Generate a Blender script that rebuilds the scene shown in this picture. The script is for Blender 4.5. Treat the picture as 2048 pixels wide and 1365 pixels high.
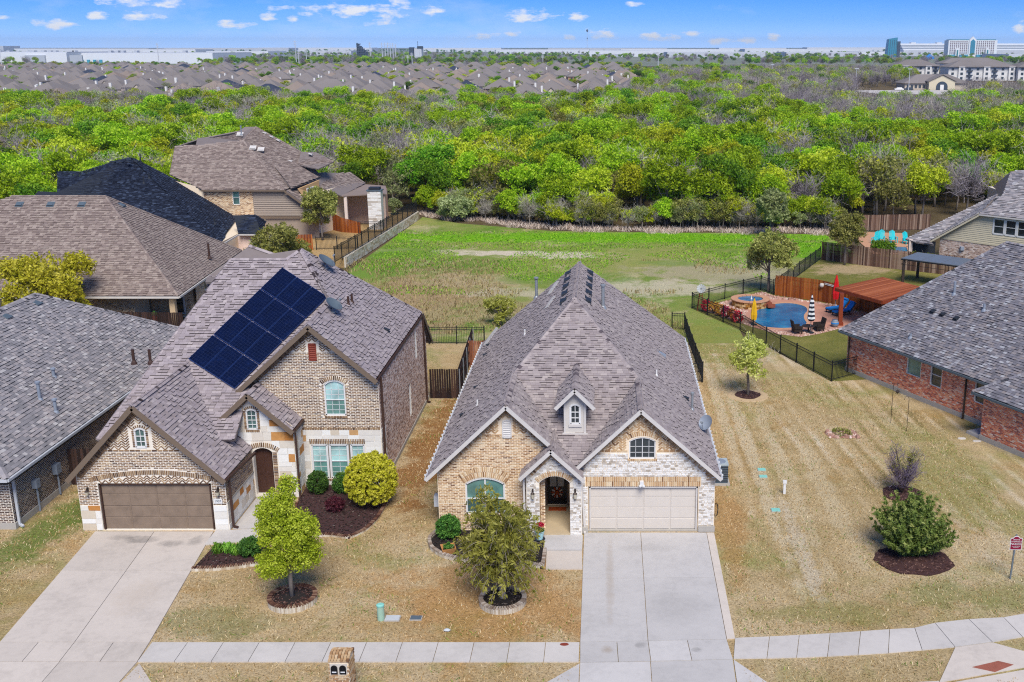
import bpy, bmesh, math, random
import numpy as np
from mathutils import Vector, Matrix
from mathutils.geometry import tessellate_polygon
random.seed(7); rng = np.random.default_rng(7)
sc = bpy.context.scene
for o in list(bpy.data.objects): bpy.data.objects.remove(o)
COL = sc.collection
R = math.radians

# ------------------------------------------------------------------ camera, sky, sun, exposure
cam_d = bpy.data.cameras.new('camera'); cam = bpy.data.objects.new('camera', cam_d); COL.objects.link(cam)
cam.location = (0, 0, 20.7); cam.rotation_euler = (R(90 - 15.427), 0, 0)
cam_d.sensor_width = 36; cam_d.lens = 2129 / 2048 * 36; cam_d.shift_x = -191 / 2048
cam_d.clip_start = 0.5; cam_d.clip_end = 60000
sc.camera = cam
SUN_EL, SUN_AZ = 50, 168            # elevation; azimuth clockwise from +Y (behind the camera, to the right)
sun_d = bpy.data.lights.new('sun', 'SUN'); sun_d.energy = 1.7; sun_d.angle = R(30); sun_d.color = (1, .955, .88)
sun = bpy.data.objects.new('sun', sun_d); COL.objects.link(sun); sun.location = (60, -60, 90)
sd = Vector((math.sin(R(SUN_AZ)) * math.cos(R(SUN_EL)), math.cos(R(SUN_AZ)) * math.cos(R(SUN_EL)), math.sin(R(SUN_EL))))
sun.rotation_euler = (-sd).to_track_quat('-Z', 'Y').to_euler()
vs = sc.view_settings; vs.view_transform = 'Standard'; vs.look = 'None'; vs.gamma = 1; vs.use_curve_mapping = False
vs.exposure = 1.5
sc.render.film_transparent = False
cy = sc.cycles; cy.max_bounces = 6; cy.diffuse_bounces = 3; cy.glossy_bounces = 3; cy.transmission_bounces = 4
cy.transparent_max_bounces = 8; cy.volume_bounces = 0; cy.use_denoising = False; cy.filter_width = 1.15; cy.sample_clamp_indirect = 4

class NT:
    """small node-tree writer"""
    def __init__(s, tree): s.t = tree; s.t.nodes.clear()
    def n(s, typ, **kw):
        nd = s.t.nodes.new(typ)
        for k, v in kw.items():
            if k.startswith('i_'):
                key = k[2:]; key = int(key) if key.isdigit() else key.replace('_', ' ')
                nd.inputs[key].default_value = v
            else: setattr(nd, k, v)
        return nd
    def l(s, a, b): s.t.links.new(a, b)
    def math(s, op, a, b=None, clamp=False):
        m = s.n('ShaderNodeMath', operation=op); m.use_clamp = clamp
        for i, x in enumerate((a, b)):
            if x is None: continue
            if isinstance(x, (int, float)): m.inputs[i].default_value = x
            else: s.l(x, m.inputs[i])
        return m.outputs[0]
    def noise(s, vec, scale, detail=3, rough=.55, dist=0):
        m = s.n('ShaderNodeTexNoise'); m.inputs['Scale'].default_value = scale; m.inputs['Detail'].default_value = detail
        m.inputs['Roughness'].default_value = rough; m.inputs['Distortion'].default_value = dist
        if vec is not None: s.l(vec, m.inputs['Vector'])
        return m.outputs['Fac']
    def ramp(s, fac, stops, interp='LINEAR'):
        r = s.n('ShaderNodeValToRGB'); cr = r.color_ramp; cr.interpolation = interp
        while len(cr.elements) < len(stops): cr.elements.new(.5)
        for e, (p, c) in zip(cr.elements, stops):
            e.position = p; e.color = (*c, 1) if len(c) == 3 else c
        s.l(fac, r.inputs[0]); return r.outputs[0]
    def mix(s, fac, a, b, typ='MIX'):
        m = s.n('ShaderNodeMix', data_type='RGBA', blend_type=typ)
        for k, x in ((0, fac), (6, a), (7, b)):
            if isinstance(x, (int, float)): m.inputs[k].default_value = x
            elif isinstance(x, tuple): m.inputs[k].default_value = (*x, 1) if len(x) == 3 else x
            else: s.l(x, m.inputs[k])
        return m.outputs[2]
def L(h):
    """hex sRGB -> linear tuple"""
    c = [int(h[i:i + 2], 16) / 255 for i in (0, 2, 4)]
    return tuple(x / 12.92 if x <= .04045 else ((x + .055) / 1.055) ** 2.4 for x in c)
def S(h, k): return tuple(min(1, x * k) for x in L(h))

# sky: Nishita, with small fair-weather clouds
w = bpy.data.worlds.new('World'); sc.world = w; w.use_nodes = True
T = NT(w.node_tree)
sky = T.n('ShaderNodeTexSky', sky_type='NISHITA'); sky.sun_disc = False
sky.sun_elevation = R(SUN_EL); sky.sun_rotation = R(SUN_AZ); sky.altitude = 200; sky.air_density = .75; sky.dust_density = 0; sky.ozone_density = 5
SKY_STR = .05
tc = T.n('ShaderNodeTexCoord'); dirv = tc.outputs['Generated']
sep = T.n('ShaderNodeSeparateXYZ'); T.l(dirv, sep.inputs[0])
zc = T.math('MAXIMUM', sep.outputs[2], .004)
az = T.math('ARCTAN2', sep.outputs[0], sep.outputs[1])      # azimuth and elevation of the looked-at direction
comb = T.n('ShaderNodeCombineXYZ'); T.l(T.math('MULTIPLY', az, 1.0), comb.inputs[0]); T.l(T.math('MULTIPLY', zc, 2.6), comb.inputs[1])
v = comb.outputs[0]
n1 = T.noise(v, 9.0, 6, .62); n2 = T.noise(v, 3.1, 2, .5)
cl = T.math('ADD', n1, T.math('MULTIPLY', T.math('SUBTRACT', n2, .5), .5))
# single puffs (azimuth rad, elevation rad, half width, half height), ragged by the same noise
PUFF = [(-.3905,.0359,.0291,.0035),(-.429,.0248,.0075,.0031),(-.3966,.0252,.0135,.0036),(-.4635,.0182,.0163,.0035),(-.4999,.0228,.007,.0019),
        (-.3236,.0197,.0122,.0033),(-.2953,.0261,.0066,.0029),(-.2761,.0238,.005,.0025),(-.2164,.0317,.0563,.005),(-.1838,.0382,.0087,.0038),
        (-.0682,.0276,.0224,.0051),(-.0261,.0268,.0076,.0034),(-.0842,.0117,.0067,.0022),(-.108,.0095,.0112,.0026),(-.0339,.0083,.0054,.0022),
        (-.0054,.0113,.0135,.0048),(.0451,.0091,.018,.0035),(.0766,.0113,.009,.003),(.1023,.0056,.0098,.003),(.1281,.0065,.0089,.0026),
        (.148,.0086,.0053,.003),(.3559,.0163,.0047,.0045),(.0246,.0371,.0067,.0021),(-.2021,.02,.013,.003)]
tot = None
for a0, e0, ha, he in PUFF:
    dx = T.math('DIVIDE', T.math('SUBTRACT', az, a0), ha * 1.18); dz = T.math('DIVIDE', T.math('SUBTRACT', sep.outputs[2], e0), he * 1.18)
    q = T.math('SUBTRACT', 1.0, T.math('ADD', T.math('MULTIPLY', dx, dx), T.math('MULTIPLY', dz, dz)))
    tot = q if tot is None else T.math('MAXIMUM', tot, q)
n3 = T.noise(v, 55, 5, .6)
pf = T.math('ADD', T.math('MULTIPLY', T.math('MAXIMUM', tot, -1.5), .42), T.math('MULTIPLY', T.math('SUBTRACT', n3, .5), 3.0))
pf = T.math('MULTIPLY', T.ramp(pf, [(.0, (0, 0, 0)), (.6, (1, 1, 1))]), .93)
thin = T.math('MULTIPLY', T.ramp(cl, [(.52, (0, 0, 0)), (.80, (1, 1, 1))]), .34)
cloud = T.math('MAXIMUM', pf, thin)
skc = T.mix(1.0, sky.outputs[0], T.ramp(sep.outputs[2], [(0, (.47, .70, 1.36)), (.022, (.235, .455, .93)), (.05, (.105, .345, .85)), (.2, (.55, .80, 1.08))]), 'MULTIPLY')
full = T.mix(cloud, skc, (6.6, 6.7, 7.0))
bg = T.n('ShaderNodeBackground'); bg.inputs[1].default_value = SKY_STR
T.l(full, bg.inputs[0]); out = T.n('ShaderNodeOutputWorld'); T.l(bg.outputs[0], out.inputs[0])

# ------------------------------------------------------------------ materials
MATS = {}
def new_mat(name):
    m = bpy.data.materials.new(name); m.use_nodes = True; t = NT(m.node_tree)
    b = t.n('ShaderNodeBsdfPrincipled'); o = t.n('ShaderNodeOutputMaterial'); t.l(b.outputs[0], o.inputs[0])
    b.inputs['Roughness'].default_value = .8; b.inputs['Specular IOR Level'].default_value = .3
    MATS[name] = m; return m, t, b
def bump(t, b, h, strength=.4, dist=.02):
    bp = t.n('ShaderNodeBump'); bp.inputs['Strength'].default_value = strength; bp.inputs['Distance'].default_value = dist
    t.l(h, bp.inputs['Height']); t.l(bp.outputs[0], b.inputs['Normal'])
def objvec(t): return t.n('ShaderNodeTexCoord').outputs['Object']
def posvec(t): return t.n('ShaderNodeNewGeometry').outputs['Position']
def plain(name, c, rough=.7, var=.18, scale=3, metal=0, spec=.3, bmp=.15, fine=40):
    """paint, metal, wood, concrete: one base colour with soft grime variation and a fine grain"""
    m, t, b = new_mat(name); v = posvec(t)
    f = t.noise(v, scale, 4, .6); g = t.noise(v, fine, 2, .6)
    k = t.math('ADD', t.math('MULTIPLY', f, .7), t.math('MULTIPLY', g, .3))
    col = t.ramp(k, [(.25, tuple(x * (1 - var) for x in c)), (.5, c), (.75, tuple(min(1, x * (1 + var * .7)) for x in c))])
    t.l(col, b.inputs['Base Color']); b.inputs['Roughness'].default_value = rough; b.inputs['Metallic'].default_value = metal
    b.inputs['Specular IOR Level'].default_value = spec
    if bmp: bump(t, b, g, bmp, .01)
    return m
def tinted(name, stops, rough=.85, var=.25, scale=25, interp='LINEAR', rnd=False, bmp=.4):
    """bricks, shingles, stones, boards: colour picked per piece from the face attribute 'tint' (or per object)"""
    m, t, b = new_mat(name)
    if rnd: fac = t.n('ShaderNodeObjectInfo').outputs['Random']
    else:
        a = t.n('ShaderNodeAttribute'); a.attribute_name = 'tint'; fac = a.outputs['Fac']
    col = t.ramp(fac, stops, interp); v = posvec(t)
    f = t.noise(v, scale, 3, .65); big = t.noise(v, .35, 3, .55)
    k = t.math('ADD', t.math('MULTIPLY', t.math('SUBTRACT', f, .5), var * 2), t.math('ADD', 1.0, t.math('MULTIPLY', t.math('SUBTRACT', big, .5), .16)))
    cm = t.n('ShaderNodeCombineColor'); [t.l(k, cm.inputs[i]) for i in range(3)]
    t.l(t.mix(1.0, col, cm.outputs[0], 'MULTIPLY'), b.inputs['Base Color']); b.inputs['Roughness'].default_value = rough
    b.inputs['Specular IOR Level'].default_value = .2
    if bmp: bump(t, b, f, bmp, .01)
    return m
def foliage(name, c0, c1, c2, trans=.35):
    """leaves: per-clump tint, per-tree variation, light let through"""
    m, t, b = new_mat(name)
    a = t.n('ShaderNodeAttribute'); a.attribute_name = 'tint'
    rnd = t.n('ShaderNodeObjectInfo').outputs['Random']
    f = t.math('ADD', t.math('MULTIPLY', a.outputs['Fac'], .75), t.math('MULTIPLY', rnd, .25))
    col = t.ramp(f, [(.1, c0), (.5, c1), (.9, c2)])
    hs = t.n('ShaderNodeHueSaturation'); t.l(col, hs.inputs['Color']); t.l(t.math('ADD', .48, t.math('MULTIPLY', rnd, .035)), hs.inputs['Hue'])
    hs.inputs['Saturation'].default_value = 1.0
    t.l(t.math('ADD', .8, t.math('MULTIPLY', rnd, .4)), hs.inputs['Value'])
    t.l(hs.outputs[0], b.inputs['Base Color']); b.inputs['Roughness'].default_value = .6; b.inputs['Specular IOR Level'].default_value = .25
    tr = t.n('ShaderNodeBsdfTranslucent'); t.l(hs.outputs[0], tr.inputs[0])
    mx = t.n('ShaderNodeMixShader'); mx.inputs[0].default_value = trans
    t.l(b.outputs[0], mx.inputs[1]); t.l(tr.outputs[0], mx.inputs[2])
    o = [n for n in t.t.nodes if n.type == 'OUTPUT_MATERIAL'][0]; t.l(mx.outputs[0], o.inputs[0])
    return m
def glass(name, c, rough=.06):
    m, t, b = new_mat(name); v = posvec(t)
    col = t.ramp(t.noise(v, .9, 3, .6), [(.3, tuple(x * .55 for x in c)), (.7, tuple(min(1, x * 1.5) for x in c))])
    t.l(col, b.inputs['Base Color']); b.inputs['Roughness'].default_value = rough; b.inputs['Specular IOR Level'].default_value = .8
    return m

# ------------------------------------------------------------------ mesh helpers
ROOTINV = {}
def tag(o, label=None, cat=None, group=None, kind=None):
    if label: o['label'] = label
    if cat: o['category'] = cat
    if group: o['group'] = group
    if kind: o['kind'] = kind
    return o
def root(name, label, cat, loc=(0, 0, 0), rotz=0, group=None, world=True):
    """an Empty at the thing's base; world=True: its parts are given in world coordinates"""
    o = bpy.data.objects.new(name, None); COL.objects.link(o); o.empty_display_size = .3
    o.location = loc; o.rotation_euler = (0, 0, rotz)
    M = Matrix.Translation(Vector(loc)) @ Matrix.Rotation(rotz, 4, 'Z')
    if world: ROOTINV[o.name] = M.inverted()
    return tag(o, label, cat, group)
KIDS = {}
def par(o, p):
    if p is not None:
        o.parent = p; KIDS.setdefault(p.name, []).append(o)
        if p.name in ROOTINV: o.matrix_parent_inverse = ROOTINV[p.name]
    return o
def mesh(name, verts, faces, mats, tint=None, midx=None, smooth=False):
    me = bpy.data.meshes.new(name); me.from_pydata([tuple(v) for v in verts], [], faces)
    for m in (mats if isinstance(mats, (list, tuple)) else [mats]): me.materials.append(m if not isinstance(m, str) else MATS[m])
    if midx is not None: me.polygons.foreach_set('material_index', midx)
    if tint is not None:
        a = me.attributes.new('tint', 'FLOAT', 'FACE'); a.data.foreach_set('value', tint)
    if smooth: me.polygons.foreach_set('use_smooth', [True] * len(me.polygons))
    me.update(); return me
def add(name, me, parent=None, loc=None, rot=None, scale=None):
    o = bpy.data.objects.new(name, me); COL.objects.link(o); par(o, parent)
    if loc is not None: o.location = loc
    if rot is not None: o.rotation_euler = rot
    if scale is not None: o.scale = scale
    return o
V = lambda *a: np.array(a, float)
class MB:
    """collects shapes, then links them as ONE mesh object"""
    def __init__(s): s.v = []; s.f = []; s.t = []; s.m = []; s.mi = 0
    def face(s, pts, tint=None):
        i = len(s.v); s.v.extend(tuple(map(float, p)) for p in pts); s.f.append(tuple(range(i, i + len(pts)))); s.t.append(random.random() if tint is None else tint); s.m.append(s.mi); return s
    def faces(s, verts, faces, tint=None):
        i = len(s.v); s.v.extend(tuple(map(float, p)) for p in verts)
        tt = random.random() if tint is None else tint
        for f in faces: s.f.append(tuple(i + k for k in f)); s.t.append(tt); s.m.append(s.mi)
        return s
    def hexa(s, c, tint=None):      # 8 corners: bottom 4 ccw, top 4 ccw
        return s.faces(c, [(3, 2, 1, 0), (4, 5, 6, 7), (0, 1, 5, 4), (1, 2, 6, 5), (2, 3, 7, 6), (3, 0, 4, 7)], tint)
    def box(s, x0, x1, y0, y1, z0, z1, tint=None):
        return s.hexa([(x0, y0, z0), (x1, y0, z0), (x1, y1, z0), (x0, y1, z0), (x0, y0, z1), (x1, y0, z1), (x1, y1, z1), (x0, y1, z1)], tint)
    def obox(s, c, ux, uy, uz, tint=None):   # centre + half vectors
        c, ux, uy, uz = map(lambda a: np.array(a, float), (c, ux, uy, uz))
        return s.hexa([c - ux - uy - uz, c + ux - uy - uz, c + ux + uy - uz, c - ux + uy - uz, c - ux - uy + uz, c + ux - uy + uz, c + ux + uy + uz, c - ux + uy + uz], tint)
    def bar(s, a, b, w, h, tint=None, up=(0, 0, 1)):
        a, b = np.array(a, float), np.array(b, float); d = (b - a); ln = np.linalg.norm(d); d = d / ln
        u = np.array(up, float)
        if abs(d @ u) > .98: u = V(0, 1, 0)
        sd = np.cross(d, u); sd /= np.linalg.norm(sd); u2 = np.cross(sd, d)
        return s.obox((a + b) / 2, d * ln / 2, -sd * w / 2, u2 * h / 2, tint)
    def prism(s, poly, n, tint=None):   # planar poly + extrusion vector (top = poly + n)
        k = len(poly); p = [np.array(q, float) for q in poly]; n = np.array(n, float)
        tri = tessellate_polygon([[Vector(q) for q in p]])
        i = len(s.v); s.v.extend(tuple(q) for q in p); s.v.extend(tuple(q + n) for q in p)
        tt = random.random() if tint is None else tint
        nrm = sum((np.cross(p[a] , p[(a + 1) % k]) for a in range(k)), V(0, 0, 0)); flip = (nrm @ n) < 0
        def A(f):
            s.f.append(tuple(i + j for j in f)); s.t.append(tt); s.m.append(s.mi)
        for a, b_, c in tri:
            q = np.cross(p[b_] - p[a], p[c] - p[a]) @ n
            if q < 0: a, b_, c = c, b_, a
            A((c, b_, a)); A((k + a, k + b_, k + c))
        for a in range(k):
            b_ = (a + 1) % k
            A((a, b_, k + b_, k + a) if not flip else (b_, a, k + a, k + b_))
        return s
    def tube(s, pts, rad, seg=6, tint=None, cap=True):
        pts = [np.array(p, float) for p in pts]; rad = [rad] * len(pts) if not hasattr(rad, '__len__') else rad
        i0 = len(s.v); tt = random.random() if tint is None else tint
        ref = V(.31, .17, .93)
        for k, p in enumerate(pts):
            d = pts[min(k + 1, len(pts) - 1)] - pts[max(k - 1, 0)]; d = d / (np.linalg.norm(d) + 1e-9)
            a = np.cross(d, ref if abs(d @ ref) < .97 else V(1, 0, 0)); a /= np.linalg.norm(a); b = np.cross(d, a)
            for j in range(seg):
                t_ = 2 * math.pi * j / seg; s.v.append(tuple(p + (a * math.cos(t_) + b * math.sin(t_)) * rad[k]))
        for k in range(len(pts) - 1):
            for j in range(seg):
                q = i0 + k * seg; s.f.append((q + j, q + (j + 1) % seg, q + seg + (j + 1) % seg, q + seg + j)); s.t.append(tt); s.m.append(s.mi)
        if cap:
            s.f.append(tuple(i0 + j for j in range(seg))[::-1]); s.t.append(tt); s.m.append(s.mi)
            q = i0 + (len(pts) - 1) * seg; s.f.append(tuple(q + j for j in range(seg))); s.t.append(tt); s.m.append(s.mi)
        return s
    def lathe(s, c, prof, seg=16, tint=None, sx=1, sy=1):   # prof: (r, z)
        c = np.array(c, float); i0 = len(s.v); tt = random.random() if tint is None else tint
        for r_, z in prof:
            for j in range(seg):
                t_ = 2 * math.pi * j / seg; s.v.append((c[0] + r_ * sx * math.cos(t_), c[1] + r_ * sy * math.sin(t_), c[2] + z))
        for k in range(len(prof) - 1):
            for j in range(seg):
                q = i0 + k * seg; s.f.append((q + j, q + (j + 1) % seg, q + seg + (j + 1) % seg, q + seg + j)); s.t.append(tt); s.m.append(s.mi)
        s.f.append(tuple(i0 + j for j in range(seg))[::-1]); s.t.append(tt); s.m.append(s.mi)
        q = i0 + (len(prof) - 1) * seg; s.f.append(tuple(q + j for j in range(seg))); s.t.append(tt); s.m.append(s.mi)
        return s
    def data(s, name, mats, smooth=False): return mesh(name, s.v, s.f, mats, s.t, s.m if any(s.m) else None, smooth)
    def build(s, name, mats, parent=None, smooth=False, **kw): return add(name, s.data(name, mats, smooth), parent, **kw)
def pip(p, poly):
    x, y = p; c = False; n = len(poly); j = n - 1
    for i in range(n):
        xi, yi = poly[i]; xj, yj = poly[j]
        if (yi > y) != (yj > y) and x < (xj - xi) * (y - yi) / (yj - yi) + xi: c = not c
        j = i
    return c
def spans(poly, v):
    xs = []; n = len(poly)
    for i in range(n):
        (x0, y0), (x1, y1) = poly[i], poly[(i + 1) % n]
        if (y0 > v) != (y1 > v): xs.append(x0 + (v - y0) * (x1 - x0) / (y1 - y0))
    xs.sort(); return [(xs[i], xs[i + 1]) for i in range(0, len(xs) - 1, 2)]
def sub(iv, holes):
    for h in holes:
        o = []
        for a, b in iv:
            if h[1] <= a or h[0] >= b: o.append((a, b)); continue
            if h[0] > a: o.append((a, h[0]))
            if h[1] < b: o.append((h[1], b))
        iv = o
    return iv
def copy_tree(o, loc, rotz=0, scale=1, label=None, group=None, parent=None):
    c = o.copy(); COL.objects.link(c)
    if parent is None:
        c.location = loc; c.rotation_euler = (0, 0, rotz); c.scale = scale if hasattr(scale, '__len__') else (scale,) * 3
        if label: c['label'] = label
        if group: c['group'] = group
    else: c.parent = parent; KIDS.setdefault(parent.name, []).append(c)
    for ch in KIDS.get(o.name, []): copy_tree(ch, None, parent=c)
    return c
# ------------------------------------------------------------------ house toolkit
class Wall:
    """a wall plane: O + u*U + v*W, seen from outside U runs right and W up"""
    def __init__(s, O, U, W=(0, 0, 1)):
        s.O = np.array(O, float); s.U = np.array(U, float); s.U /= np.linalg.norm(s.U); s.W = np.array(W, float); s.W /= np.linalg.norm(s.W); s.N = np.cross(s.U, s.W)
    def p(s, u, v, n=0): return s.O + s.U * u + s.W * v + s.N * n
def skin(parent, wl, poly, holes, mat, depth=.14, name='wall'):
    """the wall itself: a face with real openings and their reveals"""
    loops = [[Vector((u, v, 0)) for u, v in poly]] + [[Vector((u, v, 0)) for u, v in h] for h in holes]
    flat = [q for lp in loops for q in lp]; b = MB()
    base = len(b.v); b.v.extend(tuple(wl.p(q.x, q.y)) for q in flat)
    for a, c, d in tessellate_polygon(loops):
        A, B_, D = flat[a], flat[c], flat[d]
        if (B_ - A).cross(D - A).z < 0: c, d = d, c
        b.f.append((a, c, d)); b.t.append(.5); b.m.append(0)
    for h in holes:
        k = len(h); ar = sum(h[i][0] * h[(i + 1) % k][1] - h[(i + 1) % k][0] * h[i][1] for i in range(k))
        hh = h if ar > 0 else h[::-1]
        for i in range(k):
            p, q = hh[i], hh[(i + 1) % k]
            b.face([wl.p(*p), wl.p(*p, -depth), wl.p(*q, -depth), wl.p(*q)], .5)
    return b.build(name, mat, parent)
def brick_q(b, wl, q, proud, tint):
    """one brick: 4 corners (u,v) ccw, standing proud of the mortar"""
    f = [wl.p(x, y, proud) for x, y in q]; k = [wl.p(x, y, -.004) for x, y in q]
    b.faces(f + k, [(0, 1, 2, 3), (0, 4, 5, 1), (1, 5, 6, 2), (2, 6, 7, 3), (3, 7, 4, 0)], tint)
def run_bond(b, wl, poly, holes=(), bw=.190, bh=.044, gap=.032, proud=.012, tf=None):
    vs_ = [y for _, y in poly]; v = min(vs_); k = 0
    while v + bh < max(vs_) + .01:
        mid = v + bh / 2; iv = spans(poly, mid); hs = [i for h in holes for i in spans(h, mid)]
        for a, c in sub(iv, hs):
            off = 0 if k % 2 else (bw + gap) / 2
            x = math.floor((a - off) / (bw + gap)) * (bw + gap) + off
            while x < c:
                x0, x1 = max(x, a), min(x + bw, c)
                if x1 - x0 > .04:
                    j = random.uniform(-.002, .002)
                    brick_q(b, wl, [(x0, v + j), (x1, v + j), (x1, v + bh + j), (x0, v + bh + j)], proud + random.uniform(-.003, .004), random.random() if tf is None else tf())
                x += bw + gap
        v += bh + gap; k += 1
def herring(b, wl, poly, holes=(), bl=.21, bw=.062, gap=.02, proud=.012, tf=None):
    """herringbone at 45 degrees: columns of chevrons"""
    us = [x for x, _ in poly]; vs_ = [y for _, y in poly]; c = math.sqrt(.5); L_ = bl; pitch = (bw + gap) / c
    colw = L_ * c + gap * .4; n = int((max(us) - min(us)) / colw) + 2; u0 = min(us) - colw
    for i in range(n):
        x = u0 + i * colw; sgn = 1 if i % 2 else -1; v = min(vs_) - .3
        while v < max(vs_) + .3:
            cx, cyy = x + colw / 2, v; d = (c, c * sgn); e = (-d[1], d[0]); h = [(cx + d[0] * sx * L_ / 2 + e[0] * sy * bw / 2, cyy + d[1] * sx * L_ / 2 + e[1] * sy * bw / 2) for sx, sy in ((-1, -1), (1, -1), (1, 1), (-1, 1))]
            if pip((cx, cyy), poly) and not any(pip(q, H) for H in holes for q in h + [(cx, cyy)]):
                brick_q(b, wl, h, proud + random.uniform(-.002, .003), random.random() if tf is None else tf())
            v += pitch
def soldier(b, wl, path, width, bw=.055, gap=.026, proud=.02, tf=None, side=1, poly=None):
    """bricks set side by side across a path (rakes, arches, lintels)"""
    P_ = [np.array(p, float) for p in path]; seg = [np.linalg.norm(P_[i + 1] - P_[i]) for i in range(len(P_) - 1)]; tot = sum(seg)
    n = max(1, int(tot / (bw + gap))); st = tot / n
    def at(s_):
        for i, l in enumerate(seg):
            if s_ <= l or i == len(seg) - 1:
                d = (P_[i + 1] - P_[i]) / l; return P_[i] + d * s_, d
            s_ -= l
    for k in range(n):
        p, d = at((k + .5) * st); e = V(-d[1], d[0]) * side; h = (st - gap) / 2
        q = [p - d * h, p + d * h, p + d * h + e * width, p - d * h + e * width]
        if side < 0: q = q[::-1]
        if poly is None or all(pip(x, poly) for x in q[2:] if True):
            brick_q(b, wl, [tuple(x) for x in q], proud, random.random() if tf is None else tf())
def arc(u0, u1, v, rise, n=12):
    """points of a flat arch from (u0,v) to (u1,v)"""
    w_ = (u1 - u0) / 2; r_ = (w_ * w_ + rise * rise) / (2 * rise); cx = (u0 + u1) / 2; cyy = v + rise - r_; a = math.asin(min(1, w_ / r_))
    return [(cx + r_ * math.sin(-a + 2 * a * i / n), cyy + r_ * math.cos(-a + 2 * a * i / n)) for i in range(n + 1)]
def hole(u0, u1, v0, v1, rise=0):
    return [(u0, v0), (u1, v0), (u1, v1), (u0, v1)] if not rise else [(u0, v0), (u1, v0)] + arc(u0, u1, v1 - rise, rise)[::-1]
def window(parent, wl, u0, u1, v0, v1, rise=0, cols=1, rows=2, fm='white_frame', gm='window_glass', depth=.08, fw=.06, bw=.03, sill=None, name='window', mull=(), grid=None):
    """frame with its own bars, one glass pane per light, sill; set back in the opening"""
    fr = MB(); out = hole(u0, u1, v0, v1, rise); k = len(out); Nn = wl.N
    for i in range(k):
        p, q = out[i], out[(i + 1) % k]
        fr.bar(wl.p(*p, -depth + .02), wl.p(*q, -depth + .02), .09, fw * 2, .5, up=wl.W if abs(p[0] - q[0]) > 1e-4 else wl.U)
    top = lambda u: v1 if not rise else np.interp(u, [x for x, _ in arc(u0, u1, v1 - rise, rise)], [y for _, y in arc(u0, u1, v1 - rise, rise)])
    us = np.linspace(u0, u1, cols + 1); vt = v1 - rise; vsr = list(np.linspace(v0, vt if rise and rows > 1 else v1, rows + 1))
    if rise and rows == 1: vsr[-1] = v1
    big = fw * .9
    for i in range(1, cols):
        wd = big if (i in mull or cols == 2 and not grid) else bw
        fr.bar(wl.p(us[i], v0, -depth + .015), wl.p(us[i], top(us[i]), -depth + .015), .05, wd, .5, up=wl.U)
    for j in range(1, rows):
        fr.bar(wl.p(u0, vsr[j], -depth + .012), wl.p(u1, vsr[j], -depth + .012), .05, bw if grid else big * .8, .5, up=wl.W)
    o = fr.build(name, fm, parent)
    for i in range(cols):
        for j in range(rows):
            a, c, lo = us[i], us[i + 1], vsr[j]
            pts = [(a, lo), (c, lo)] + ([(c, vsr[j + 1]), (a, vsr[j + 1])] if not (rise and j == rows - 1) else [(x, top(x)) for x in np.linspace(c, a, 5)])
            MB().prism([wl.p(x, y, -depth - .012) for x, y in pts], wl.N * .006).build('pane', gm if j or rows == 1 or rows > 2 else {'window_green': 'window_glass', 'window_pale': 'window_green'}.get(gm, gm), o)
    if grid:
        gb = MB(); gu, gv = grid
        for a in np.linspace(u0, u1, gu + 1)[1:-1]: gb.bar(wl.p(a, v0, -depth), wl.p(a, top(a), -depth), .012, .018, .5, up=wl.U)
        for a in np.linspace(v0, vt, gv + 1)[1:-1]: gb.bar(wl.p(u0, a, -depth), wl.p(u1, a, -depth), .012, .018, .5, up=wl.W)
        gb.build('muntin_grid', fm, o)
    if sill:
        b = MB(); soldier(b, wl, [(u0 - .08, v0 - .075), (u1 + .08, v0 - .075)], .07, proud=.05); b.build('sill', sill, o)
    return o
CAMP = V(0, 0, 20.7)
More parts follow.
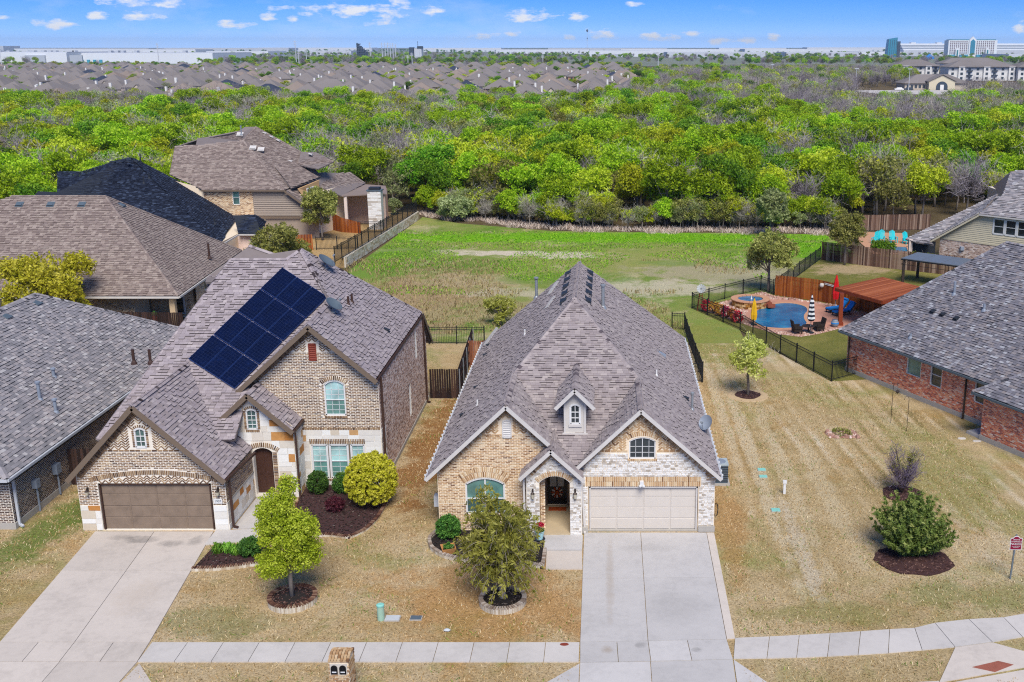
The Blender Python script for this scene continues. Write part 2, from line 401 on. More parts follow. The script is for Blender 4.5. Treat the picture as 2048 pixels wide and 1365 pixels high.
class Roof:
    """roof of a house: decks, shingles laid course by course, caps, boards"""
    def __init__(s, parent, mat, ind_mat, tab=.28, expo=.19, individuals=0, thick=.14, deck='roof_deck', jig=.35, butt=(.01, .035), dash=.5):
        s.par = parent; s.mat = mat; s.im = ind_mat; s.tab = tab; s.ex = expo; s.ind = individuals; s.th = thick; s.deck = MB(); s.deckm = deck; s.tabs = []; s.jig = jig; s.caps = MB(); s.butt = butt; s.dash = dash
    def plane(s, pts, tab=None, expo=None, shingle=True):
        p = [np.array(q, float) for q in pts]; n = sum((np.cross(p[i] - p[0], p[i + 1] - p[0]) for i in range(1, len(p) - 1)), V(0, 0, 0)); n /= np.linalg.norm(n)
        if n[2] < 0: p = p[::-1]; n = -n
        s.deck.prism([q - n * s.th for q in p], n * (s.th - .004), .5)
        if not shingle: return
        h = np.cross(V(0, 0, 1), n); h /= np.linalg.norm(h); g_ = np.cross(n, h); o = p[0]
        if g_[2] < 0: g_ = -g_; h = -h
        poly = [((q - o) @ h, (q - o) @ g_) for q in p]; ys = [y for _, y in poly]; y = min(ys); k = 0; ex = expo or s.ex; tb = tab or s.tab
        while y < max(ys):
            for a, c in spans(poly, min(y + ex * .5, max(ys) - .01)):
                x = a - random.random() * tb
                while x < c:
                    w_ = tb * random.uniform(1 - s.jig, 1 + s.jig); x0, x1 = max(x, a), min(x + w_, c)
                    if x1 - x0 > .02: s.tabs.append((o + h * x0 + g_ * y, h, g_, n, x1 - x0, ex * 1.02, random.uniform(*s.butt) if random.random() > s.dash else -random.uniform(.045, .06)))
                    x += w_
            y += ex; k += 1
    def cap(s, a, b, w=.14, n=None):
        a, b = np.array(a, float), np.array(b, float); d = b - a; ln = np.linalg.norm(d); d /= ln; sd_ = np.cross(d, V(0, 0, 1)); sd_ /= np.linalg.norm(sd_); up = np.cross(sd_, d); k = int(ln / .22)
        for i in range(k):
            c = a + d * (i + .5) * ln / k; t_ = random.random()
            for sg in (-1, 1):
                q0 = c - d * .13 + up * .045; q1 = c + d * .13 + up * .028
                e = sd_ * sg * w - up * w * .62
                f_ = [q0, q1, q1 + e, q0 + e]; s.caps.face(f_ if sg < 0 else f_[::-1], t_)
                g2 = [q0, q0 + e, q0 + e - up * .025, q0 - up * .025]; s.caps.face(g2 if sg < 0 else g2[::-1], t_)
    def done(s):
        d = s.deck.build('roof', s.deckm, s.par)
        T_ = s.tabs
        if s.ind:
            dist = [np.linalg.norm(t[0] - CAMP) if in_view(t[0]) else 1e9 for t in T_]; order = np.argsort(dist); pick = set(order[:s.ind].tolist())
            u = MB(); u.faces([(0, 0, 1), (1, 0, 1), (1, 1, .2), (0, 1, .2), (0, 0, 0), (1, 0, 0), (1, 1, 0), (0, 1, 0)], [(0, 1, 2, 3), (1, 5, 6, 2), (3, 7, 4, 0)]); u.mi = 1; u.faces([(0, 0, 1), (0, 0, 0), (1, 0, 0), (1, 0, 1)], [(0, 1, 2, 3)]); um = u.data('shingle', [s.im, 'shingle_butt'])
        else: pick = ()
        b = MB()
        for i, (o, h, g_, n, w_, ex, bt) in enumerate(T_):
            dk_ = bt < 0; bt = abs(bt)
            if i in pick:
                ob = add('shingle', um, d); M = Matrix((h * (w_ - .006), g_ * ex, n * bt)).transposed().to_4x4(); M.translation = Vector(o)
                ob.matrix_basis = M
            else:
                t_ = random.uniform(.15, 1); w2 = w_ - .006
                q = [o + n * bt, o + h * w2 + n * bt, o + h * w2 + g_ * ex + n * .004, o + g_ * ex + n * .004, o, o + h * w2]
                b.faces(q[:4], [(0, 1, 2, 3)], t_); b.faces([q[0], q[4], q[5], q[1]], [(0, 1, 2, 3)], 0 if dk_ else t_)
        sh = b.build('shingles', s.mat, d); sh['kind'] = 'stuff'
        if s.caps.f: s.caps.build('ridge_cap', s.mat, d)['kind'] = 'stuff'
        return d
def in_view(p):
    q = np.array(p) - CAMP; a = R(15.427); zc_ = q[1] * math.cos(a) - q[2] * math.sin(a); yc = q[1] * math.sin(a) + q[2] * math.cos(a)
    if zc_ < 1: return False
    u, v_ = 1215 + 2129 * q[0] / zc_, 682.5 - 2129 * yc / zc_
    return -10 < u < 2058 and -10 < v_ < 1375
def boards(parent, segs, mat, w=.03, h=.2, name='fascia'):
    for a, b in segs: MB().bar(a, b, w, h, .5).build(name, mat, parent)
def pipe_vent(parent, p, h=.55, r=.05, mat='galvanised', cap=True):
    b = MB(); p = np.array(p, float)
    b.lathe(p - V(0, 0, .1), [(r * 2.2, 0), (r * 1.7, .12), (r, .2), (r, h)] + ([(r * 1.6, h + .01), (r * 1.6, h + .09), (r * .3, h + .13)] if cap else []), 10)
    return b.build('vent_pipe', mat, parent)
def slot_vent(parent, p, d, n, w=.42, mat='dark_vent', lh=.3):
    """low slant-back vent on a slope: p centre, d along the course, n slope normal"""
    d, n, p = (np.array(x, float) for x in (d, n, p)); g_ = np.cross(n, d); g_ = g_ if g_[2] > 0 else -g_
    b = MB(); lo = p - g_ * lh / 2; hi = p + g_ * lh / 2; a = d * w / 2
    b.hexa([lo - a, lo + a, hi + a * .8, hi - a * .8, lo - a + n * .13, lo + a + n * .13, hi + a * .7 + n * .03, hi - a * .7 + n * .03])
    b.hexa([lo - a * 1.2 - g_ * .08, lo + a * 1.2 - g_ * .08, hi + a * 1.2 + g_ * .05, hi - a * 1.2 + g_ * .05, lo - a * 1.2 - g_ * .08 + n * .03, lo + a * 1.2 - g_ * .08 + n * .03, hi + a * 1.2 + g_ * .05 + n * .03, hi - a * 1.2 + g_ * .05 + n * .03])
    return b.build('roof_vent', mat, parent)
def downspout(parent, top, bottom, mat, w=.08, kick=(0, -.25)):
    b = MB(); t_, q = np.array(top, float), np.array(bottom, float)
    b.bar(t_, q, w, w * .8); b.bar(q, q + V(kick[0], kick[1], -.06), w, w * .8); return b.build('downspout', mat, parent)
def lantern(parent, wl, u, v, mat='bronze', s=1):
    b = MB(); p = wl.p(u, v, .02)
    b.obox(p + wl.W * .16 * s, wl.U * .04, wl.N * .02, wl.W * .1 * s); b.tube([p + wl.W * .2 * s, p + wl.W * .3 * s + wl.N * .08, p + wl.W * .22 * s + wl.N * .13], .012, 5)
    c = p + wl.N * .13
    b.lathe(c + V(0, 0, -.16 * s), [(.02, -.03), (.05, 0), (.085, .22 * s), (.1, .23 * s), (.03, .32 * s), (.015, .38 * s)], 6)
    o = b.build('wall_lantern', mat, parent)
    g_ = MB(); g_.lathe(c + V(0, 0, -.15 * s), [(.052, 0), (.088, .205 * s)], 6); g_.build('lantern_glass', 'lamp_glass', o); return o
def satdish(name, label, p, face, r=.38, mast=.6, mat='dish_grey', tilt=.5):
    """reflector bowl, feed arm with head, bent mast and foot"""
    p = np.array(p, float); rt = root(name, label, 'satellite dish', tuple(p)); f = np.array(face, float); f /= np.linalg.norm(f)
    MB().tube([p, p + V(0, 0, mast * .6), p + V(0, 0, mast)], .028, 6).obox(p + V(0, 0, .02), V(.12, 0, 0), V(0, .12, 0), V(0, 0, .02)).build('mast', 'galvanised', rt)
    c = p + V(0, 0, mast) + f * .08; a = np.cross(f, V(0, 0, 1)); a /= np.linalg.norm(a); b_ = np.cross(a, f); m = MB(); rings = 5; seg = 20
    vs2 = [c - f * .0]; fs = []
    for i in range(1, rings + 1):
        rr = r * i / rings
        for j in range(seg):
            t_ = 2 * math.pi * j / seg; vs2.append(c + (a * math.cos(t_) * .9 + b_ * math.sin(t_)) * rr + f * .12 * (i / rings) ** 2)
    for j in range(seg): fs.append((0, 1 + j, 1 + (j + 1) % seg))
    for i in range(rings - 1):
        for j in range(seg):
            q = 1 + i * seg; fs.append((q + j, q + seg + j, q + seg + (j + 1) % seg, q + (j + 1) % seg))
    k = len(vs2); vs2 = vs2 + [q - f * .015 for q in vs2]; fs = fs + [tuple(k + x for x in g2[::-1]) for g2 in fs]
    m.faces(vs2, fs, .5).build('reflector', mat, rt, smooth=True)
    MB().tube([c - b_ * r * .9 + f * .1, c + f * r * 1.1 - b_ * r * .35], .015, 5).obox(c + f * r * 1.15 - b_ * r * .3, a * .05, b_ * .04, f * .06).build('feed_arm', 'galvanised', rt)
    return rt
# ------------------------------------------------------------------ palette
K = .80     # photograph is exposed bright: hex values are picked from it, K brings them back to surface albedo
def ST(*a): return [(p, S(h, K)) for p, h in a]
plain('white_frame', S('e9e8e6', K), .5, .08); plain('white_trim', S('d8d2cc', K), .6, .1); plain('brown_trim', S('7b6a5a', K), .6, .12); plain('brown_gutter', S('4a342c', K), .5, .12)
plain('gutter_white', S('c9ccd2', K), .5, .1); plain('roof_deck', S('857a77', K), .9, .15); plain('galvanised', S('9aa0a6', K), .45, .2, metal=.3); plain('dark_vent', S('2c3038', K), .6, .2)
plain('bronze', S('4a3f3a', K), .5, .2, metal=.4); plain('lamp_glass', S('cfc7b0', K), .3, .1); plain('dish_grey', S('8f98a6', K), .5, .15); plain('slab_edge', S('b9b3aa', K), .9, .15)
plain('stucco', S('d6cfc6', K), .85, .08); plain('louver_white', S('e0dcd8', K), .6, .1); plain('louver_red', S('8e3f2f', K), .6, .15); plain('door_black', S('1c1a1b', K), .35, .2); plain('door_wood', S('4c3228', K), .4, .3, scale=8)
plain('garage_cream', S('dcd2c6', K), .6, .05, bmp=.05); plain('garage_brown', S('8d7a69', K), .65, .3, scale=2.5); plain('porch_floor', S('cdb896', K), .85, .12, scale=1.5); plain('mat_rust', S('b4501c', K), .95, .3)
plain('pot_teal', S('b4e0e2', K), .4, .08); plain('soil', S('3c2d24', K), 1, .3, 12); plain('black_rubber', S('1c1c1e', K), .7, .2)
plain('ac_body', S('5d6a74', K), .5, .15); plain('ac_top', S('b4bfc2', K), .5, .1); plain('navy_frame', S('1b2330', K), .4, .1)
glass('window_glass', S('4a6562', K)); glass('window_green', S('66928a', K)); glass('window_pale', S('a2c6c4', K), .12); glass('window_dark', S('30383c', K)); glass('leaded_glass', S('b5b6b0', K), .35)
MORT = dict(tan='f0dcc0', cream='ece2d2', red='e0c8bc')
for k, h in MORT.items(): plain('mortar_' + k, S(h, K * 1.12), .95, .1, 6)
tinted('brick_tan', ST((0, '75523a'), (.18, '9c7450'), (.4, 'c49c70'), (.7, 'd6b68c'), (1, 'e8d4b4')))
tinted('brick_brown', ST((0, '5a4232'), (.3, '85684e'), (.6, 'a68767'), (.85, 'bda27e'), (1, 'dcc6a2')))
tinted('brick_dark', ST((0, '3a2822'), (.4, '5a4238'), (.8, '745848'), (1, '9a7e68')))
tinted('brick_red', ST((0, '94584c'), (.2, 'd07050'), (.5, 'ec8c62'), (.75, 'f6aa7c'), (.9, 'f0c4a8'), (1, 'f8e2d0')))
tinted('brick_mauve', ST((0, '947868'), (.3, 'c4a492'), (.6, 'dcbfae'), (1, 'f0e0d4')))
tinted('stone_white', ST((0, 'e0d6c8'), (.3, 'f2eee6'), (.6, 'f8f6f0'), (.85, 'ebe5da'), (1, 'd8c8b0')), var=.12, scale=8)
tinted('veneer_white', ST((0, 'b5a898'), (.12, 'd2c8bc'), (.3, 'ece6de'), (.7, 'f6f2ec'), (1, 'fbf8f3')), var=.15, scale=14)
tinted('stone_orange', ST((0, 'd6a063'), (.5, 'c07d3a'), (1, 'dcb887')), var=.3, scale=6, rnd=True)
SH = {'shingle_mauve': (('5b525a', 'm'), ST((0, '5a5054'), (.1, '6a6064'), (.15, '988c8b'), (.5, 'a39796'), (.85, 'aca09d'), (1, 'b8aca7'))),
      'shingle_brown': (0, ST((0, '3c3234'), (.1, '4a4042'), (.15, '9a8e8e'), (.5, 'a3979a'), (.85, 'ada1a2'), (1, 'b8acab'))),
      'shingle_slate': (0, ST((0, '47464a'), (.1, '58565a'), (.15, '868386'), (.55, '9b9699'), (.85, 'aca3a2'), (1, 'c2bebd'))),
      'shingle_weather': (0, ST((0, '3c3c42'), (.1, '4a4a50'), (.15, '6e6c72'), (.5, '85828a'), (.75, '938a89'), (.9, '9c9a9f'), (1, 'b4b4b8'))),
      'shingle_tan': (0, ST((0, '7c6c66'), (.4, '8f7f78'), (.7, '9b8b82'), (1, 'a8998f'))),
      'shingle_navy': (0, ST((0, '171c2a'), (.5, '232a3b'), (.85, '2f384c'), (1, '4a566c')))}
tinted('shingle_butt', ST((0, '4a4446'), (1, '5a5254')), rnd=True)
for k, (_, st) in SH.items():
    tinted(k, st, .9, .3, 30); tinted(k + '_piece', [(0, st[2][1])] + st[2:] if len(st) > 5 else st, .9, .3, 30, rnd=True)

def garage_door(parent, wl, u0, u1, v0, v1, mat, rows, cols, trim):
    d = MB(); d.prism([wl.p(*q, -.16) for q in ((u0, v0), (u1, v0), (u1, v1), (u0, v1))], wl.N * .02, .5); o = d.build('garage_door', mat, parent)
    w_, h = (u1 - u0) / cols, (v1 - v0) / rows
    for i in range(cols):
        for j in range(rows):
            a, c = wl.p(u0 + i * w_ + .02, v0 + j * h + .012, -.139), wl.p(u0 + (i + 1) * w_ - .02, v0 + (j + 1) * h - .012, -.139)
            b = MB(); q = [wl.p(u0 + i * w_ + .015, v0 + j * h + .01, -.139), wl.p(u0 + (i + 1) * w_ - .015, v0 + j * h + .01, -.139), wl.p(u0 + (i + 1) * w_ - .015, v0 + (j + 1) * h - .01, -.139), wl.p(u0 + i * w_ + .015, v0 + (j + 1) * h - .01, -.139)]
            cc = sum(q) / 4; t = [x + (cc - x) * .06 + wl.N * .025 for x in q]
            b.hexa(q + t, random.random()).build('door_panel', mat, o)
    b = MB()
    b.bar(wl.p(u0 + .03, v0, -.06), wl.p(u0 + .03, v1, -.06), .1, .06, up=wl.U); b.bar(wl.p(u1 - .03, v0, -.06), wl.p(u1 - .03, v1, -.06), .1, .06, up=wl.U); b.bar(wl.p(u0, v1 - .03, -.06), wl.p(u1, v1 - .03, -.06), .1, .06, up=wl.W)
    b.build('door_trim', trim, o); return o
def ashlar(parent, wl, poly, holes, mat='stone_white', hmin=.2, hmax=.42, wmin=.3, wmax=.7, orange=.07, joined=False, gap=.012, proud=.02, jit=.03, name='stone'):
    """cut limestone laid in uneven courses, each block on its own (or joined when small)"""
    vs_ = [y for _, y in poly]; v = min(vs_); J = MB()
    while v < max(vs_) - .05:
        h = random.uniform(hmin, hmax); h = min(h, max(vs_) - v); mid = v + h / 2
        for a, c in sub(spans(poly, mid), [i for H in holes for i in spans(H, mid)]):
            x = a
            while x < c - .02:
                w_ = random.uniform(wmin, wmax); x1 = min(x + w_, c)
                if c - x1 < wmin * .5: x1 = c
                j = lambda: random.uniform(-jit, jit) * .5
                q = [(x + gap / 2 + (0 if x == a else j()), v + gap / 2 + j() * .4), (x1 - gap / 2 + (0 if x1 == c else j()), v + gap / 2 + j() * .4), (x1 - gap / 2 + (0 if x1 == c else j()), v + h - gap / 2 + j() * .4), (x + gap / 2 + (0 if x == a else j()), v + h - gap / 2 + j() * .4)]
                pr = proud + random.uniform(-.008, .01)
                if joined: brick_q(J, wl, q, pr, random.random())
                else:
                    b = MB(); brick_q(b, wl, q, pr, random.random()); b.build(name, 'stone_orange' if random.random() < orange else mat, parent)
                x = x1
        v += h
    if joined: J.build('stone_veneer', mat, parent)['kind'] = 'stuff'
def solid(parent, mat, pts_xy, z0, z1, name='wall_core'):
    return MB().prism([(x, y, z0) for x, y in pts_xy], (0, 0, z1 - z0), .5).build(name, mat, parent)

# ------------------------------------------------------------------ tan brick house in the middle
CH = root('brick_house', 'tan brick one-storey house with steep grey hip roof, white stone garage front and dormer', 'house', (-1.5, 43.4, 0))
zF = lambda Y: 8.59 - .59 * (52 - Y)
W1 = Wall((0, 43.33, 0), (1, 0, 0))
bay = [(-7.45, -.05), (-2.75, -.05), (-2.75, 2.9), (-2.1, 2.9), (-2.1, 3.72), (-4.34, 5.85), (-7.45, 2.9)]
hw = hole(-6.24, -4.51, .82, 2.53, .28)
fw_ = skin(CH, W1, bay, [hw], 'mortar_tan')
b = MB(); tan_t = lambda: min(1, max(0, random.gauss(.55, .24)))
run_bond(b, W1, [(-7.42, .02), (-2.75, .02), (-2.75, 1.33), (-7.42, 1.33)], [hw], tf=lambda: random.uniform(0, .85))
soldier(b, W1, [(-7.42, 1.345), (-6.27, 1.345)], .1, tf=lambda: random.uniform(.55, 1)); soldier(b, W1, [(-4.48, 1.345), (-2.75, 1.345)], .1, tf=lambda: random.uniform(.55, 1))
arch_o = hole(-6.52, -4.23, .82, 3.05, .56)
run_bond(b, W1, [(-7.42, 1.47), (-2.75, 1.47), (-2.75, 2.9), (-2.1, 2.9), (-2.1, 3.45), (-3.3, 4.6), (-5.4, 4.6), (-7.42, 2.66)], [arch_o], tf=tan_t)
soldier(b, W1, arc(-6.3, -4.45, 2.27, .31), .23, tf=tan_t); soldier(b, W1, arc(-6.42, -4.33, 2.47, .36), .21, tf=tan_t)
run_bond(b, W1, [(-6.52, 1.47), (-6.26, 1.47), (-6.26, 2.5), (-6.52, 2.5)], tf=tan_t); run_bond(b, W1, [(-4.49, 1.47), (-4.23, 1.47), (-4.23, 2.5), (-4.49, 2.5)], tf=tan_t)
vent1 = hole(-4.53, -4.17, 4.42, 5.22, .1)
herring(b, W1, [(-5.5, 4.63), (-3.2, 4.63), (-4.34, 5.72)], [hole(-4.56, -4.12, 4.3, 5.24)], tf=tan_t)
run_bond(b, W1, [(-5.4, 4.6), (-4.6, 4.6), (-4.6, 4.42), (-5.4, 4.42)], tf=tan_t)
soldier(b, W1, [(-7.4, 2.9), (-4.36, 5.8)], .22, side=-1, tf=tan_t); soldier(b, W1, [(-4.32, 5.8), (-2.12, 3.7)], .22, side=-1, tf=tan_t)
b.build('brickwork', 'brick_tan', fw_)['kind'] = 'stuff'
def louver(parent, wl, u0, u1, v0, v1, rise, mat):
    b = MB(); out = hole(u0, u1, v0, v1, rise)
    for i in range(len(out)):
        p, q = out[i], out[(i + 1) % len(out)]; b.bar(wl.p(*p, .02), wl.p(*q, .02), .06, .05, .5, up=wl.W if abs(p[0] - q[0]) > 1e-4 else wl.U)
    o = b.build('gable_vent', mat, parent); n = int((v1 - v0) / .09)
    for i in range(n):
        v = v0 + (i + .5) * (v1 - v0) / n; MB().obox(wl.p((u0 + u1) / 2, v, .02), wl.U * (u1 - u0) / 2 * .94, wl.N * .015 - wl.W * .02, wl.W * .03 + wl.N * .01).build('louver_slat', mat, o)
louver(CH, W1, -4.53, -4.17, 4.42, 5.22, .1, 'louver_white')
window(CH, W1, -6.24, -4.51, .82, 2.53, .28, cols=2, rows=2, gm='window_green', fw=.07)
# blinds behind the upper lights, side walls, slab
b = MB()
for i in range(14): b.box(-6.15, -4.6, 43.455, 43.47, 1.72 + i * .055, 1.735 + i * .055, .4)
b.build('blinds', 'louver_white', CH)
core = MB(); core.prism([(-7.45, 43.5, 0), (-3.52, 43.5, 0), (-3.52, 45.9, 0), (-1.0, 45.9, 0), (-1.0, 43.5, 0), (4.6, 43.5, 0), (4.6, 64.6, 0), (-7.45, 64.6, 0)], (0, 0, 2.72), .5); core.build('side_wall', 'brick_tan', CH)
MB().prism([(-7.5, 43.3, -.1), (-2.75, 43.3, -.1), (-2.75, 42.95, -.1), (-1.14, 42.95, -.1), (-1.14, 43.3, -.1), (4.75, 43.3, -.1), (4.75, 64.7, -.1), (-7.5, 64.7, -.1)], (0, 0, .14), .5).build('foundation', 'slab_edge', CH)
# right bay: stone, lintel courses, herringbone gable
rb = [(-1.12, -.05), (4.72, -.05), (4.72, 2.62), (1.43, 5.62), (-1.12, 3.28)]
gar = hole(-.84, 3.99, .0, 2.12); w2 = hole(.94, 2.09, 3.42, 4.42, .18)
rw = skin(CH, W1, rb, [[(u, max(v, .01)) for u, v in gar], w2], 'mortar_tan', .2)
ashlar(rw, W1, [(-1.1, .28), (4.7, .28), (4.7, 2.6), (3.5, 3.72), (-.62, 3.72), (-1.1, 3.27)], [[(-.86, -.1), (4.02, -.1), (4.02, 2.13), (-.86, 2.13)], hole(-.98, 4.1, 2.12, 2.62), hole(.9, 2.13, 3.3, 4.4)], 'veneer_white', .045, .1, .08, .22, joined=True, gap=.016, proud=.022, jit=.02)
b = MB(); soldier(b, W1, [(-.95, 2.14), (4.08, 2.14)], .215, tf=tan_t, proud=.03); soldier(b, W1, [(-.95, 2.37), (4.08, 2.37)], .215, tf=tan_t, proud=.03)
herring(b, W1, [(-.6, 3.84), (3.5, 3.84), (1.43, 5.6)], [hole(.86, 2.18, 3.3, 4.6, .2)], tf=tan_t)
soldier(b, W1, [(-.62, 3.75), (.88, 3.75)], .07, bw=.2, tf=tan_t); soldier(b, W1, [(2.15, 3.75), (3.5, 3.75)], .07, bw=.2, tf=tan_t)
soldier(b, W1, arc(.88, 2.15, 4.3, .2), .2, tf=tan_t)
soldier(b, W1, [(-1.1, 3.3), (1.4, 5.58)], .22, side=-1, tf=tan_t, proud=.03); soldier(b, W1, [(1.46, 5.58), (4.65, 2.68)], .22, side=-1, tf=tan_t, proud=.03)
run_bond(b, W1, [(4.3, 2.42), (4.74, 2.42), (4.74, 2.64), (4.3, 2.8)], proud=.035, tf=tan_t)
b.build('brickwork', 'brick_tan', rw)['kind'] = 'stuff'
window(CH, W1, .94, 2.09, 3.42, 4.42, .18, cols=2, rows=1, gm='window_dark', fw=.05, grid=(4, 3), sill='brick_tan')
garage_door(CH, W1, -.8, 3.96, .04, 2.11, 'garage_cream', 4, 4, 'white_trim')
W1R = Wall((4.72, 43.33, 0), (0, 1, 0)); skin(CH, W1R, [(0, -.05), (21, -.05), (21, 2.75), (0, 2.75)], [], 'mortar_tan', name='side_wall')
MB().box(-1.13, -.86, 43.05, 43.32, 0, .26).build('pier_base', 'slab_edge', CH); MB().box(4.02, 4.74, 43.2, 43.32, 0, .26).build('pier_base', 'slab_edge', CH)
# porch: stone piers, arch, gable
WP = Wall((0, 42.73, 0), (1, 0, 0))
pg = [(-3.52, 0), (-1.12, 0), (-1.12, 2.9), (-2.42, 4.06), (-3.52, 3.0)]
po = hole(-2.95, -1.63, .13, 2.85, .3)
pw = skin(CH, WP, pg, [po], 'mortar_cream', .5, 'porch_wall')
ao = hole(-3.1, -1.48, 2.4, 3.05, .36)
ashlar(pw, WP, [(-3.5, .02), (-1.14, .02), (-1.14, 2.66), (-1.4, 2.86), (-2.42, 3.75), (-3.25, 2.9), (-3.5, 2.66)], [po, ao], 'veneer_white', .045, .1, .08, .2, joined=True, gap=.016, proud=.02, jit=.02)
b = MB(); soldier(b, WP, arc(-3.0, -1.58, 2.58, .3), .22, proud=.035, tf=tan_t)
soldier(b, WP, [(-3.45, 2.95), (-2.44, 4.0)], .2, side=-1, tf=tan_t, proud=.03); soldier(b, WP, [(-2.4, 4.0), (-1.2, 2.95)], .2, side=-1, tf=tan_t, proud=.03)
b.build('brickwork', 'brick_tan', pw)['kind'] = 'stuff'
for X0, sg in ((-2.95, 1), (-1.63, -1)):
    ws = Wall((X0, 42.73 if sg > 0 else 45.8, 0), (0, sg, 0)) if sg < 0 else Wall((X0, 42.73, 0), (0, 1, 0))
    k = skin(CH, ws, [(0, 0), (3.07, 0), (3.07, 2.9), (0, 2.9)], [], 'mortar_tan', name='side_wall'); b = MB()
    run_bond(b, ws, [(0.02, .16), (3.05, .16), (3.05, 2.85), (.02, 2.85)], tf=tan_t); b.build('brickwork', 'brick_tan', k)['kind'] = 'stuff'
for x0, x1 in ((-3.52, -3.515), (-1.125, -1.12)): MB().box(x0, x1, 42.74, 43.33, 0, 2.9).build('pier_side', 'veneer_white', CH)
WD = Wall((0, 45.8, 0), (1, 0, 0)); dh = hole(-2.79, -1.89, .17, 2.5)
k = skin(CH, WD, [(-3.3, .1), (-1.2, .1), (-1.2, 3.1), (-3.3, 3.1)], [dh], 'mortar_tan', .1); b = MB(); run_bond(b, WD, [(-2.95, .16), (-1.63, .16), (-1.63, 2.9), (-2.95, 2.9)], [hole(-2.85, -1.83, 0, 2.56)], tf=tan_t); b.build('brickwork', 'brick_tan', k)['kind'] = 'stuff'
dr = MB().box(-2.79, -1.89, 45.83, 45.88, .17, 2.5).build('front_door', 'door_black', CH)
for x0 in (-2.66, -2.31): MB().box(x0, x0 + .29, 45.822, 45.828, 1.06, 1.85).build('door_light', 'leaded_glass', dr)
for x0 in (-2.66, -2.31): MB().box(x0, x0 + .29, 45.815, 45.828, .3, .62).build('door_panel', 'door_black', dr)
MB().bar((-1.97, 45.8, 1.0), (-1.97, 45.8, 1.35), .04, .05).build('door_handle', 'bronze', dr)
MB().box(-2.86, -2.79, 45.77, 45.86, .16, 2.56).box(-1.89, -1.82, 45.77, 45.86, .16, 2.56).box(-2.79, -1.89, 45.77, 45.86, 2.5, 2.56).build('door_frame', 'brown_trim', CH)
MB().box(-2.95, -1.63, 42.72, 45.8, .02, .15).build('porch_floor', 'porch_floor', CH)
lantern(CH, WP, -3.24, 2.02); lantern(CH, WP, -1.4, 2.02)
# roof
RC = Roof(CH, 'shingle_mauve', 'shingle_mauve_piece', .25, .15, individuals=300, dash=.33)
RC.plane([(-7.85, 42.93, 2.7), (-4.34, 42.93, 6.03), (-4.34, 47.66, 6.03), (-1.65, 52, 8.59), (-1.65, 61.3, 8.59), (-7.85, 65, 2.7)])
RC.plane([(4.9, 42.93, 2.75), (4.9, 66, 2.75), (-1.65, 61.3, 8.59), (-1.65, 52, 8.59), (1.43, 47.36, 5.85), (1.43, 42.93, 5.85)])
RC.plane([(-4.34, 47.66, zF(47.66)), (-1.65, 52, 8.59), (1.43, 47.36, zF(47.36)), (1.43, 43.5, zF(43.5)), (-.95, 43.5, zF(43.5)), (-.95, 42.95, zF(42.95)), (-2.0, 42.95, zF(42.95)), (-2.0, 43.5, zF(43.5)), (-4.34, 43.5, zF(43.5))])
RC.plane([(-4.34, 42.93, 6.03), (-2.02, 42.93, 3.83), (-1.72, 43.45, 3.54), (-4.34, 47.66, 6.03)])
RC.plane([(1.43, 42.93, 5.85), (1.43, 47.36, 5.85), (-1.0, 43.45, 3.54), (-1.3, 42.93, 3.25)])
RC.plane([(-1.65, 61.3, 8.59), (4.9, 66, 2.75), (-7.85, 65, 2.7)], shingle=False)
# porch gable roof
pz = lambda X: 4.22 - .97 * abs(X + 2.42)
RC.plane([(-2.42, 42.38, 4.22), (-2.42, 45.4, 4.22), (-3.74, 44.6, pz(-3.74)), (-3.74, 42.38, pz(-3.74))]); RC.plane([(-2.42, 42.38, 4.22), (-2.42, 45.4, 4.22), (-1.06, 44.0, pz(-1.06)), (-1.06, 42.38, pz(-1.06))])
# dormer roof
dz = lambda X: 6.33 - .98 * abs(X + 1.44)
RC.plane([(-1.44, 44.2, 6.33), (-1.44, 48.2, 6.33), (-2.27, 46.8, dz(-2.27)), (-2.27, 44.2, dz(-2.27))]); RC.plane([(-1.44, 44.2, 6.33), (-1.44, 48.2, 6.33), (-.61, 46.8, dz(-.61)), (-.61, 44.2, dz(-.61))])
for a, c in [((-1.65, 52, 8.6), (-1.65, 61.3, 8.6)), ((-1.65, 52, 8.6), (-4.34, 47.66, 6.05)), ((-1.65, 52, 8.6), (1.43, 47.36, 5.87)), ((-4.34, 42.95, 6.05), (-4.34, 47.6, 6.05)), ((1.43, 42.95, 5.87), (1.43, 47.3, 5.87)), ((-2.42, 42.4, 4.24), (-2.42, 45.3, 4.24)), ((-1.44, 44.2, 6.35), (-1.44, 48, 6.35))]: RC.cap(a, c)
rd = RC.done()
boards(CH, [((-7.9, 42.9, 2.58), (-4.34, 42.9, 5.93)), ((-4.34, 42.9, 5.93), (-2.0, 42.9, 3.71)), ((4.95, 42.9, 2.6), (1.43, 42.9, 5.75)), ((1.43, 42.9, 5.75), (-1.32, 42.9, 3.14)), ((-3.78, 42.35, 2.83), (-2.42, 42.35, 4.12)), ((-2.42, 42.35, 4.12), (-1.0, 42.35, 2.76))], 'white_trim', .05, .16)
boards(CH, [((-7.9, 42.9, 2.62), (-7.9, 65, 2.62)), ((4.96, 42.9, 2.66), (4.96, 66, 2.66))], 'gutter_white', .1, .1, 'gutter')
boards(CH, [((-2.3, 44.17, 5.4), (-1.44, 44.17, 6.25)), ((-1.44, 44.17, 6.25), (-.58, 44.17, 5.4))], 'white_trim', .05, .16)
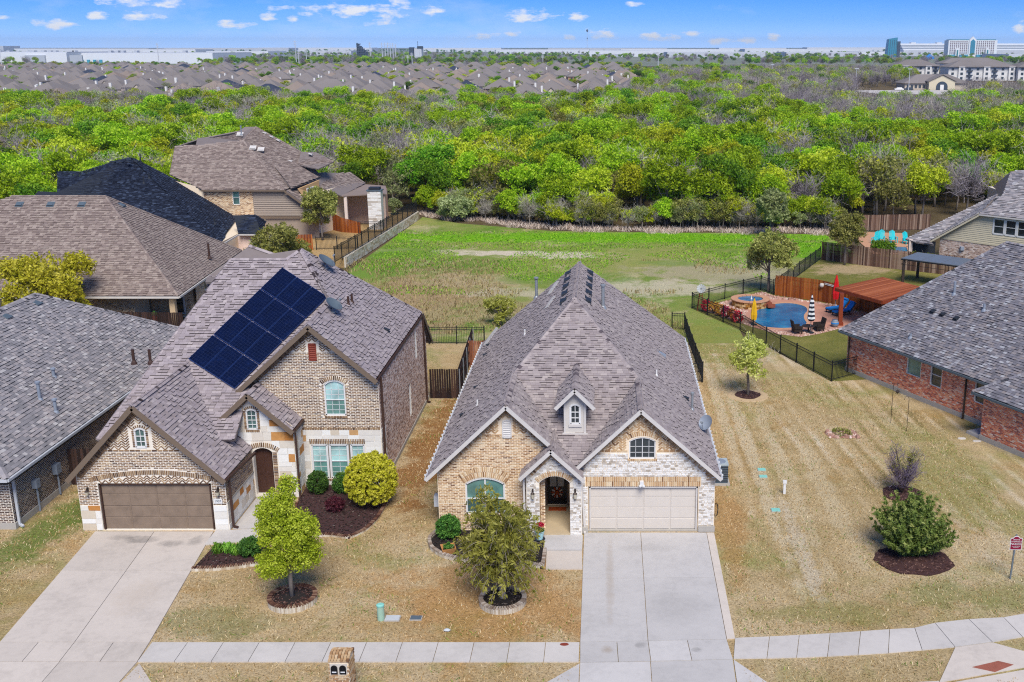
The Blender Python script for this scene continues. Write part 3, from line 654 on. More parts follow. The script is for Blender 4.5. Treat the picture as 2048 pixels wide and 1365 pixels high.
# dormer body
WM = Wall((0, 44.5, 0), (1, 0, 0)); dw = hole(-1.64, -1.22, 4.62, 5.52, .1)
dm = skin(CH, WM, [(-1.93, 4.0), (-.95, 4.0), (-.95, 5.75), (-1.44, 6.2), (-1.93, 5.75)], [dw], 'stucco', .08, 'dormer')
MB().prism([(-1.93, 44.5, 4.0), (-1.93, 44.5, 5.75), (-1.93, 46.9, 5.75), (-1.93, 46.9, 5.2)], (.02, 0, 0)).prism([(-.97, 44.5, 4.0), (-.97, 44.5, 5.75), (-.97, 46.9, 5.75), (-.97, 46.9, 5.2)], (.02, 0, 0)).build('cheek', 'stucco', dm)
MB().box(-1.93, -1.84, 44.46, 44.497, 4.2, 5.7).box(-1.04, -.95, 44.46, 44.497, 4.2, 5.7).box(-2.0, -.88, 44.42, 44.497, 4.1, 4.2).box(-1.72, -1.14, 44.45, 44.497, 4.48, 4.6).build('trim', 'white_trim', dm)
window(dm, WM, -1.64, -1.22, 4.62, 5.52, .1, cols=2, rows=3, gm='window_dark', depth=.04, fw=.045, bw=.03, grid=(2, 3))
for s_, sx in ((-1, -.95), (1, .892)):
    n = V(sx if s_ < 0 else sx, 0, 1); n /= np.linalg.norm(n)
    for i in range(5):
        Y = 53.8 + i * 1.75; X = -1.65 + s_ * .62; Z = 8.59 - .62 * abs(sx) + .02
        slot_vent(CH, (X, Y, Z), (0, 1, 0), n, .8)
for p in [(-4.31, 63.04, 6.06), (-.24, 55.2, 7.33)]: pipe_vent(CH, p, 1.25, .09)
for p in [(-4.38, 54.5, 6.0), (-6.17, 47.9, 4.29), (2.44, 50.6, 4.95)]: pipe_vent(CH, p, .4, .04, 'white_frame', False)
pipe_vent(CH, (4.19, 49.94, 3.39), .9, .06)
nl = V(-.95, 0, 1) / math.hypot(.95, 1)
for p in [(-7.17, 62.04, 3.34), (-7.12, 59.7, 3.39), (-6.79, 52.6, 3.7), (-7.02, 48.9, 3.49)]: slot_vent(CH, p, (0, 1, 0), nl, .22, lh=.22)
nr = V(.892, 0, 1) / math.hypot(.892, 1); slot_vent(CH, (3.94, 51.07, 3.61), (0, 1, 0), nr, .26, lh=.24); slot_vent(CH, (2.93, 56.06, 4.5), (0, 1, 0), nr, .3, 'dish_grey', .5)
MB().box(4.6, 5.0, 47.4, 47.6, 2.62, 2.75).build('gutter_cap', 'gutter_white', CH)
# pale repaired shingle patches on the left slope
for x, y, dx, dy in [(-7.26, 64.3, .42, 1.6), (-3.14, 60.6, .35, 1.2), (-3.12, 56.9, .3, .9)]:
    q = [(x - dx, y - dy * .5), (x - dx * .2, y - dy), (x + dx, y + dy * .3), (x + dx * .4, y + dy), (x - dx * .6, y + dy * .2)]
    MB().prism([V(a, c, 2.7 + .95 * (a + 7.85)) + nl * .035 for a, c in q], nl * .012, .5).build('roof_patch', 'stucco', CH)
# rows of tiny clips along the gutters
for X, Y0, n in ((-7.96, 43.2, 44), (5.02, 43.2, 44)):
    b = MB()
    for i in range(n): b.box(X - .03, X + .03, Y0 + i * .5, Y0 + i * .5 + .07, 2.66, 2.74)
    b.build('gutter_light', 'white_frame', CH)['kind'] = 'stuff'
downspout(CH, (-1.16, 43.2, 2.9), (-1.0, 43.2, .12), 'white_trim'); downspout(CH, (-3.62, 42.7, 2.75), (-3.6, 42.7, .1), 'white_trim')
lm = MB().box(1.42, 1.58, 43.1, 43.3, 2.24, 2.42); lm.lathe((1.43, 43.1, 2.16), [(.03, 0), (.07, .06), (.06, .12)], 8); lm.lathe((1.57, 43.1, 2.16), [(.03, 0), (.07, .06), (.06, .12)], 8); lm.build('flood_light', 'white_frame', CH)
MB().box(-7.75, -7.48, 43.9, 44.3, .9, 1.4).build('meter_box', 'gutter_white', CH)
satdish('satellite_dish', 'grey satellite dish on the right eave of the tan brick house', (4.75, 47.9, 2.8), (-.45, -.6, .5), .38, .6)
# porch things
dmt = MB().box(-2.72, -1.9, 45.12, 45.5, .152, .172).build('door_mat', 'mat_rust'); tag(dmt, 'rust red doormat before the black front door', 'doormat')
wr = root('door_wreath', 'round cream and orange wreath on the black front door', 'wreath', (-2.34, 45.78, .78))
for i in range(12):
    a = 2 * math.pi * i / 12; c = V(-2.34 + .2 * math.cos(a), 45.79, .78 + .2 * math.sin(a)); t_ = V(-math.sin(a), 0, math.cos(a)) * .035; r_ = V(math.cos(a), 0, math.sin(a)) * .075
    MB().obox(c, t_, V(0, .02, 0), r_).build('petal', 'lamp_glass' if i % 2 else 'mat_rust', wr)
MB().lathe((-2.34, 45.8, 1.2), [(.1, -.02), (.1, .02)], 10).build('centre', 'mat_rust', wr).matrix_basis = Matrix.Translation((-2.34, 45.77, .78)) @ Matrix.Rotation(R(90), 4, 'X') @ Matrix.Translation((2.34, -45.8, -1.2))
# air conditioner
ac = root('air_conditioner', 'grey outdoor air conditioning unit on a pad beside the tan brick house', 'air conditioner', (5.55, 48.9, 0))
MB().box(5.0, 6.0, 48.35, 49.5, -.02, .08).build('pad', 'slab_edge', ac); MB().box(5.08, 5.9, 48.5, 49.35, .08, 1.0).build('cabinet', 'ac_body', ac)
MB().box(5.06, 5.92, 48.48, 49.37, 1.0, 1.06).build('top_panel', 'ac_top', ac); MB().lathe((5.49, 48.92, 1.06), [(.33, 0), (.33, .02), (.08, .05)], 20).build('fan_grille', 'dish_grey', ac)
for i in range(9): MB().box(5.07, 5.91, 48.485, 48.5, .14 + i * .095, .17 + i * .095).build('louver_fin', 'dark_vent', ac)
hs = MB(); hs.tube([(4.85 + .09 * math.sin(i * .9), 43.9 + .16 * math.cos(i * .9), .75 + .26 * math.sin(i * .9 + 1.2)) for i in range(34)], .022, 5)
tag(hs.build('garden_hose', 'black_rubber', smooth=True), 'dark garden hose coiled on the right wall of the tan house', 'hose')
# ------------------------------------------------------------------ two-storey house with solar panels
LH = root('solar_house', 'brown brick and white stone two-storey house with blue solar panels on its brown roof', 'house', (-17, 43.5, 0))
bt = lambda: min(1, max(0, random.gauss(.42, .22)))
WG = Wall((0, 43.4, 0), (1, 0, 0))
gw = [(-23.3, -.05), (-16.8, -.05), (-16.8, 2.45), (-20.33, 5.72), (-23.3, 2.6)]
gh = hole(-22.4, -17.42, .01, 2.24); gwin = hole(-20.5, -20.04, 3.93, 4.8, .12)
k = skin(LH, WG, gw, [gh, gwin], 'mortar_cream', .35); b = MB()
run_bond(b, WG, [(-23.28, 1.22), (-16.82, 1.22), (-16.82, 2.4), (-18.3, 3.72), (-22.3, 3.72), (-23.28, 2.6)], [[(-22.42, 0), (-17.4, 0), (-17.4, 2.3)] + arc(-22.78, -17.05, 2.38, .58)[::-1] + [(-22.42, 2.3)]], bw=.2, bh=.043, gap=.035, tf=bt)
soldier(b, WG, arc(-22.7, -17.15, 2.3, .36, 20), .2, bw=.05, gap=.026, proud=.03, tf=bt)
herring(b, WG, [(-22.5, 2.27), (-17.3, 2.27), (-17.9, 2.42), (-18.8, 2.56), (-19.9, 2.64), (-21.0, 2.56), (-21.9, 2.42)], tf=bt, bl=.2, bw=.05, gap=.03)
soldier(b, WG, [(-22.25, 3.74), (-18.4, 3.74)], .07, bw=.2, gap=.03, tf=bt)
herring(b, WG, [(-22.3, 3.84), (-18.35, 3.84), (-20.33, 5.66)], [hole(-20.62, -19.92, 3.8, 4.92, .15)], tf=bt, bl=.22, bw=.05, gap=.035)
soldier(b, WG, [(-23.25, 2.6), (-20.36, 5.68)], .22, side=-1, bw=.05, gap=.03, tf=bt, proud=.03); soldier(b, WG, [(-20.3, 5.68), (-16.85, 2.48)], .22, side=-1, bw=.05, gap=.03, tf=bt, proud=.03)
soldier(b, WG, arc(-20.56, -19.98, 4.7, .14), .12, bw=.05, gap=.03, tf=bt); soldier(b, WG, [(-20.52, 3.93), (-20.52, 4.7)], .1, tf=bt); soldier(b, WG, [(-20.02, 4.7), (-20.02, 3.93)], .1, tf=bt)
b.build('brickwork', 'brick_brown', k)['kind'] = 'stuff'
ashlar(k, WG, [(-23.28, 0), (-22.42, 0), (-22.42, 1.18), (-23.28, 1.18)], [], orange=.3); ashlar(k, WG, [(-17.4, 0), (-16.82, 0), (-16.82, 1.18), (-17.4, 1.18)], [], orange=.02)
window(LH, WG, -20.5, -20.04, 3.93, 4.8, .12, cols=2, rows=3, gm='window_glass', fw=.045, bw=.025, depth=.05, grid=(2, 3))
garage_door(LH, WG, -22.36, -17.46, .02, 2.22, 'garage_brown', 4, 4, 'brown_gutter')
lantern(LH, WG, -22.85, 1.85, s=.8); lantern(LH, WG, -17.12, 1.85, s=.8)
MB().box(-17.36, -16.98, 43.34, 43.385, 1.3, 1.52).build('number_plaque', 'white_frame', LH)
# garage side wall
WS = Wall((-16.8, 43.4, 0), (0, 1, 0)); k = skin(LH, WS, [(0, -.05), (5.2, -.05), (5.2, 2.6), (0, 2.6)], [], 'mortar_cream', name='side_wall'); b = MB()
run_bond(b, WS, [(.02, 1.34), (5.2, 1.34), (5.2, 2.55), (.02, 2.55)], bw=.2, bh=.043, gap=.035, tf=bt); b.build('brickwork', 'brick_brown', k)['kind'] = 'stuff'
ashlar(k, WS, [(0, 0), (5.2, 0), (5.2, 1.26), (0, 1.26)], [], orange=.12); MB().bar(WS.p(0, 1.3, .02), WS.p(5.2, 1.3, .02), .05, .06).build('ledge', 'slab_edge', k)
# entrance
WE = Wall((0, 47, 0), (1, 0, 0)); eh = hole(-16.72, -15.82, .12, 2.5, .2); ew = hole(-16.86, -16.4, 3.45, 4.42, .1)
k = skin(LH, WE, [(-16.8, 0), (-14.75, 0), (-14.75, 3.6), (-16.65, 5.2), (-18.4, 3.55), (-16.8, 2.4)], [eh, ew], 'mortar_cream', .3)
ashlar(k, WE, [(-16.8, 0), (-14.75, 0), (-14.75, 3.4), (-16.65, 4.9), (-18.0, 3.6), (-16.8, 2.5)], [hole(-17.0, -15.55, 0, 2.8, .3), hole(-17.0, -16.26, 3.28, 4.6)], orange=.12, hmin=.22, hmax=.45, wmin=.3, wmax=.65)
b = MB(); soldier(b, WE, arc(-17.0, -15.55, 2.3, .26), .22, bw=.05, gap=.03, tf=bt, proud=.03); soldier(b, WE, [(-15.8, .1), (-15.8, 2.3)], .2, side=-1, bw=.05, gap=.03, tf=bt)
soldier(b, WE, [(-18.35, 3.6), (-16.68, 5.16)], .2, side=-1, bw=.05, gap=.03, tf=bt, proud=.03); soldier(b, WE, [(-16.62, 5.16), (-14.8, 3.62)], .2, side=-1, bw=.05, gap=.03, tf=bt, proud=.03)
soldier(b, WE, [(-16.88, 3.45), (-16.88, 4.36)], .11, bw=.05, tf=bt, proud=.03); soldier(b, WE, [(-16.38, 4.36), (-16.38, 3.45)], .11, bw=.05, tf=bt, proud=.03); soldier(b, WE, arc(-16.9, -16.36, 4.36, .12), .11, bw=.05, tf=bt, proud=.03); soldier(b, WE, [(-16.95, 3.32), (-16.3, 3.32)], .1, bw=.05, tf=bt, proud=.05)
b.build('brickwork', 'brick_brown', k)['kind'] = 'stuff'
window(LH, WE, -16.86, -16.4, 3.45, 4.42, .1, cols=2, rows=4, gm='window_glass', fw=.04, bw=.02, depth=.04, grid=(2, 4))
dr = MB().box(-16.7, -15.84, 47.25, 47.3, .14, 2.5).build('front_door', 'door_wood', LH)
for x in (-16.6, -16.22): 
    for z0, z1 in ((.3, .95), (1.1, 2.2)): MB().box(x, x + .3, 47.23, 47.25, z0, z1).build('door_panel', 'door_wood', dr)
WR = Wall((-14.75, 47, 0), (0, 1, 0)); k = skin(LH, WR, [(0, 0), (1.43, 0), (1.43, 3.5), (0, 3.5)], [], 'mortar_cream', name='return_wall'); ashlar(k, WR, [(0, 0), (1.43, 0), (1.43, 3.4), (0, 3.4)], [], orange=.06)
downspout(LH, (-14.62, 46.9, 3.5), (-14.62, 46.9, .1), 'brown_gutter')
# two-storey front
W2 = Wall((0, 48.43, 0), (1, 0, 0)); uw = hole(-13.55, -12.56, 3.62, 5.39, .22); lws = [(-14.36, -13.62), (-13.48, -12.62), (-12.44, -11.82)]
lh = hole(-14.36, -11.82, .37, 2.14)
k = skin(LH, W2, [(-16, 0), (-10.95, 0), (-10.95, 5.45), (-13.94, 8.05), (-17.4, 5.0), (-16, 3.5)], [uw, lh], 'mortar_cream', .12); b = MB()
run_bond(b, W2, [(-15.6, 2.98), (-10.97, 2.98), (-10.97, 5.4), (-12.55, 6.8), (-15.35, 6.8), (-17.2, 5.0)], [hole(-13.72, -12.39, 3.5, 5.62, .25)], bw=.2, bh=.043, gap=.035, tf=bt)
run_bond(b, W2, [(-13.72, 3.6), (-13.56, 3.6), (-13.56, 5.2), (-13.72, 5.2)], tf=bt); run_bond(b, W2, [(-12.55, 3.6), (-12.39, 3.6), (-12.39, 5.2), (-12.55, 5.2)], tf=bt)
soldier(b, W2, arc(-13.62, -12.5, 5.2, .22), .2, bw=.05, gap=.03, tf=bt, proud=.03); soldier(b, W2, [(-15.5, 2.9), (-10.97, 2.9)], .08, bw=.1, gap=.02, tf=bt, proud=.03)
herring(b, W2, [(-15.35, 6.84), (-12.55, 6.84), (-13.94, 8.0)], [hole(-14.14, -13.78, 6.2, 7.22)], bl=.2, bw=.05, gap=.035, tf=bt)
soldier(b, W2, [(-17.3, 5.1), (-13.97, 8.0)], .22, side=-1, bw=.05, gap=.03, tf=bt, proud=.03); soldier(b, W2, [(-13.9, 8.0), (-11.0, 5.5)], .22, side=-1, bw=.05, gap=.03, tf=bt, proud=.03)
soldier(b, W2, [(-14.45, 2.18), (-11.75, 2.18)], .24, bw=.05, gap=.03, tf=bt, proud=.035); soldier(b, W2, [(-13.6, 3.5), (-12.5, 3.5)], .09, bw=.1, tf=bt, proud=.05); soldier(b, W2, [(-14.4, .26), (-11.8, .26)], .09, bw=.1, tf=bt, proud=.05)
b.build('brickwork', 'brick_brown', k)['kind'] = 'stuff'
ashlar(k, W2, [(-15.0, 0), (-10.97, 0), (-10.97, 2.88), (-15.0, 2.88)], [hole(-14.46, -11.74, .25, 2.44)], orange=.1, hmin=.22, hmax=.42, wmin=.35, wmax=.8)
louver(LH, W2, -14.12, -13.8, 6.4, 7.2, .0, 'louver_red')
window(LH, W2, -13.55, -12.56, 3.62, 5.39, .22, cols=1, rows=2, gm='window_pale', fw=.06, grid=(3, 6))
for a, c in lws: window(LH, W2, a, c, .39, 2.12, cols=1, rows=2, gm='window_pale', fw=.05, depth=.06, grid=(2, 6))
for a, c in ((-13.62, -13.48), (-12.62, -12.44)): MB().box(a, c, 48.45, 48.5, .37, 2.14).build('window_post', 'brown_trim', LH)
# right side wall
WX = Wall((-10.95, 48.43, 0), (0, 1, 0)); so = [(0, -.05), (13.4, -.05), (13.4, 3.9), (12.2, 5.5), (0, 5.5)]
s1, s2 = hole(9.8, 10.35, 3.5, 5.1), hole(7.4, 7.95, .95, 2.75)
k = skin(LH, WX, so, [s1, s2], 'mortar_cream', name='side_wall'); b = MB()
run_bond(b, WX, [(1.1, .2), (13.4, .2), (13.4, 3.9), (12.2, 5.45), (.02, 5.45), (.02, 2.95), (1.1, 2.95)], [s1, s2], bw=.2, bh=.05, gap=.026); b.build('brickwork', 'brick_mauve', k)['kind'] = 'stuff'
ashlar(k, WX, [(0, 0), (1.05, 0), (1.05, 2.9), (0, 2.9)], [], orange=.0)
for u0, u1, v0, v1 in ((9.8, 10.35, 3.5, 5.1), (7.4, 7.95, .95, 2.75)): window(LH, WX, u0, u1, v0, v1, cols=1, rows=2, gm='window_dark', fw=.05, grid=(2, 6))
MB().box(-10.97, -10.9, 48.4, 61.9, -.1, .2).build('foundation', 'slab_edge', LH)
MB().prism([(-23.2, 43.6, 0), (-16.95, 43.6, 0), (-16.95, 47.3, 0), (-15, 47.5, 0), (-15, 48.7, 0), (-11.1, 48.7, 0), (-11.1, 61.7, 0), (-23.2, 66, 0)], (0, 0, 2.5), .5).build('wall_core', 'mortar_cream', LH)
MB().prism([(-17.2, 48.75, 2.5), (-11.1, 48.75, 2.5), (-11.1, 61, 2.5), (-17.2, 61, 2.5)], (0, 0, 2.6), .5).build('wall_core', 'mortar_cream', LH)
for a, c in (((-10.86, 48.7, 5.45), (-10.86, 48.7, .15)), ((-10.88, 60.8, 5.4), (-10.88, 61.0, .1)), ((-16.66, 43.55, 2.5), (-16.66, 43.55, .12))): downspout(LH, a, c, 'brown_gutter', .1, (.2, 0))
# roof
zf = lambda Y: 5.94 + .65 * (Y - 49.43); zr = lambda X: 5.6 + .88 * (-10.96 - X)
RL = Roof(LH, 'shingle_brown', 'shingle_brown_piece', .24, .18, individuals=300, jig=.25, butt=(.008, .015), dash=.55)
zfl = lambda X: 8.25 - .9 * (-13.94 - X)
RL.plane([(x, y, zf(y)) for x, y in [(-23.35, 45.6), (-17, 45.6), (-17, 48.6), (-14.0, 48.6), (-14.16, 53.0), (-16.35, 56.13), (-17, 55.5), (-19.95, 55.5)]])
RL.plane([(-10.96, 47.95, 5.6), (-10.96, 61, 5.6), (-16.35, 56.1, zr(-16.35)), (-14.16, 52.75, zr(-14.16)), (-13.96, 47.95, zr(-13.96))])
RL.plane([(-13.96, 47.95, 8.23), (-14.1, 53, 8.3), (-17.3, 48.4, zfl(-17.3)), (-17.5, 47.95, zfl(-17.5))])
RL.plane([(-20.33, 43.08, 5.94), (-20.33, 49.6, 5.94), (-17.6, 47.0, 5.94 - .945 * 2.73), (-16.72, 46.98, 5.94 - .945 * 3.61), (-16.72, 43.08, 5.94 - .945 * 3.61)])
RL.plane([(-20.33, 43.08, 5.94), (-20.33, 49.6, 5.94), (-23.5, 46.0, 2.6), (-23.5, 43.08, 2.6)])
ez = lambda X: 5.28 - .92 * abs(X + 16.65)
RL.plane([(-16.65, 46.65, 5.28), (-16.65, 48.5, 5.28), (-18.5, 46.9, ez(-18.5)), (-18.5, 46.65, ez(-18.5))]); RL.plane([(-16.65, 46.65, 5.28), (-16.65, 48.9, 5.28), (-14.7, 48.43, ez(-14.7)), (-14.7, 46.65, ez(-14.7))])
RL.plane([(-10.96, 61, 5.6), (-16.35, 56.1, 10.3), (-16.35, 64.5, 3.0), (-10.96, 63.8, 3.1)], shingle=False)
RL.plane([(-23.35, 45.6, zf(45.6)), (-19.95, 55.5, zf(55.5)), (-21.5, 62, 6.2), (-23.5, 62, 2.6)], shingle=False)
RL.plane([(-19.95, 55.5, 9.87), (-17, 55.5, 9.87), (-16.35, 56.13, 10.3), (-16.4, 64.5, 3.0), (-21.5, 62, 6.2)], shingle=False)
# second peak behind
pk = (-20.06, 59.0, 9.99)
RL.plane([pk, (-17.4, 58.2, 9.25), (-16.5, 56.3, 8.6), (-21.5, 55.7, 8.6), (-21.9, 57.0, 8.6)]); RL.plane([pk, (-17.4, 58.2, 9.25), (-17.5, 64, 6), (-22.5, 64, 6), (-21.9, 57, 8.6)], shingle=False)
for a, c in [((-20.33, 43.1, 5.96), (-20.33, 49.5, 5.96)), ((-13.96, 48, 8.25), (-14.13, 52.9, 8.35)), ((-14.16, 52.9, 8.4), (-16.35, 56.1, 10.35)), ((-16.35, 56.1, 10.35), (-17.05, 55.5, 9.9)), ((-19.9, 55.5, 9.9), (-17.05, 55.5, 9.9)), ((-16.65, 46.7, 5.3), (-16.65, 48.4, 5.3)), ((-23.3, 45.7, 3.5), (-19.95, 55.5, 9.9)), ((-16.35, 56.1, 10.33), (-10.98, 61, 5.65)), (pk, (-17.4, 58.2, 9.27))]: RL.cap(a, c, .15)
RL.done()
boards(LH, [((-23.55, 43.05, 2.45), (-20.33, 43.05, 5.85)), ((-20.33, 43.05, 5.85), (-16.68, 43.05, 2.4)), ((-18.55, 46.62, 3.48), (-16.65, 46.62, 5.19)), ((-16.65, 46.62, 5.19), (-14.66, 46.62, 3.36)), ((-13.96, 47.92, 8.12), (-10.9, 47.92, 5.43)), ((-17.55, 47.92, 4.92), (-13.96, 47.92, 8.12)), ((-10.9, 61.05, 5.5), (-10.9, 63.9, 3.0)), ((-18.5, 46.7, 3.5), (-16.75, 46.7, 2.4))], 'brown_trim', .05, .22)
boards(LH, [((-10.92, 47.95, 5.48), (-10.92, 61, 5.48)), ((-16.66, 43.1, 2.47), (-16.5, 46.6, 2.4)), ((-14.64, 46.65, 3.4), (-14.64, 48.4, 3.4))], 'brown_gutter', .11, .11, 'gutter')
for p in ((-22.96, 49.48, 5.98), (-22.16, 49.48, 5.98)): pipe_vent(LH, p, .75, .07, 'brown_gutter', False)
for p in ((-13.46, 53.83, 7.8), (-13.43, 54.49, 7.78)): pipe_vent(LH, p, .55, .06, 'brown_gutter', False)
slot_vent(LH, (-11.7, 54.49, 6.27), (0, 1, 0), V(.88, 0, 1) / math.hypot(.88, 1), .25, lh=.25)
satdish('satellite_dish', 'grey satellite dish near the top of the solar house roof', (-15.1, 56.0, 9.28), (.6, -.1, .8), .5, .3, 'ac_body'); satdish('satellite_dish', 'grey satellite dish on the right roof slope beside the solar panels', (-13.65, 51.4, 8.0), (.55, -.2, .8), .45, .3, 'ac_body')
# solar panels: one array of twelve, lying on the front slope
m, t, bs = new_mat('solar_cell'); v = t.n('ShaderNodeTexCoord').outputs['UV']; pv = posvec(t)
col = t.ramp(t.noise(pv, 2.2, 4, .7), [(.3, S('050f2c', .6)), (.6, S('081840', .6)), (.85, S('142c62', .6))]); t.l(col, bs.inputs['Base Color']); bs.inputs['Roughness'].default_value = .3; bs.inputs['Specular IOR Level'].default_value = .25
plain('solar_back', S('101f48', .6), .4, .2); plain('panel_frame', S('2c4a8c', .6), .45, .2)
SP = root('solar_panel_array', 'array of twelve dark blue solar panels on the brown front roof slope', 'solar panels', (-17.3, 51.5, zf(51.5)))
cn = [V(x, y, zf(y)) for x, y in ((-20.34, 49.57), (-17.65, 48.0), (-14.28, 53.09), (-17.04, 54.89))]; sn = V(0, -.65, 1); sn /= np.linalg.norm(sn)
def bil(a, c): return cn[0] * (1 - a) * (1 - c) + cn[1] * a * (1 - c) + cn[2] * a * c + cn[3] * (1 - a) * c
for i in range(3):
    for j in range(4):
        g_ = .006; q = [bil((i + a) / 3 + (g_ if a == 0 else -g_), (j + c) / 4 + (g_ * .7 if c == 0 else -g_ * .7)) + sn * .10 for a, c in ((0, 0), (1, 0), (1, 1), (0, 1))]
        fr = MB().prism(q, sn * .04, .5).build('panel', 'panel_frame', SP); cc = sum(q) / 4
        [MB().prism([cc + (q[0] - cc) * (1 - .03) * 1 * 0 + (q[0] * (1 - a) * (1 - c) + q[1] * a * (1 - c) + q[2] * a * c + q[3] * (1 - a) * c - cc) * .965 + cc * 0 + sn * .041 for a, c in ((i2 / 6 + .004, j2 / 10 + .003), ((i2 + 1) / 6 - .004, j2 / 10 + .003), ((i2 + 1) / 6 - .004, (j2 + 1) / 10 - .003), (i2 / 6 + .004, (j2 + 1) / 10 - .003))], sn * .004, .5) for i2 in range(0)]
        cs2 = MB()
        for i2 in range(6):
            for j2 in range(10):
                cs2.face([(q[0] * (1 - a) * (1 - c) + q[1] * a * (1 - c) + q[2] * a * c + q[3] * (1 - a) * c - cc) * .97 + cc + sn * .044 for a, c in ((i2 / 6 + .012, j2 / 10 + .008), ((i2 + 1) / 6 - .012, j2 / 10 + .008), ((i2 + 1) / 6 - .012, (j2 + 1) / 10 - .008), (i2 / 6 + .012, (j2 + 1) / 10 - .008))])
        MB().prism([x + (cc - x) * .02 + sn * .04 for x in q], sn * .002, .5).build('back_sheet', 'solar_back', fr); cs2.build('cells', 'solar_cell', fr)['kind'] = 'stuff'
for c in np.linspace(.06, .94, 8): MB().bar(bil(.01, c) + sn * .05, bil(.99, c) + sn * .05, .05, .06).build('rail', 'panel_frame', SP)

# ------------------------------------------------------------------ grey-roofed house at the left edge
FL = root('neighbour_house', 'dark brown brick house with weathered grey hip roof at the left edge', 'house', (-30, 46, 0))
WA = Wall((-26.4, 43.55, 0), (0, 1, 0)); k = skin(FL, WA, [(0, -.05), (22, -.05), (22, 2.6), (0, 2.6)], [], 'mortar_cream'); b = MB()
run_bond(b, WA, [(.02, .3), (12, .3), (12, 2.5), (.02, 2.5)], bw=.2, bh=.043, gap=.035); b.build('brickwork', 'brick_dark', k)['kind'] = 'stuff'
WB = Wall((-26.4, 43.55, 0), (1, 0, 0)); k = skin(FL, WB, [(-11, -.05), (0, -.05), (0, 2.6), (-11, 2.6)], [], 'mortar_cream'); b = MB(); run_bond(b, WB, [(-4, .3), (-.02, .3), (-.02, 2.5), (-4, 2.5)], bw=.2, bh=.043, gap=.035); b.build('brickwork', 'brick_dark', k)['kind'] = 'stuff'
MB().box(-37, -26.34, 43.5, 65, -.1, .28).build('foundation', 'slab_edge', FL); MB().box(-37, -26.5, 43.7, 65, .28, 2.5).build('wall_core', 'mortar_cream', FL)
RF = Roof(FL, 'shingle_slate', 'shingle_slate_piece', .26, .18, individuals=300, dash=.3)
RF.plane([(-26.05, 42.9, 2.66), (-26.05, 67, 2.66), (-32.35, 58.95, 7.2), (-32.35, 49.2, 7.2)]); RF.plane([(-26.05, 42.9, 2.66), (-32.35, 49.2, 7.2), (-38.6, 42.9, 2.66)], shingle=True)
RF.plane([(-32.35, 58.95, 7.2), (-26.05, 67, 2.66), (-38.6, 67, 2.66)], shingle=False); RF.plane([(-32.35, 58.95, 7.2), (-38.6, 67, 2.66), (-38.6, 42.9, 2.66), (-32.35, 49.2, 7.2)], shingle=False)
RF.cap((-32.35, 49.2, 7.22), (-32.35, 58.95, 7.22)); RF.cap((-32.35, 58.95, 7.22), (-26.1, 67, 2.7)); RF.cap((-32.35, 49.2, 7.22), (-26.05, 42.9, 2.7)); RF.done()
boards(FL, [((-26.0, 42.85, 2.58), (-26.0, 66, 2.58)), ((-38, 42.85, 2.58), (-26.0, 42.85, 2.58))], 'gutter_white', .12, .12, 'gutter'); boards(FL, [((-26.06, 42.9, 2.46), (-26.06, 66, 2.46)), ((-38, 42.92, 2.46), (-26.1, 42.92, 2.46))], 'dark_vent', .03, .14)
nn = V(.7, 0, 1) / math.hypot(.7, 1)
for p in ((-32.0, 58.0, 6.9), (-32.0, 54.9, 6.9)): slot_vent(FL, p, (0, 1, 0), nn, .55, 'ac_body', .5)
for p, h in (((-27.93, 49.73, 3.98), .95), ((-27.11, 49.51, 3.41), .7), ((-28.45, 52.25, 4.35), .5)): pipe_vent(FL, p, h, .08, 'dish_grey')
downspout(FL, (-26.3, 43.75, 2.5), (-26.3, 43.75, .12), 'gutter_white', .11, (.2, -.1))
for y, z, s_ in ((47.3, 1.35, .2), (45.4, 1.38, .16)):
    m_ = MB().box(-26.38, -26.14, y - s_, y + s_, z - s_ * 1.2, z + s_ * 1.2); m_.tube([(-26.25, y, z - s_), (-26.25, y, .02)], .045, 6); m_.lathe((-26.14, y, z), [(.02, 0)] * 2, 6); m_.build('electric_meter', 'dish_grey', FL)
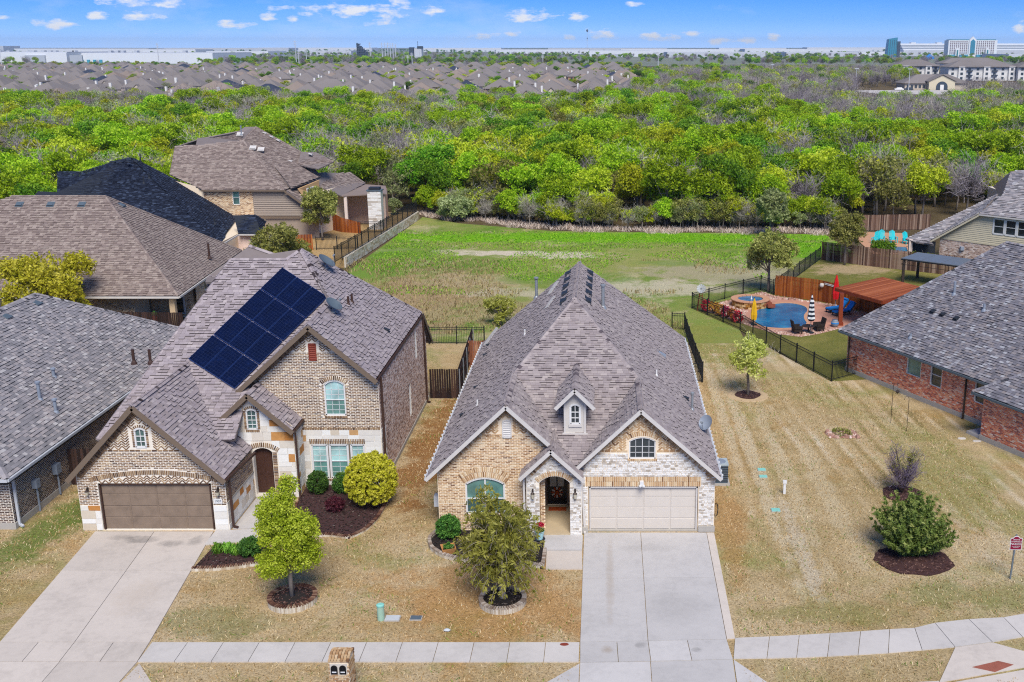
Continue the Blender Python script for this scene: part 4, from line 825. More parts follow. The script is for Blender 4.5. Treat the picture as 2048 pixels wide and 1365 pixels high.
# ------------------------------------------------------------------ ground, lawns, field
def lawn_mat(name, ramp, big=.12, mid=.9, stripes=None, spots=None, green=None, soilc=None, over=()):
    m, t, b = new_mat(name); v = posvec(t)
    a = t.noise(v, big, 4, .6, .6); c = t.noise(v, mid, 4, .65); f = t.noise(v, 16, 4, .75); ff = t.noise(v, 60, 2, .7)
    k = t.math('ADD', t.math('MULTIPLY', a, .42), t.math('ADD', t.math('MULTIPLY', c, .25), t.math('MULTIPLY', f, .33)))
    if stripes:
        sp = t.n('ShaderNodeSeparateXYZ'); t.l(v, sp.inputs[0])
        # old mower passes: lines that run back from the street and lean to the right
        w_ = t.math('ADD', t.math('ADD', t.math('MULTIPLY', sp.outputs[0], stripes[0]), t.math('MULTIPLY', sp.outputs[1], stripes[1])), t.math('MULTIPLY', t.noise(v, .06, 2), 7))
        yf = t.ramp(t.math('MULTIPLY', t.math('SUBTRACT', sp.outputs[1], 36), .05), [(.15, (.15, .15, .15)), (.6, (1, 1, 1))]); s_ = t.math('MULTIPLY', t.math('SINE', w_), yf); s2 = t.math('SINE', t.math('ADD', t.math('MULTIPLY', w_, 2.13), 1.0)); k = t.math('ADD', k, t.math('MULTIPLY', t.math('ADD', s_, t.math('MULTIPLY', t.math('MULTIPLY', s2, yf), .6)), t.math('MULTIPLY', .12, t.ramp(t.noise(v, .16, 3, .6), [(.38, (0, 0, 0)), (.68, (1, 1, 1))]))))
    col = t.ramp(k, ramp)
    if green:
        gm = t.ramp(t.noise(v, green[0], 5, .7, .5), [(green[1], (0, 0, 0)), (green[1] + .14, (1, 1, 1))])
        col = t.mix(t.math('MULTIPLY', gm, green[3]), col, t.mix(f, tuple(x * .6 for x in green[2]), tuple(x * 1.3 for x in green[2])))
    for os_, ot, oc, oa in over:
        om = t.ramp(t.noise(v, os_, 6, .75, .4), [(ot, (0, 0, 0)), (ot + .1, (1, 1, 1))]); col = t.mix(t.math('MULTIPLY', om, oa), col, t.mix(f, tuple(x * .7 for x in oc), tuple(min(1, x * 1.25) for x in oc)))
    if soilc:
        sp = t.n('ShaderNodeSeparateXYZ'); t.l(v, sp.inputs[0])
        for (cx, cyy, rx, ry, cc, st) in soilc:
            dx = t.math('DIVIDE', t.math('SUBTRACT', sp.outputs[0], cx), rx); dy = t.math('DIVIDE', t.math('SUBTRACT', sp.outputs[1], cyy), ry)
            r2 = t.math('ADD', t.math('MULTIPLY', dx, dx), t.math('MULTIPLY', dy, dy))
            q = t.math('ADD', t.math('SUBTRACT', 1.0, r2), t.math('MULTIPLY', t.math('SUBTRACT', t.noise(v, .45, 6, .75), .5), 4.2))
            q = t.math('MULTIPLY', t.ramp(q, [(.1, (0, 0, 0)), (.75, (1, 1, 1))]), st)
            col = t.mix(q, col, t.mix(f, tuple(x * .72 for x in cc), tuple(min(1, x * 1.25) for x in cc)))
    gap_ = t.ramp(t.noise(v, 11, 4, .8), [(.3, (.42, .40, .36)), (.44, (.84, .83, .8)), (.56, (1.05, 1.05, 1.05)), (.72, (1.32, 1.32, 1.34))]); sk = t.math('MULTIPLY', gap_, t.math('ADD', .74, t.math('MULTIPLY', ff, .6))); cm = t.n('ShaderNodeCombineColor'); [t.l(sk, cm.inputs[i]) for i in range(3)]
    t.l(t.mix(1.0, col, cm.outputs[0], 'MULTIPLY'), b.inputs['Base Color']); b.inputs['Roughness'].default_value = .95; b.inputs['Specular IOR Level'].default_value = .1
    bump(t, b, t.math('ADD', f, ff), .9, .05); return m
TAN, GRN = S('c9aa74', K), S('7d8a3a', K)
lawn_mat('lawn_dormant', ST((.3, 'ad9668'), (.42, 'c8aa78'), (.52, 'dcc092'), (.62, 'e6d1ac'), (.75, 'ecdec2')), .10, .8, green=(.28, .52, L('8a9048'), .6), soilc=[(-4.2, 37.2, 5.5, 4.4, S('d09c60', K), .65), (-9.3, 54, 1.7, 11, S('a87848', K), .92), (-14.5, 35.5, 3, 1.8, S('8e9050', K), .5), (-25, 44, 1.6, 5, S('6f8a34', K), .8), (-24, 37, 2.5, 3, S('b0a060', K), .5)], over=[(.3, .55, S('cf9f5c', K), .55), (.55, .58, S('98944e', K), .55), (.2, .6, S('e6cfa6', K), .5)])
lawn_mat('lawn_mown', ST((.3, 'a08e5e'), (.42, 'c4aa78'), (.52, 'dcc294'), (.62, 'ead4ae'), (.76, 'f2e4c8')), .08, .7, stripes=(5.0, .42), green=(.14, .5, L('949850'), .6), soilc=[(6.2, 56, 1.6, 16, S('d8b482', K), .6), (7.6, 55, .45, 20, S('ecd9b4', K), .75), (6.7, 60, .4, 16, S('ecd9b4', K), .75), (9.0, 50, .5, 14, S('e8d4ac', K), .65), (10.6, 48, .6, 11, S('e8d4ac', K), .6), (8.3, 42, .5, 6, S('ecdcc0', K), .7), (14, 37.6, 3.5, 1.6, S('8f9448', K), .6), (9, 36.2, 4, 1.0, S('9a9850', K), .55), (17, 50, 3, 8, S('a3a058', K), .6), (5.4, 46, .9, 9, S('cc9c60', K), .6), (8, 74, 5, 6, S('a6a458', K), .85)], over=[(.25, .57, S('c29a5c', K), .6), (.5, .6, S('8f9450', K), .5)])
lawn_mat('yard_green', ST((.3, '5f6a2c'), (.45, '7f7f3e'), (.58, '9a9250'), (.72, 'c0ad78')), .15, .9, soilc=[(23.5, 101, 5, 3.5, S('d1b48e', K), .75)])
DRY = S('e2d6bc', K)
lawn_mat('field_grass', ST((.3, '5f8a2c'), (.42, '86a043'), (.52, 'a0a558'), (.62, 'b5ab72'), (.74, 'c8b890')), .045, .35, green=(.05, .48, S('6a9c2a', .7), .75),
         soilc=[(1, 119, 40, 4, S('7cb81c', .85), .95), (-11, 109.4, 7, 1.7, S('e6d6bc', K), .95), (-4.4, 108.4, 4, 2.4, S('e6d6bc', K), .95), (-16, 110.6, 3, 1.2, S('e0d2b4', K), .7), (-22, 104, 6, 13, S('78a838', .7), .6),
                (-16, 88, 8, 15, S('bda07a', K), .92), (-6, 84, 11, 5, S('b8a878', K), .85), (-13, 96, 6, 4, S('c4b088', K), .8), (11, 100, 10, 7, S('bcb08a', K), .92), (4, 93, 9, 4, S('d8ccac', K), .88), (-8, 91, 6, 2.4, S('d8cbab', K), .7), (14, 97, 5, 6, S('bdb48e', K), .8), (-4, 97, 8, 3, S('7fa33c', .7), .7), (7, 104, 5, 1.8, S('7fa33c', .7), .6), (22, 112, 8, 6, S('78b41c', .8), .9), (5.5, 76, 5, 5, S('a0a050', K), .8)], over=[(.16, .53, S('d8c69c', K), .7), (.4, .56, S('c0a878', K), .65), (.7, .55, S('86a040', K), .5)])
lawn_mat('forest_floor', ST((.3, '4d4030'), (.5, '6e5f45'), (.7, '867758')), .05, .4)
lawn_mat('yard_sand', ST((.3, 'b08f5c'), (.5, 'cda973'), (.7, 'dcc093')), .2, 1.0)
def sheet(name, pts, z, mat, res=None, kind='structure'):
    o = MB().face([(x, y, z) for x, y in pts], .5).build(name, mat); tag(o, kind=kind); return o
sheet('ground', [(-26000, -300), (26000, -300), (26000, 40000), (-26000, 40000)], -.06, 'forest_floor')
sheet('lawn', [(-48, 26), (4.62, 26), (4.62, 43), (4.9, 66), (5.9, 66), (6, 74.5), (-13, 74.5), (-13, 76), (-48, 76)], -.02, 'lawn_dormant')
sheet('side_lawn', [(4.62, 26), (40, 26), (40, 70), (14.4, 65.3), (12.1, 71.7), (10.6, 76.4), (8, 74.9), (6, 74.5), (5.9, 66), (4.9, 66), (4.62, 43)], -.016, 'lawn_mown')
sheet('back_yard', [(14.4, 65.3), (40, 70), (60, 90), (60, 114), (26, 108), (21.5, 105.9), (14.1, 90.3), (13.54, 91.7), (6.95, 85), (10.05, 78.2)], -.012, 'yard_green')
sheet('field', [(-26, 76), (-13, 76), (-13, 74.5), (10.05, 74.5), (10.05, 78.2), (6.95, 85), (13.54, 91.7), (14.1, 90.3), (21.5, 105.9), (26, 108), (25, 121), (15, 122), (4.9, 122.4), (-6.7, 123.5), (-18, 129), (-23.4, 134)], -.008, 'field_grass')
def blades(name, region, n, hmin, hmax, wd, mats, seed=0, keep=None, lean=.5, spread=1):
    """tufts of grass, real blades: one object"""
    r_ = np.random.default_rng(seed); x0, x1, y0, y1 = region; V_ = []; F_ = []; T_ = []
    xs = r_.uniform(x0, x1, n); ys = r_.uniform(y0, y1, n); hs_ = r_.uniform(hmin, hmax, n); an = r_.uniform(0, 6.28, n); tn = r_.random(n); ln = r_.normal(0, lean, (n, 2))
    for i in range(n):
        x, y = xs[i], ys[i]
        if keep and not keep(x, y): continue
        h = hs_[i]; c, s_ = math.cos(an[i]) * wd, math.sin(an[i]) * wd; k = len(V_)
        V_ += [(x - c, y - s_, -.02), (x + c, y + s_, -.02), (x + ln[i, 0] * h + c * spread, y + ln[i, 1] * h + s_ * spread, h * .8), (x + ln[i, 0] * h * 1.2 - c * .2, y + ln[i, 1] * h * 1.2 - s_ * .2, h)]
        F_ += [(k, k + 1, k + 2), (k, k + 2, k + 3)]; T_ += [tn[i], tn[i]]
    o = add(name, mesh(name, V_, F_, mats, T_)); tag(o, kind='stuff'); return o

# ------------------------------------------------------------------ concrete: slabs with open joints
def concrete(name, base, k=1.0, stain=.25, spots=()):
    m, t, b = new_mat(name); v = posvec(t)
    f = t.noise(v, .55, 5, .65); s_ = t.noise(v, 3.5, 4, .7); g_ = t.noise(v, 45, 3, .7); rn = t.n('ShaderNodeObjectInfo').outputs['Random']
    col = t.ramp(t.math('ADD', t.math('MULTIPLY', f, .6), t.math('MULTIPLY', s_, .4)), [(.28, tuple(x * (1 - stain) for x in base)), (.5, base), (.7, tuple(min(1, x * 1.08) for x in base))])
    if spots:
        sp = t.n('ShaderNodeSeparateXYZ'); t.l(v, sp.inputs[0])
        for cx, cyy, rx, ry, st, cc in spots:
            dx = t.math('DIVIDE', t.math('SUBTRACT', sp.outputs[0], cx), rx); dy = t.math('DIVIDE', t.math('SUBTRACT', sp.outputs[1], cyy), ry)
            q = t.math('ADD', t.math('SUBTRACT', 1.0, t.math('ADD', t.math('MULTIPLY', dx, dx), t.math('MULTIPLY', dy, dy))), t.math('MULTIPLY', t.math('SUBTRACT', t.noise(v, 2.2, 5, .75), .5), 2.6))
            col = t.mix(t.math('MULTIPLY', t.ramp(q, [(.15, (0, 0, 0)), (1, (1, 1, 1))]), st), col, cc)
    kk = t.math('ADD', t.math('ADD', .86, t.math('MULTIPLY', rn, .16)), t.math('MULTIPLY', t.math('SUBTRACT', g_, .5), .22)); cm = t.n('ShaderNodeCombineColor'); [t.l(kk, cm.inputs[i]) for i in range(3)]
    t.l(t.mix(1.0, col, cm.outputs[0], 'MULTIPLY'), b.inputs['Base Color']); b.inputs['Roughness'].default_value = .9; bump(t, b, g_, .25, .01); return m
RUST = S('a58d6e', K); SOOT = S('6b6866', K); concrete('concrete_grey', S('cfcac6', K), stain=.18, spots=[(.1, 39, .22, 4.5, .3, RUST), (.0, 33.6, .3, .3, .45, RUST), (1.8, 41.6, 1.6, .5, .18, SOOT), (3.2, 33.6, .25, .2, .4, SOOT), (2.6, 36.5, 1.6, 1.6, .14, SOOT), (1.2, 33.9, .25, .25, .35, SOOT)]); concrete('concrete_warm', S('d8ccc0', K), stain=.22, spots=[(-20.3, 42.4, .9, .45, .55, SOOT), (-18.9, 42.0, .7, .4, .45, SOOT), (-17.9, 42.3, .4, .6, .4, SOOT), (-21.2, 42.6, .8, .35, .35, SOOT), (-18.4, 37.4, 1.2, 1.8, .18, RUST)]); concrete('concrete_walk', S('d2cbc4', K), stain=.2); concrete('asphalt', S('6a6a6c', K))
def inset(q, g_):
    c = sum(np.array(p, float) for p in q) / len(q); out = []
    n = len(q)
    for i in range(n):
        p = np.array(q[i], float); a = np.array(q[i - 1], float) - p; b_ = np.array(q[(i + 1) % n], float) - p
        a /= np.linalg.norm(a) + 1e-9; b_ /= np.linalg.norm(b_) + 1e-9; out.append(p + (a + b_) * g_)
    return out
def slab(parent, q, z, mat, g_=.011):
    return MB().prism([(x, y, z - .12) for x, y in inset(q, g_)], (0, 0, .12), .5).build('slab', mat, parent)
def structure_root(name, loc): o = bpy.data.objects.new(name, None); COL.objects.link(o); o.location = loc; ROOTINV[o.name] = Matrix.Translation(Vector(loc)).inverted(); o['kind'] = 'structure'; return o
lerp = lambda a, c, t_: (a[0] + (c[0] - a[0]) * t_, a[1] + (c[1] - a[1]) * t_)
def grid_slabs(parent, A, B, C, D, us, vs_, z, mat):    # A-B near edge, D-C far edge
    for i in range(len(us) - 1):
        for j in range(len(vs_) - 1):
            P_ = lambda u, v: lerp(lerp(A, B, u), lerp(D, C, u), v)
            slab(parent, [P_(us[i], vs_[j]), P_(us[i + 1], vs_[j]), P_(us[i + 1], vs_[j + 1]), P_(us[i], vs_[j + 1])], z, mat)
dL = structure_root('driveway', (-19.5, 38, 0))
grid_slabs(dL, (-21.92, 34.11), (-16.51, 34.11), (-17.45, 43.22), (-22.7, 43.22), [0, .5, 1], [0, .6, 1], .03, 'concrete_warm')
grid_slabs(dL, (-21.85, 32.85), (-16.42, 32.85), (-16.51, 34.11), (-21.92, 34.11), [0, .26, .5, .76, 1], [0, 1], .03, 'concrete_warm')
for q in ([(-24.3, 30.2), (-19.1, 30.2), (-19.13, 32.85), (-21.85, 32.85)], [(-19.1, 30.2), (-16.6, 30.2), (-16.42, 32.85), (-19.13, 32.85)], [(-16.6, 30.2), (-14.3, 30.2), (-16.3, 32.75)]): slab(dL, q, .02, 'concrete_warm')
slab(dL, [(-17.4, 41.9), (-15.3, 42.3), (-15.3, 43.5), (-17.4, 43.3)], .034, 'concrete_walk'); slab(dL, [(-16.72, 43.5), (-15.3, 43.5), (-15.0, 46.2), (-15.6, 46.98), (-16.72, 46.98)], .034, 'concrete_walk')
dC = structure_root('driveway', (1.8, 38.5, 0))
grid_slabs(dC, (-.99, 34.11), (4.32, 34.3), (4.38, 43.1), (-1.04, 43.1), [0, .462, 1], [0, .53, 1], .03, 'concrete_grey')
slab(dC, [(4.32, 34.35), (4.64, 34.38), (4.72, 43.1), (4.38, 43.1)], .032, 'concrete_warm')
grid_slabs(dC, (-.96, 32.8), (4.4, 33.0), (4.32, 34.3), (-.99, 34.11), [0, .25, .462, .73, 1], [0, 1], .03, 'concrete_grey')
for q in ([(-.96, 30.2), (1.5, 30.2), (1.5, 32.86), (-.96, 32.8)], [(1.5, 30.2), (4.3, 30.2), (4.4, 33.0), (1.5, 32.86)], [(-3.4, 30.2), (-.97, 30.2), (-.97, 32.75)], [(4.32, 30.2), (6.4, 30.2), (4.42, 33.0)]): slab(dC, q, .02, 'concrete_grey')
wk = structure_root('front_walk', (-1.9, 41, 0)); slab(wk, [(-2.72, 41.35), (-1.07, 41.35), (-1.07, 42.7), (-2.78, 42.7)], .1, 'concrete_grey'); slab(wk, [(-2.55, 39.7), (-1.02, 39.7), (-1.07, 41.3), (-2.6, 41.3)], .036, 'concrete_warm')
sw = structure_root('sidewalk', (-8, 33.5, 0))
xs = [-16.42 + i * 1.29 for i in range(13)]
for i in range(12): slab(sw, [(xs[i], 32.85), (xs[i + 1] if i < 11 else -1.0, 32.85), (xs[i + 1] if i < 11 else -1.0, 34.11), (xs[i], 34.11)], .03, 'concrete_walk')
for i in range(6): slab(sw, [(-23.2 - i * 1.3, 32.85), (-21.9 - i * 1.3, 32.85), (-21.95 - i * 1.3, 34.11), (-23.25 - i * 1.3, 34.11)], .03, 'concrete_walk')
far = [(4.63, 34.4), (5.9, 34.5), (7.0, 34.6), (8.15, 34.72), (9.3, 34.86), (10.4, 35.0), (11.35, 35.1), (12.2, 35.45), (13.55, 35.72), (14.9, 35.85), (16.2, 36.25), (17.5, 36.7), (19, 37.3)]
near = [(4.42, 33.05), (5.6, 33.08), (6.65, 33.12), (7.75, 33.2), (8.85, 33.3), (9.95, 33.42), (11.2, 33.6), (12.43, 33.8), (13.88, 34.13), (15.1, 34.48), (16.4, 34.9), (17.8, 35.4), (19.5, 36.0)]
for i in range(12): slab(sw, [near[i], near[i + 1], far[i + 1], far[i]], .03, 'concrete_walk')
rm = structure_root('kerb_ramp', (13.2, 32.6, 0)); slab(rm, [(11.2, 31.6), (15.8, 32.9), (13.9, 34.1), (12.43, 33.78)], .022, 'concrete_warm')
tag(MB().prism([(12.62, 32.5, .024), (13.3, 32.2, .024), (14.1, 32.65, .024), (13.65, 32.88, .024)], (0, 0, .012), .5).build('tactile_pad', plain('tactile_red', S('a2604f', K), .9, .2)), 'brick red tactile pad let into the kerb ramp', 'paving pad')
b = MB()
for i in range(9):
    for j in range(6):
        p = lerp(lerp((12.7, 32.5), (13.3, 32.26), j / 6), lerp((13.62, 32.82), (14.0, 32.65), j / 6), i / 9); b.lathe((p[0], p[1], .036), [(.02, 0), (.012, .008)], 6)
o = b.build('domes', 'tactile_red', bpy.data.objects['tactile_pad']); o['kind'] = 'stuff'
kb = MB()
for q in ([(-40, 31.1), (-24.3, 31.1)], [(-14.3, 31.1), (-3.4, 31.1)], [(6.4, 31.2), (11.2, 31.6)], [(15.8, 32.9), (24, 36)]):
    (x0, y0), (x1, y1) = q; kb.prism([(x0, y0 - .15, -.1), (x1, y1 - .15, -.1), (x1, y1 + .05, -.1), (x0, y0 + .05, -.1)], (0, 0, .14), .5)
tag(kb.build('kerb', 'concrete_warm'), kind='structure')
sheet('road', [(-60, 10), (60, 10), (60, 38), (24, 34.6), (15.8, 31.4), (11.2, 30.3), (6.4, 30.1), (-60, 30.05)], .004, 'asphalt'); sheet('gutter_pan', [(-60, 30.05), (6.4, 30.1), (11.2, 30.3), (15.8, 31.4), (24, 34.6), (24, 35.9), (15.8, 32.78), (11.2, 31.48), (6.4, 31.05), (-60, 30.97)], .008, 'concrete_warm')
# meter lid in the walk
tag(MB().lathe((-1.55, 33.95, .031), [(.16, 0), (.16, .008), (.1, .012)], 14, sy=.6).build('drain_lid', 'louver_red'), 'small rusty oval lid set in the sidewalk', 'lid')

# ------------------------------------------------------------------ beds and planters
plain('mulch_black', S('2a2421', K), 1, .5, 14, bmp=1, fine=60); plain('mulch_brown', S('4b3230', K), 1, .45, 14, bmp=1, fine=60); tinted('mulch_chip', ST((0, '1d1816'), (.5, '3a2f2b'), (.85, '584842'), (1, '8d8178')), bmp=0); tinted('mulch_chip_brown', ST((0, '38221e'), (.6, '5d403a'), (1, '8d6d62')), bmp=0)
tinted('edge_brick', ST((0, '4f3028'), (.5, '74503f'), (1, '9a7c66'))); tinted('edge_brick_light', ST((0, '8a7566'), (.5, 'ab9a8a'), (1, 'cfc2b4'))); plain('edge_mortar', S('dcd2c4', K), .95, .15, 8); tinted('edge_stone', ST((0, 'b9a488'), (.5, 'd6c8b0'), (1, 'e8dfce')))
def chips(name, poly, n, z, mat, parent, s=.05):
    b = MB(); xs_ = [p[0] for p in poly]; ys_ = [p[1] for p in poly]; k = 0
    while k < n:
        x, y = random.uniform(min(xs_), max(xs_)), random.uniform(min(ys_), max(ys_))
        if pip((x, y), poly):
            a = random.random() * 3.14; d = V(math.cos(a), math.sin(a), random.uniform(-.3, .3)) * s * random.uniform(.5, 1.3); e = V(-math.sin(a), math.cos(a), 0) * s * .4
            c = V(x, y, z + .02); b.face([c - d - e, c + d - e, c + d + e, c - d + e])
        k += 1
    b.build(name, mat, parent)['kind'] = 'stuff'
def edging(parent, path, closed=False, h=.16, w=.13, brick='edge_brick', stone=True, bw=.068, gap=.03, z0=0):
    """brick-on-edge coping over a low stone or mortar course"""
    P_ = [V(*p) for p in path] + ([V(*path[0])] if closed else []); dense = []
    for i in range(len(P_) - 1): dense += [P_[i] + (P_[i + 1] - P_[i]) * k / 6 for k in range(6)]
    dense.append(P_[-1])
    for _ in range(3): dense = [dense[0]] + [(dense[i - 1] + dense[i] * 2 + dense[i + 1]) / 4 for i in range(1, len(dense) - 1)] + [dense[-1]]
    base = MB(); top = MB()
    for i in range(len(dense) - 1):
        a, c = dense[i], dense[i + 1]; d = (c - a) / (np.linalg.norm(c - a) + 1e-9); e = V(-d[1], d[0]) * w * .46
        base.hexa([(*(a - e), z0 - .05), (*(c - e), z0 - .05), (*(c + e), z0 - .05), (*(a + e), z0 - .05), (*(a - e), z0 + h), (*(c - e), z0 + h), (*(c + e), z0 + h), (*(a + e), z0 + h)])
    seg = [np.linalg.norm(dense[i + 1] - dense[i]) for i in range(len(dense) - 1)]; tot = sum(seg); n = int(tot / (bw + gap)); s_ = 0; i = 0; acc = 0
    for k in range(n):
        s_ = (k + .5) * tot / n
        while i < len(seg) - 1 and acc + seg[i] < s_: acc += seg[i]; i += 1
        d = (dense[i + 1] - dense[i]) / (seg[i] + 1e-9); p = dense[i] + d * (s_ - acc); e = V(-d[1], d[0])
        top.obox((*p, z0 + h + .028), (*(d * bw / 2), 0), (*(e * w / 2 * 1.12), 0), (0, 0, .03))
    base.build('edging_base', 'edge_stone' if stone else 'edge_mortar', parent); top.build('edging_brick', brick, parent)['kind'] = 'stuff'
def bed(name, label, poly, path, mulch='mulch_black', chip='mulch_chip', n=900, **kw):
    c = np.mean(np.array(poly), 0); r_ = root(name, label, 'garden bed', (c[0], c[1], 0)); MB().prism([(x, y, -.05) for x, y in poly], (0, 0, .1), .5).build('mulch', mulch, r_)
    chips('mulch_chips', poly, n, .05, chip, r_); edging(r_, path, **kw); return r_
pc = [(-7.45, 43.28), (-7.78, 42.4), (-7.55, 41.5), (-6.95, 40.8), (-6.2, 40.42), (-5.4, 40.3), (-4.3, 40.32), (-3.3, 40.0), (-2.66, 39.75), (-2.66, 41.3), (-2.85, 42.7), (-3.55, 42.72), (-3.55, 43.28)]
bed('garden_bed', 'dark mulch bed with brick edging along the tan house front', pc, pc[:10], brick='edge_brick_light', h=.14)
p1 = [(-14.7, 48.4), (-14.6, 46.2), (-14.2, 43.6), (-13.1, 42.72), (-12.2, 42.85), (-11.3, 42.55), (-10.75, 43.3), (-10.45, 44.6), (-10.4, 46.8), (-10.9, 48.4)]
bed('garden_bed', 'curved mulch bed with brick edging below the solar house windows', p1, p1[1:9], 'mulch_brown', 'mulch_chip', 1500, h=.08)
p2_ = [(-17.05, 39.6), (-16.2, 39.62), (-15.2, 39.85), (-14.4, 40.15), (-14.3, 41.3), (-15.0, 41.95), (-16.9, 41.8)]
bed('garden_bed', 'narrow mulch bed with green plants beside the left driveway', p2_, p2_[:4], 'mulch_brown', 'mulch_chip', 500, h=.12)
def ring(name, label, x, y, r_, mulch, chip, h=.2, brick='edge_brick', sy=1):
    rt = root(name, label, 'planter', (x, y, 0)); pts = [(x + r_ * math.cos(a), y + r_ * sy * math.sin(a)) for a in np.linspace(0, 2 * math.pi, 29)]
    edging(rt, pts, h=h, brick=brick, w=.16); MB().lathe((x, y, 0), [(r_ * .95, 0), (r_ * .95, h - .04), (r_ * .4, h + .02)], 24, sy=sy).build('mulch', mulch, rt)
    chips('mulch_chips', [(px * .9 + x * .1, py * .9 + y * .1) for px, py in pts], 420, h - .01, chip, rt, .05); return rt
ring('tree_planter', 'round brick-edged planter with black mulch round the tree by the tan house', -4.05, 37.0, .84, 'mulch_black', 'mulch_chip', .2, 'edge_brick_light'); ring('tree_planter', 'round stone and brick planter round the bright green tree', -12.2, 37.1, .86, 'mulch_black', 'mulch_chip_brown', .22)
def mulch_spot(name, label, x, y, rx, ry, mat, chip, n=300):
    rt = root(name, label, 'mulch', (x, y, 0)); pts = [(x + rx * math.cos(a) * random.uniform(.9, 1.1), y + ry * math.sin(a) * random.uniform(.9, 1.1)) for a in np.linspace(0, 6.28, 19)[:-1]]
    MB().prism([(px, py, -.03) for px, py in pts], (0, 0, .06), .5).build('mulch_base', mat, rt); chips('mulch_chips', pts, n, .02, chip, rt, .06); return rt
mulch_spot('mulch_circle', 'brown mulch circle under the dark green cedar shrub', 12.8, 40.55, 1.6, 1.4, 'mulch_brown', 'mulch_chip_brown', 900)
mulch_spot('mulch_circle', 'brown mulch circle under the bare purple shrub', 14.2, 47.4, 1.0, .95, 'mulch_brown', 'mulch_chip_brown', 500)
mulch_spot('mulch_circle', 'small reddish mulch circle under the young tree on the side lawn', 8.65, 62.5, .75, .8, 'mulch_brown', 'mulch_chip_brown', 300)
plain('bare_dirt', S('cbb08a', K), 1, .25, 5); o = MB().lathe((8.65, 62.4, -.03), [(1.35, 0), (1.2, .035)], 22, sy=1.0).build('bare_ring', 'bare_dirt'); tag(o, kind='structure')

# ------------------------------------------------------------------ mailbox, utility boxes, sign, bird feeder poles
MBX = root('brick_mailbox', 'tan brick double mailbox pillar at the kerb with two black doors', 'mailbox', (-8.75, 31.0, 0))
wm = Wall((-9.1, 30.62, 0), (1, 0, 0)); dk = [hole(.08, .30, .98, 1.30, .1), hole(.36, .58, .98, 1.30, .1)]
prof = [(.0, -.05), (.66, -.05), (.66, 1.42), (0, 1.42)]
MB().box(-9.09, -8.45, 30.64, 31.4, -.05, 1.42).build('pillar_core', 'mortar_tan', MBX)
b = MB(); run_bond(b, wm, [(0, .0), (.66, 0), (.66, 1.4), (0, 1.4)], [hole(.05, .61, .95, 1.34)], proud=.02, tf=tan_t)
run_bond(b, Wall((-8.44, 30.62, 0), (0, 1, 0)), [(0, 0), (.78, 0), (.78, 1.4), (0, 1.4)], proud=.015, tf=tan_t)
for j in range(6):
    y0 = 30.6 + j * .135; z0 = 1.42 + [0, .06, .1, .1, .06, 0][j]
    for i in range(7): b.obox((-9.06 + i * .1, y0 + .065, z0 + .02), (.042, 0, 0), (0, .058, 0), (0, 0, .04), tan_t())
b.build('brickwork', 'brick_tan', MBX)['kind'] = 'stuff'
MB().prism([(-9.09, 30.62, 1.4), (-8.45, 30.62, 1.4), (-8.45, 30.85, 1.48), (-8.45, 31.15, 1.5), (-8.45, 31.4, 1.42), (-9.09, 31.4, 1.42)], (0, 0, .02), .5).build('cap', 'mortar_tan', MBX)
MB().box(-9.05, -8.49, 30.605, 30.64, .95, 1.34).build('box_face', 'edge_mortar', MBX)
for h in dk:
    o = MB().prism([wm.p(u, v, .02) for u, v in h], wm.N * .02).build('mailbox_door', 'door_black', MBX); us_ = [u for u, _ in h]
    MB().obox(wm.p((min(us_) + max(us_)) / 2, 1.06, .045), wm.U * .07, wm.W * .02, wm.N * .004).build('name_plate', 'white_frame', o)
plain('utility_green', S('a9cbb4', K), .6, .12); plain('utility_teal', S('8fd3c5', K), .6, .1); plain('utility_grey', S('c9cdd0', K), .8, .12)
up = root('utility_pedestal', 'pale green cylindrical utility pedestal in the front lawn', 'utility pedestal', (-8.5, 35.75, 0)); MB().lathe((-8.5, 35.75, -.02), [(.135, 0), (.135, .58)], 18).build('body', 'utility_green', up, smooth=False); MB().lathe((-8.5, 35.75, .56), [(.15, 0), (.15, .05), (.1, .08)], 18).build('cap', 'utility_teal', up)
def lid(x, y, w_, d_, mat, label, rot=0):
    rt = root('utility_box', label, 'utility box', (x, y, 0), rot, world=False); MB().box(-w_ / 2 - .03, w_ / 2 + .03, -d_ / 2 - .03, d_ / 2 + .03, -.05, .02).build('rim', 'slab_edge', rt); MB().box(-w_ / 2, w_ / 2, -d_ / 2, d_ / 2, .0, .045).build('lid', mat, rt); return rt
lid(-8.08, 35.8, .52, .34, 'utility_grey', 'pale grey utility box lid next to the green pedestal'); lid(-7.2, 35.82, .4, .26, 'ac_body', 'grey green valve box lid in the front lawn right of the pedestal')
lid(7.83, 50.4, .38, .3, 'utility_teal', 'farthest of three turquoise utility lids in the side lawn'); lid(7.78, 49.5, .38, .3, 'utility_teal', 'middle of three turquoise utility lids in the side lawn'); lid(7.8, 45.5, .38, .34, 'utility_teal', 'nearest of three turquoise utility lids in the side lawn')
tag(MB().box(8.44, 8.56, 47.35, 47.45, 0, .62).box(8.41, 8.59, 47.32, 47.48, .55, .68).build('marker_post', 'white_frame'), 'short white marker post in the side lawn', 'post')
tag(MB().lathe((-5.9, 34.9, 0), [(.1, 0), (.14, .05), (.06, .1)], 7, sy=.6).build('white_rock', 'utility_grey'), 'small pale rock on the front lawn near the sidewalk', 'rock')
sg = root('community_sign', 'dark red private community sign on a grey post by the sidewalk', 'sign', (16.26, 38.9, 0)); plain('sign_red', S('8e1238', K), .4, .08); plain('steel_post', S('7d868c', K), .5, .15, metal=.3)
MB().bar((16.26, 38.9, -.1), (16.33, 38.9, 1.95), .06, .05).build('post', 'steel_post', sg)
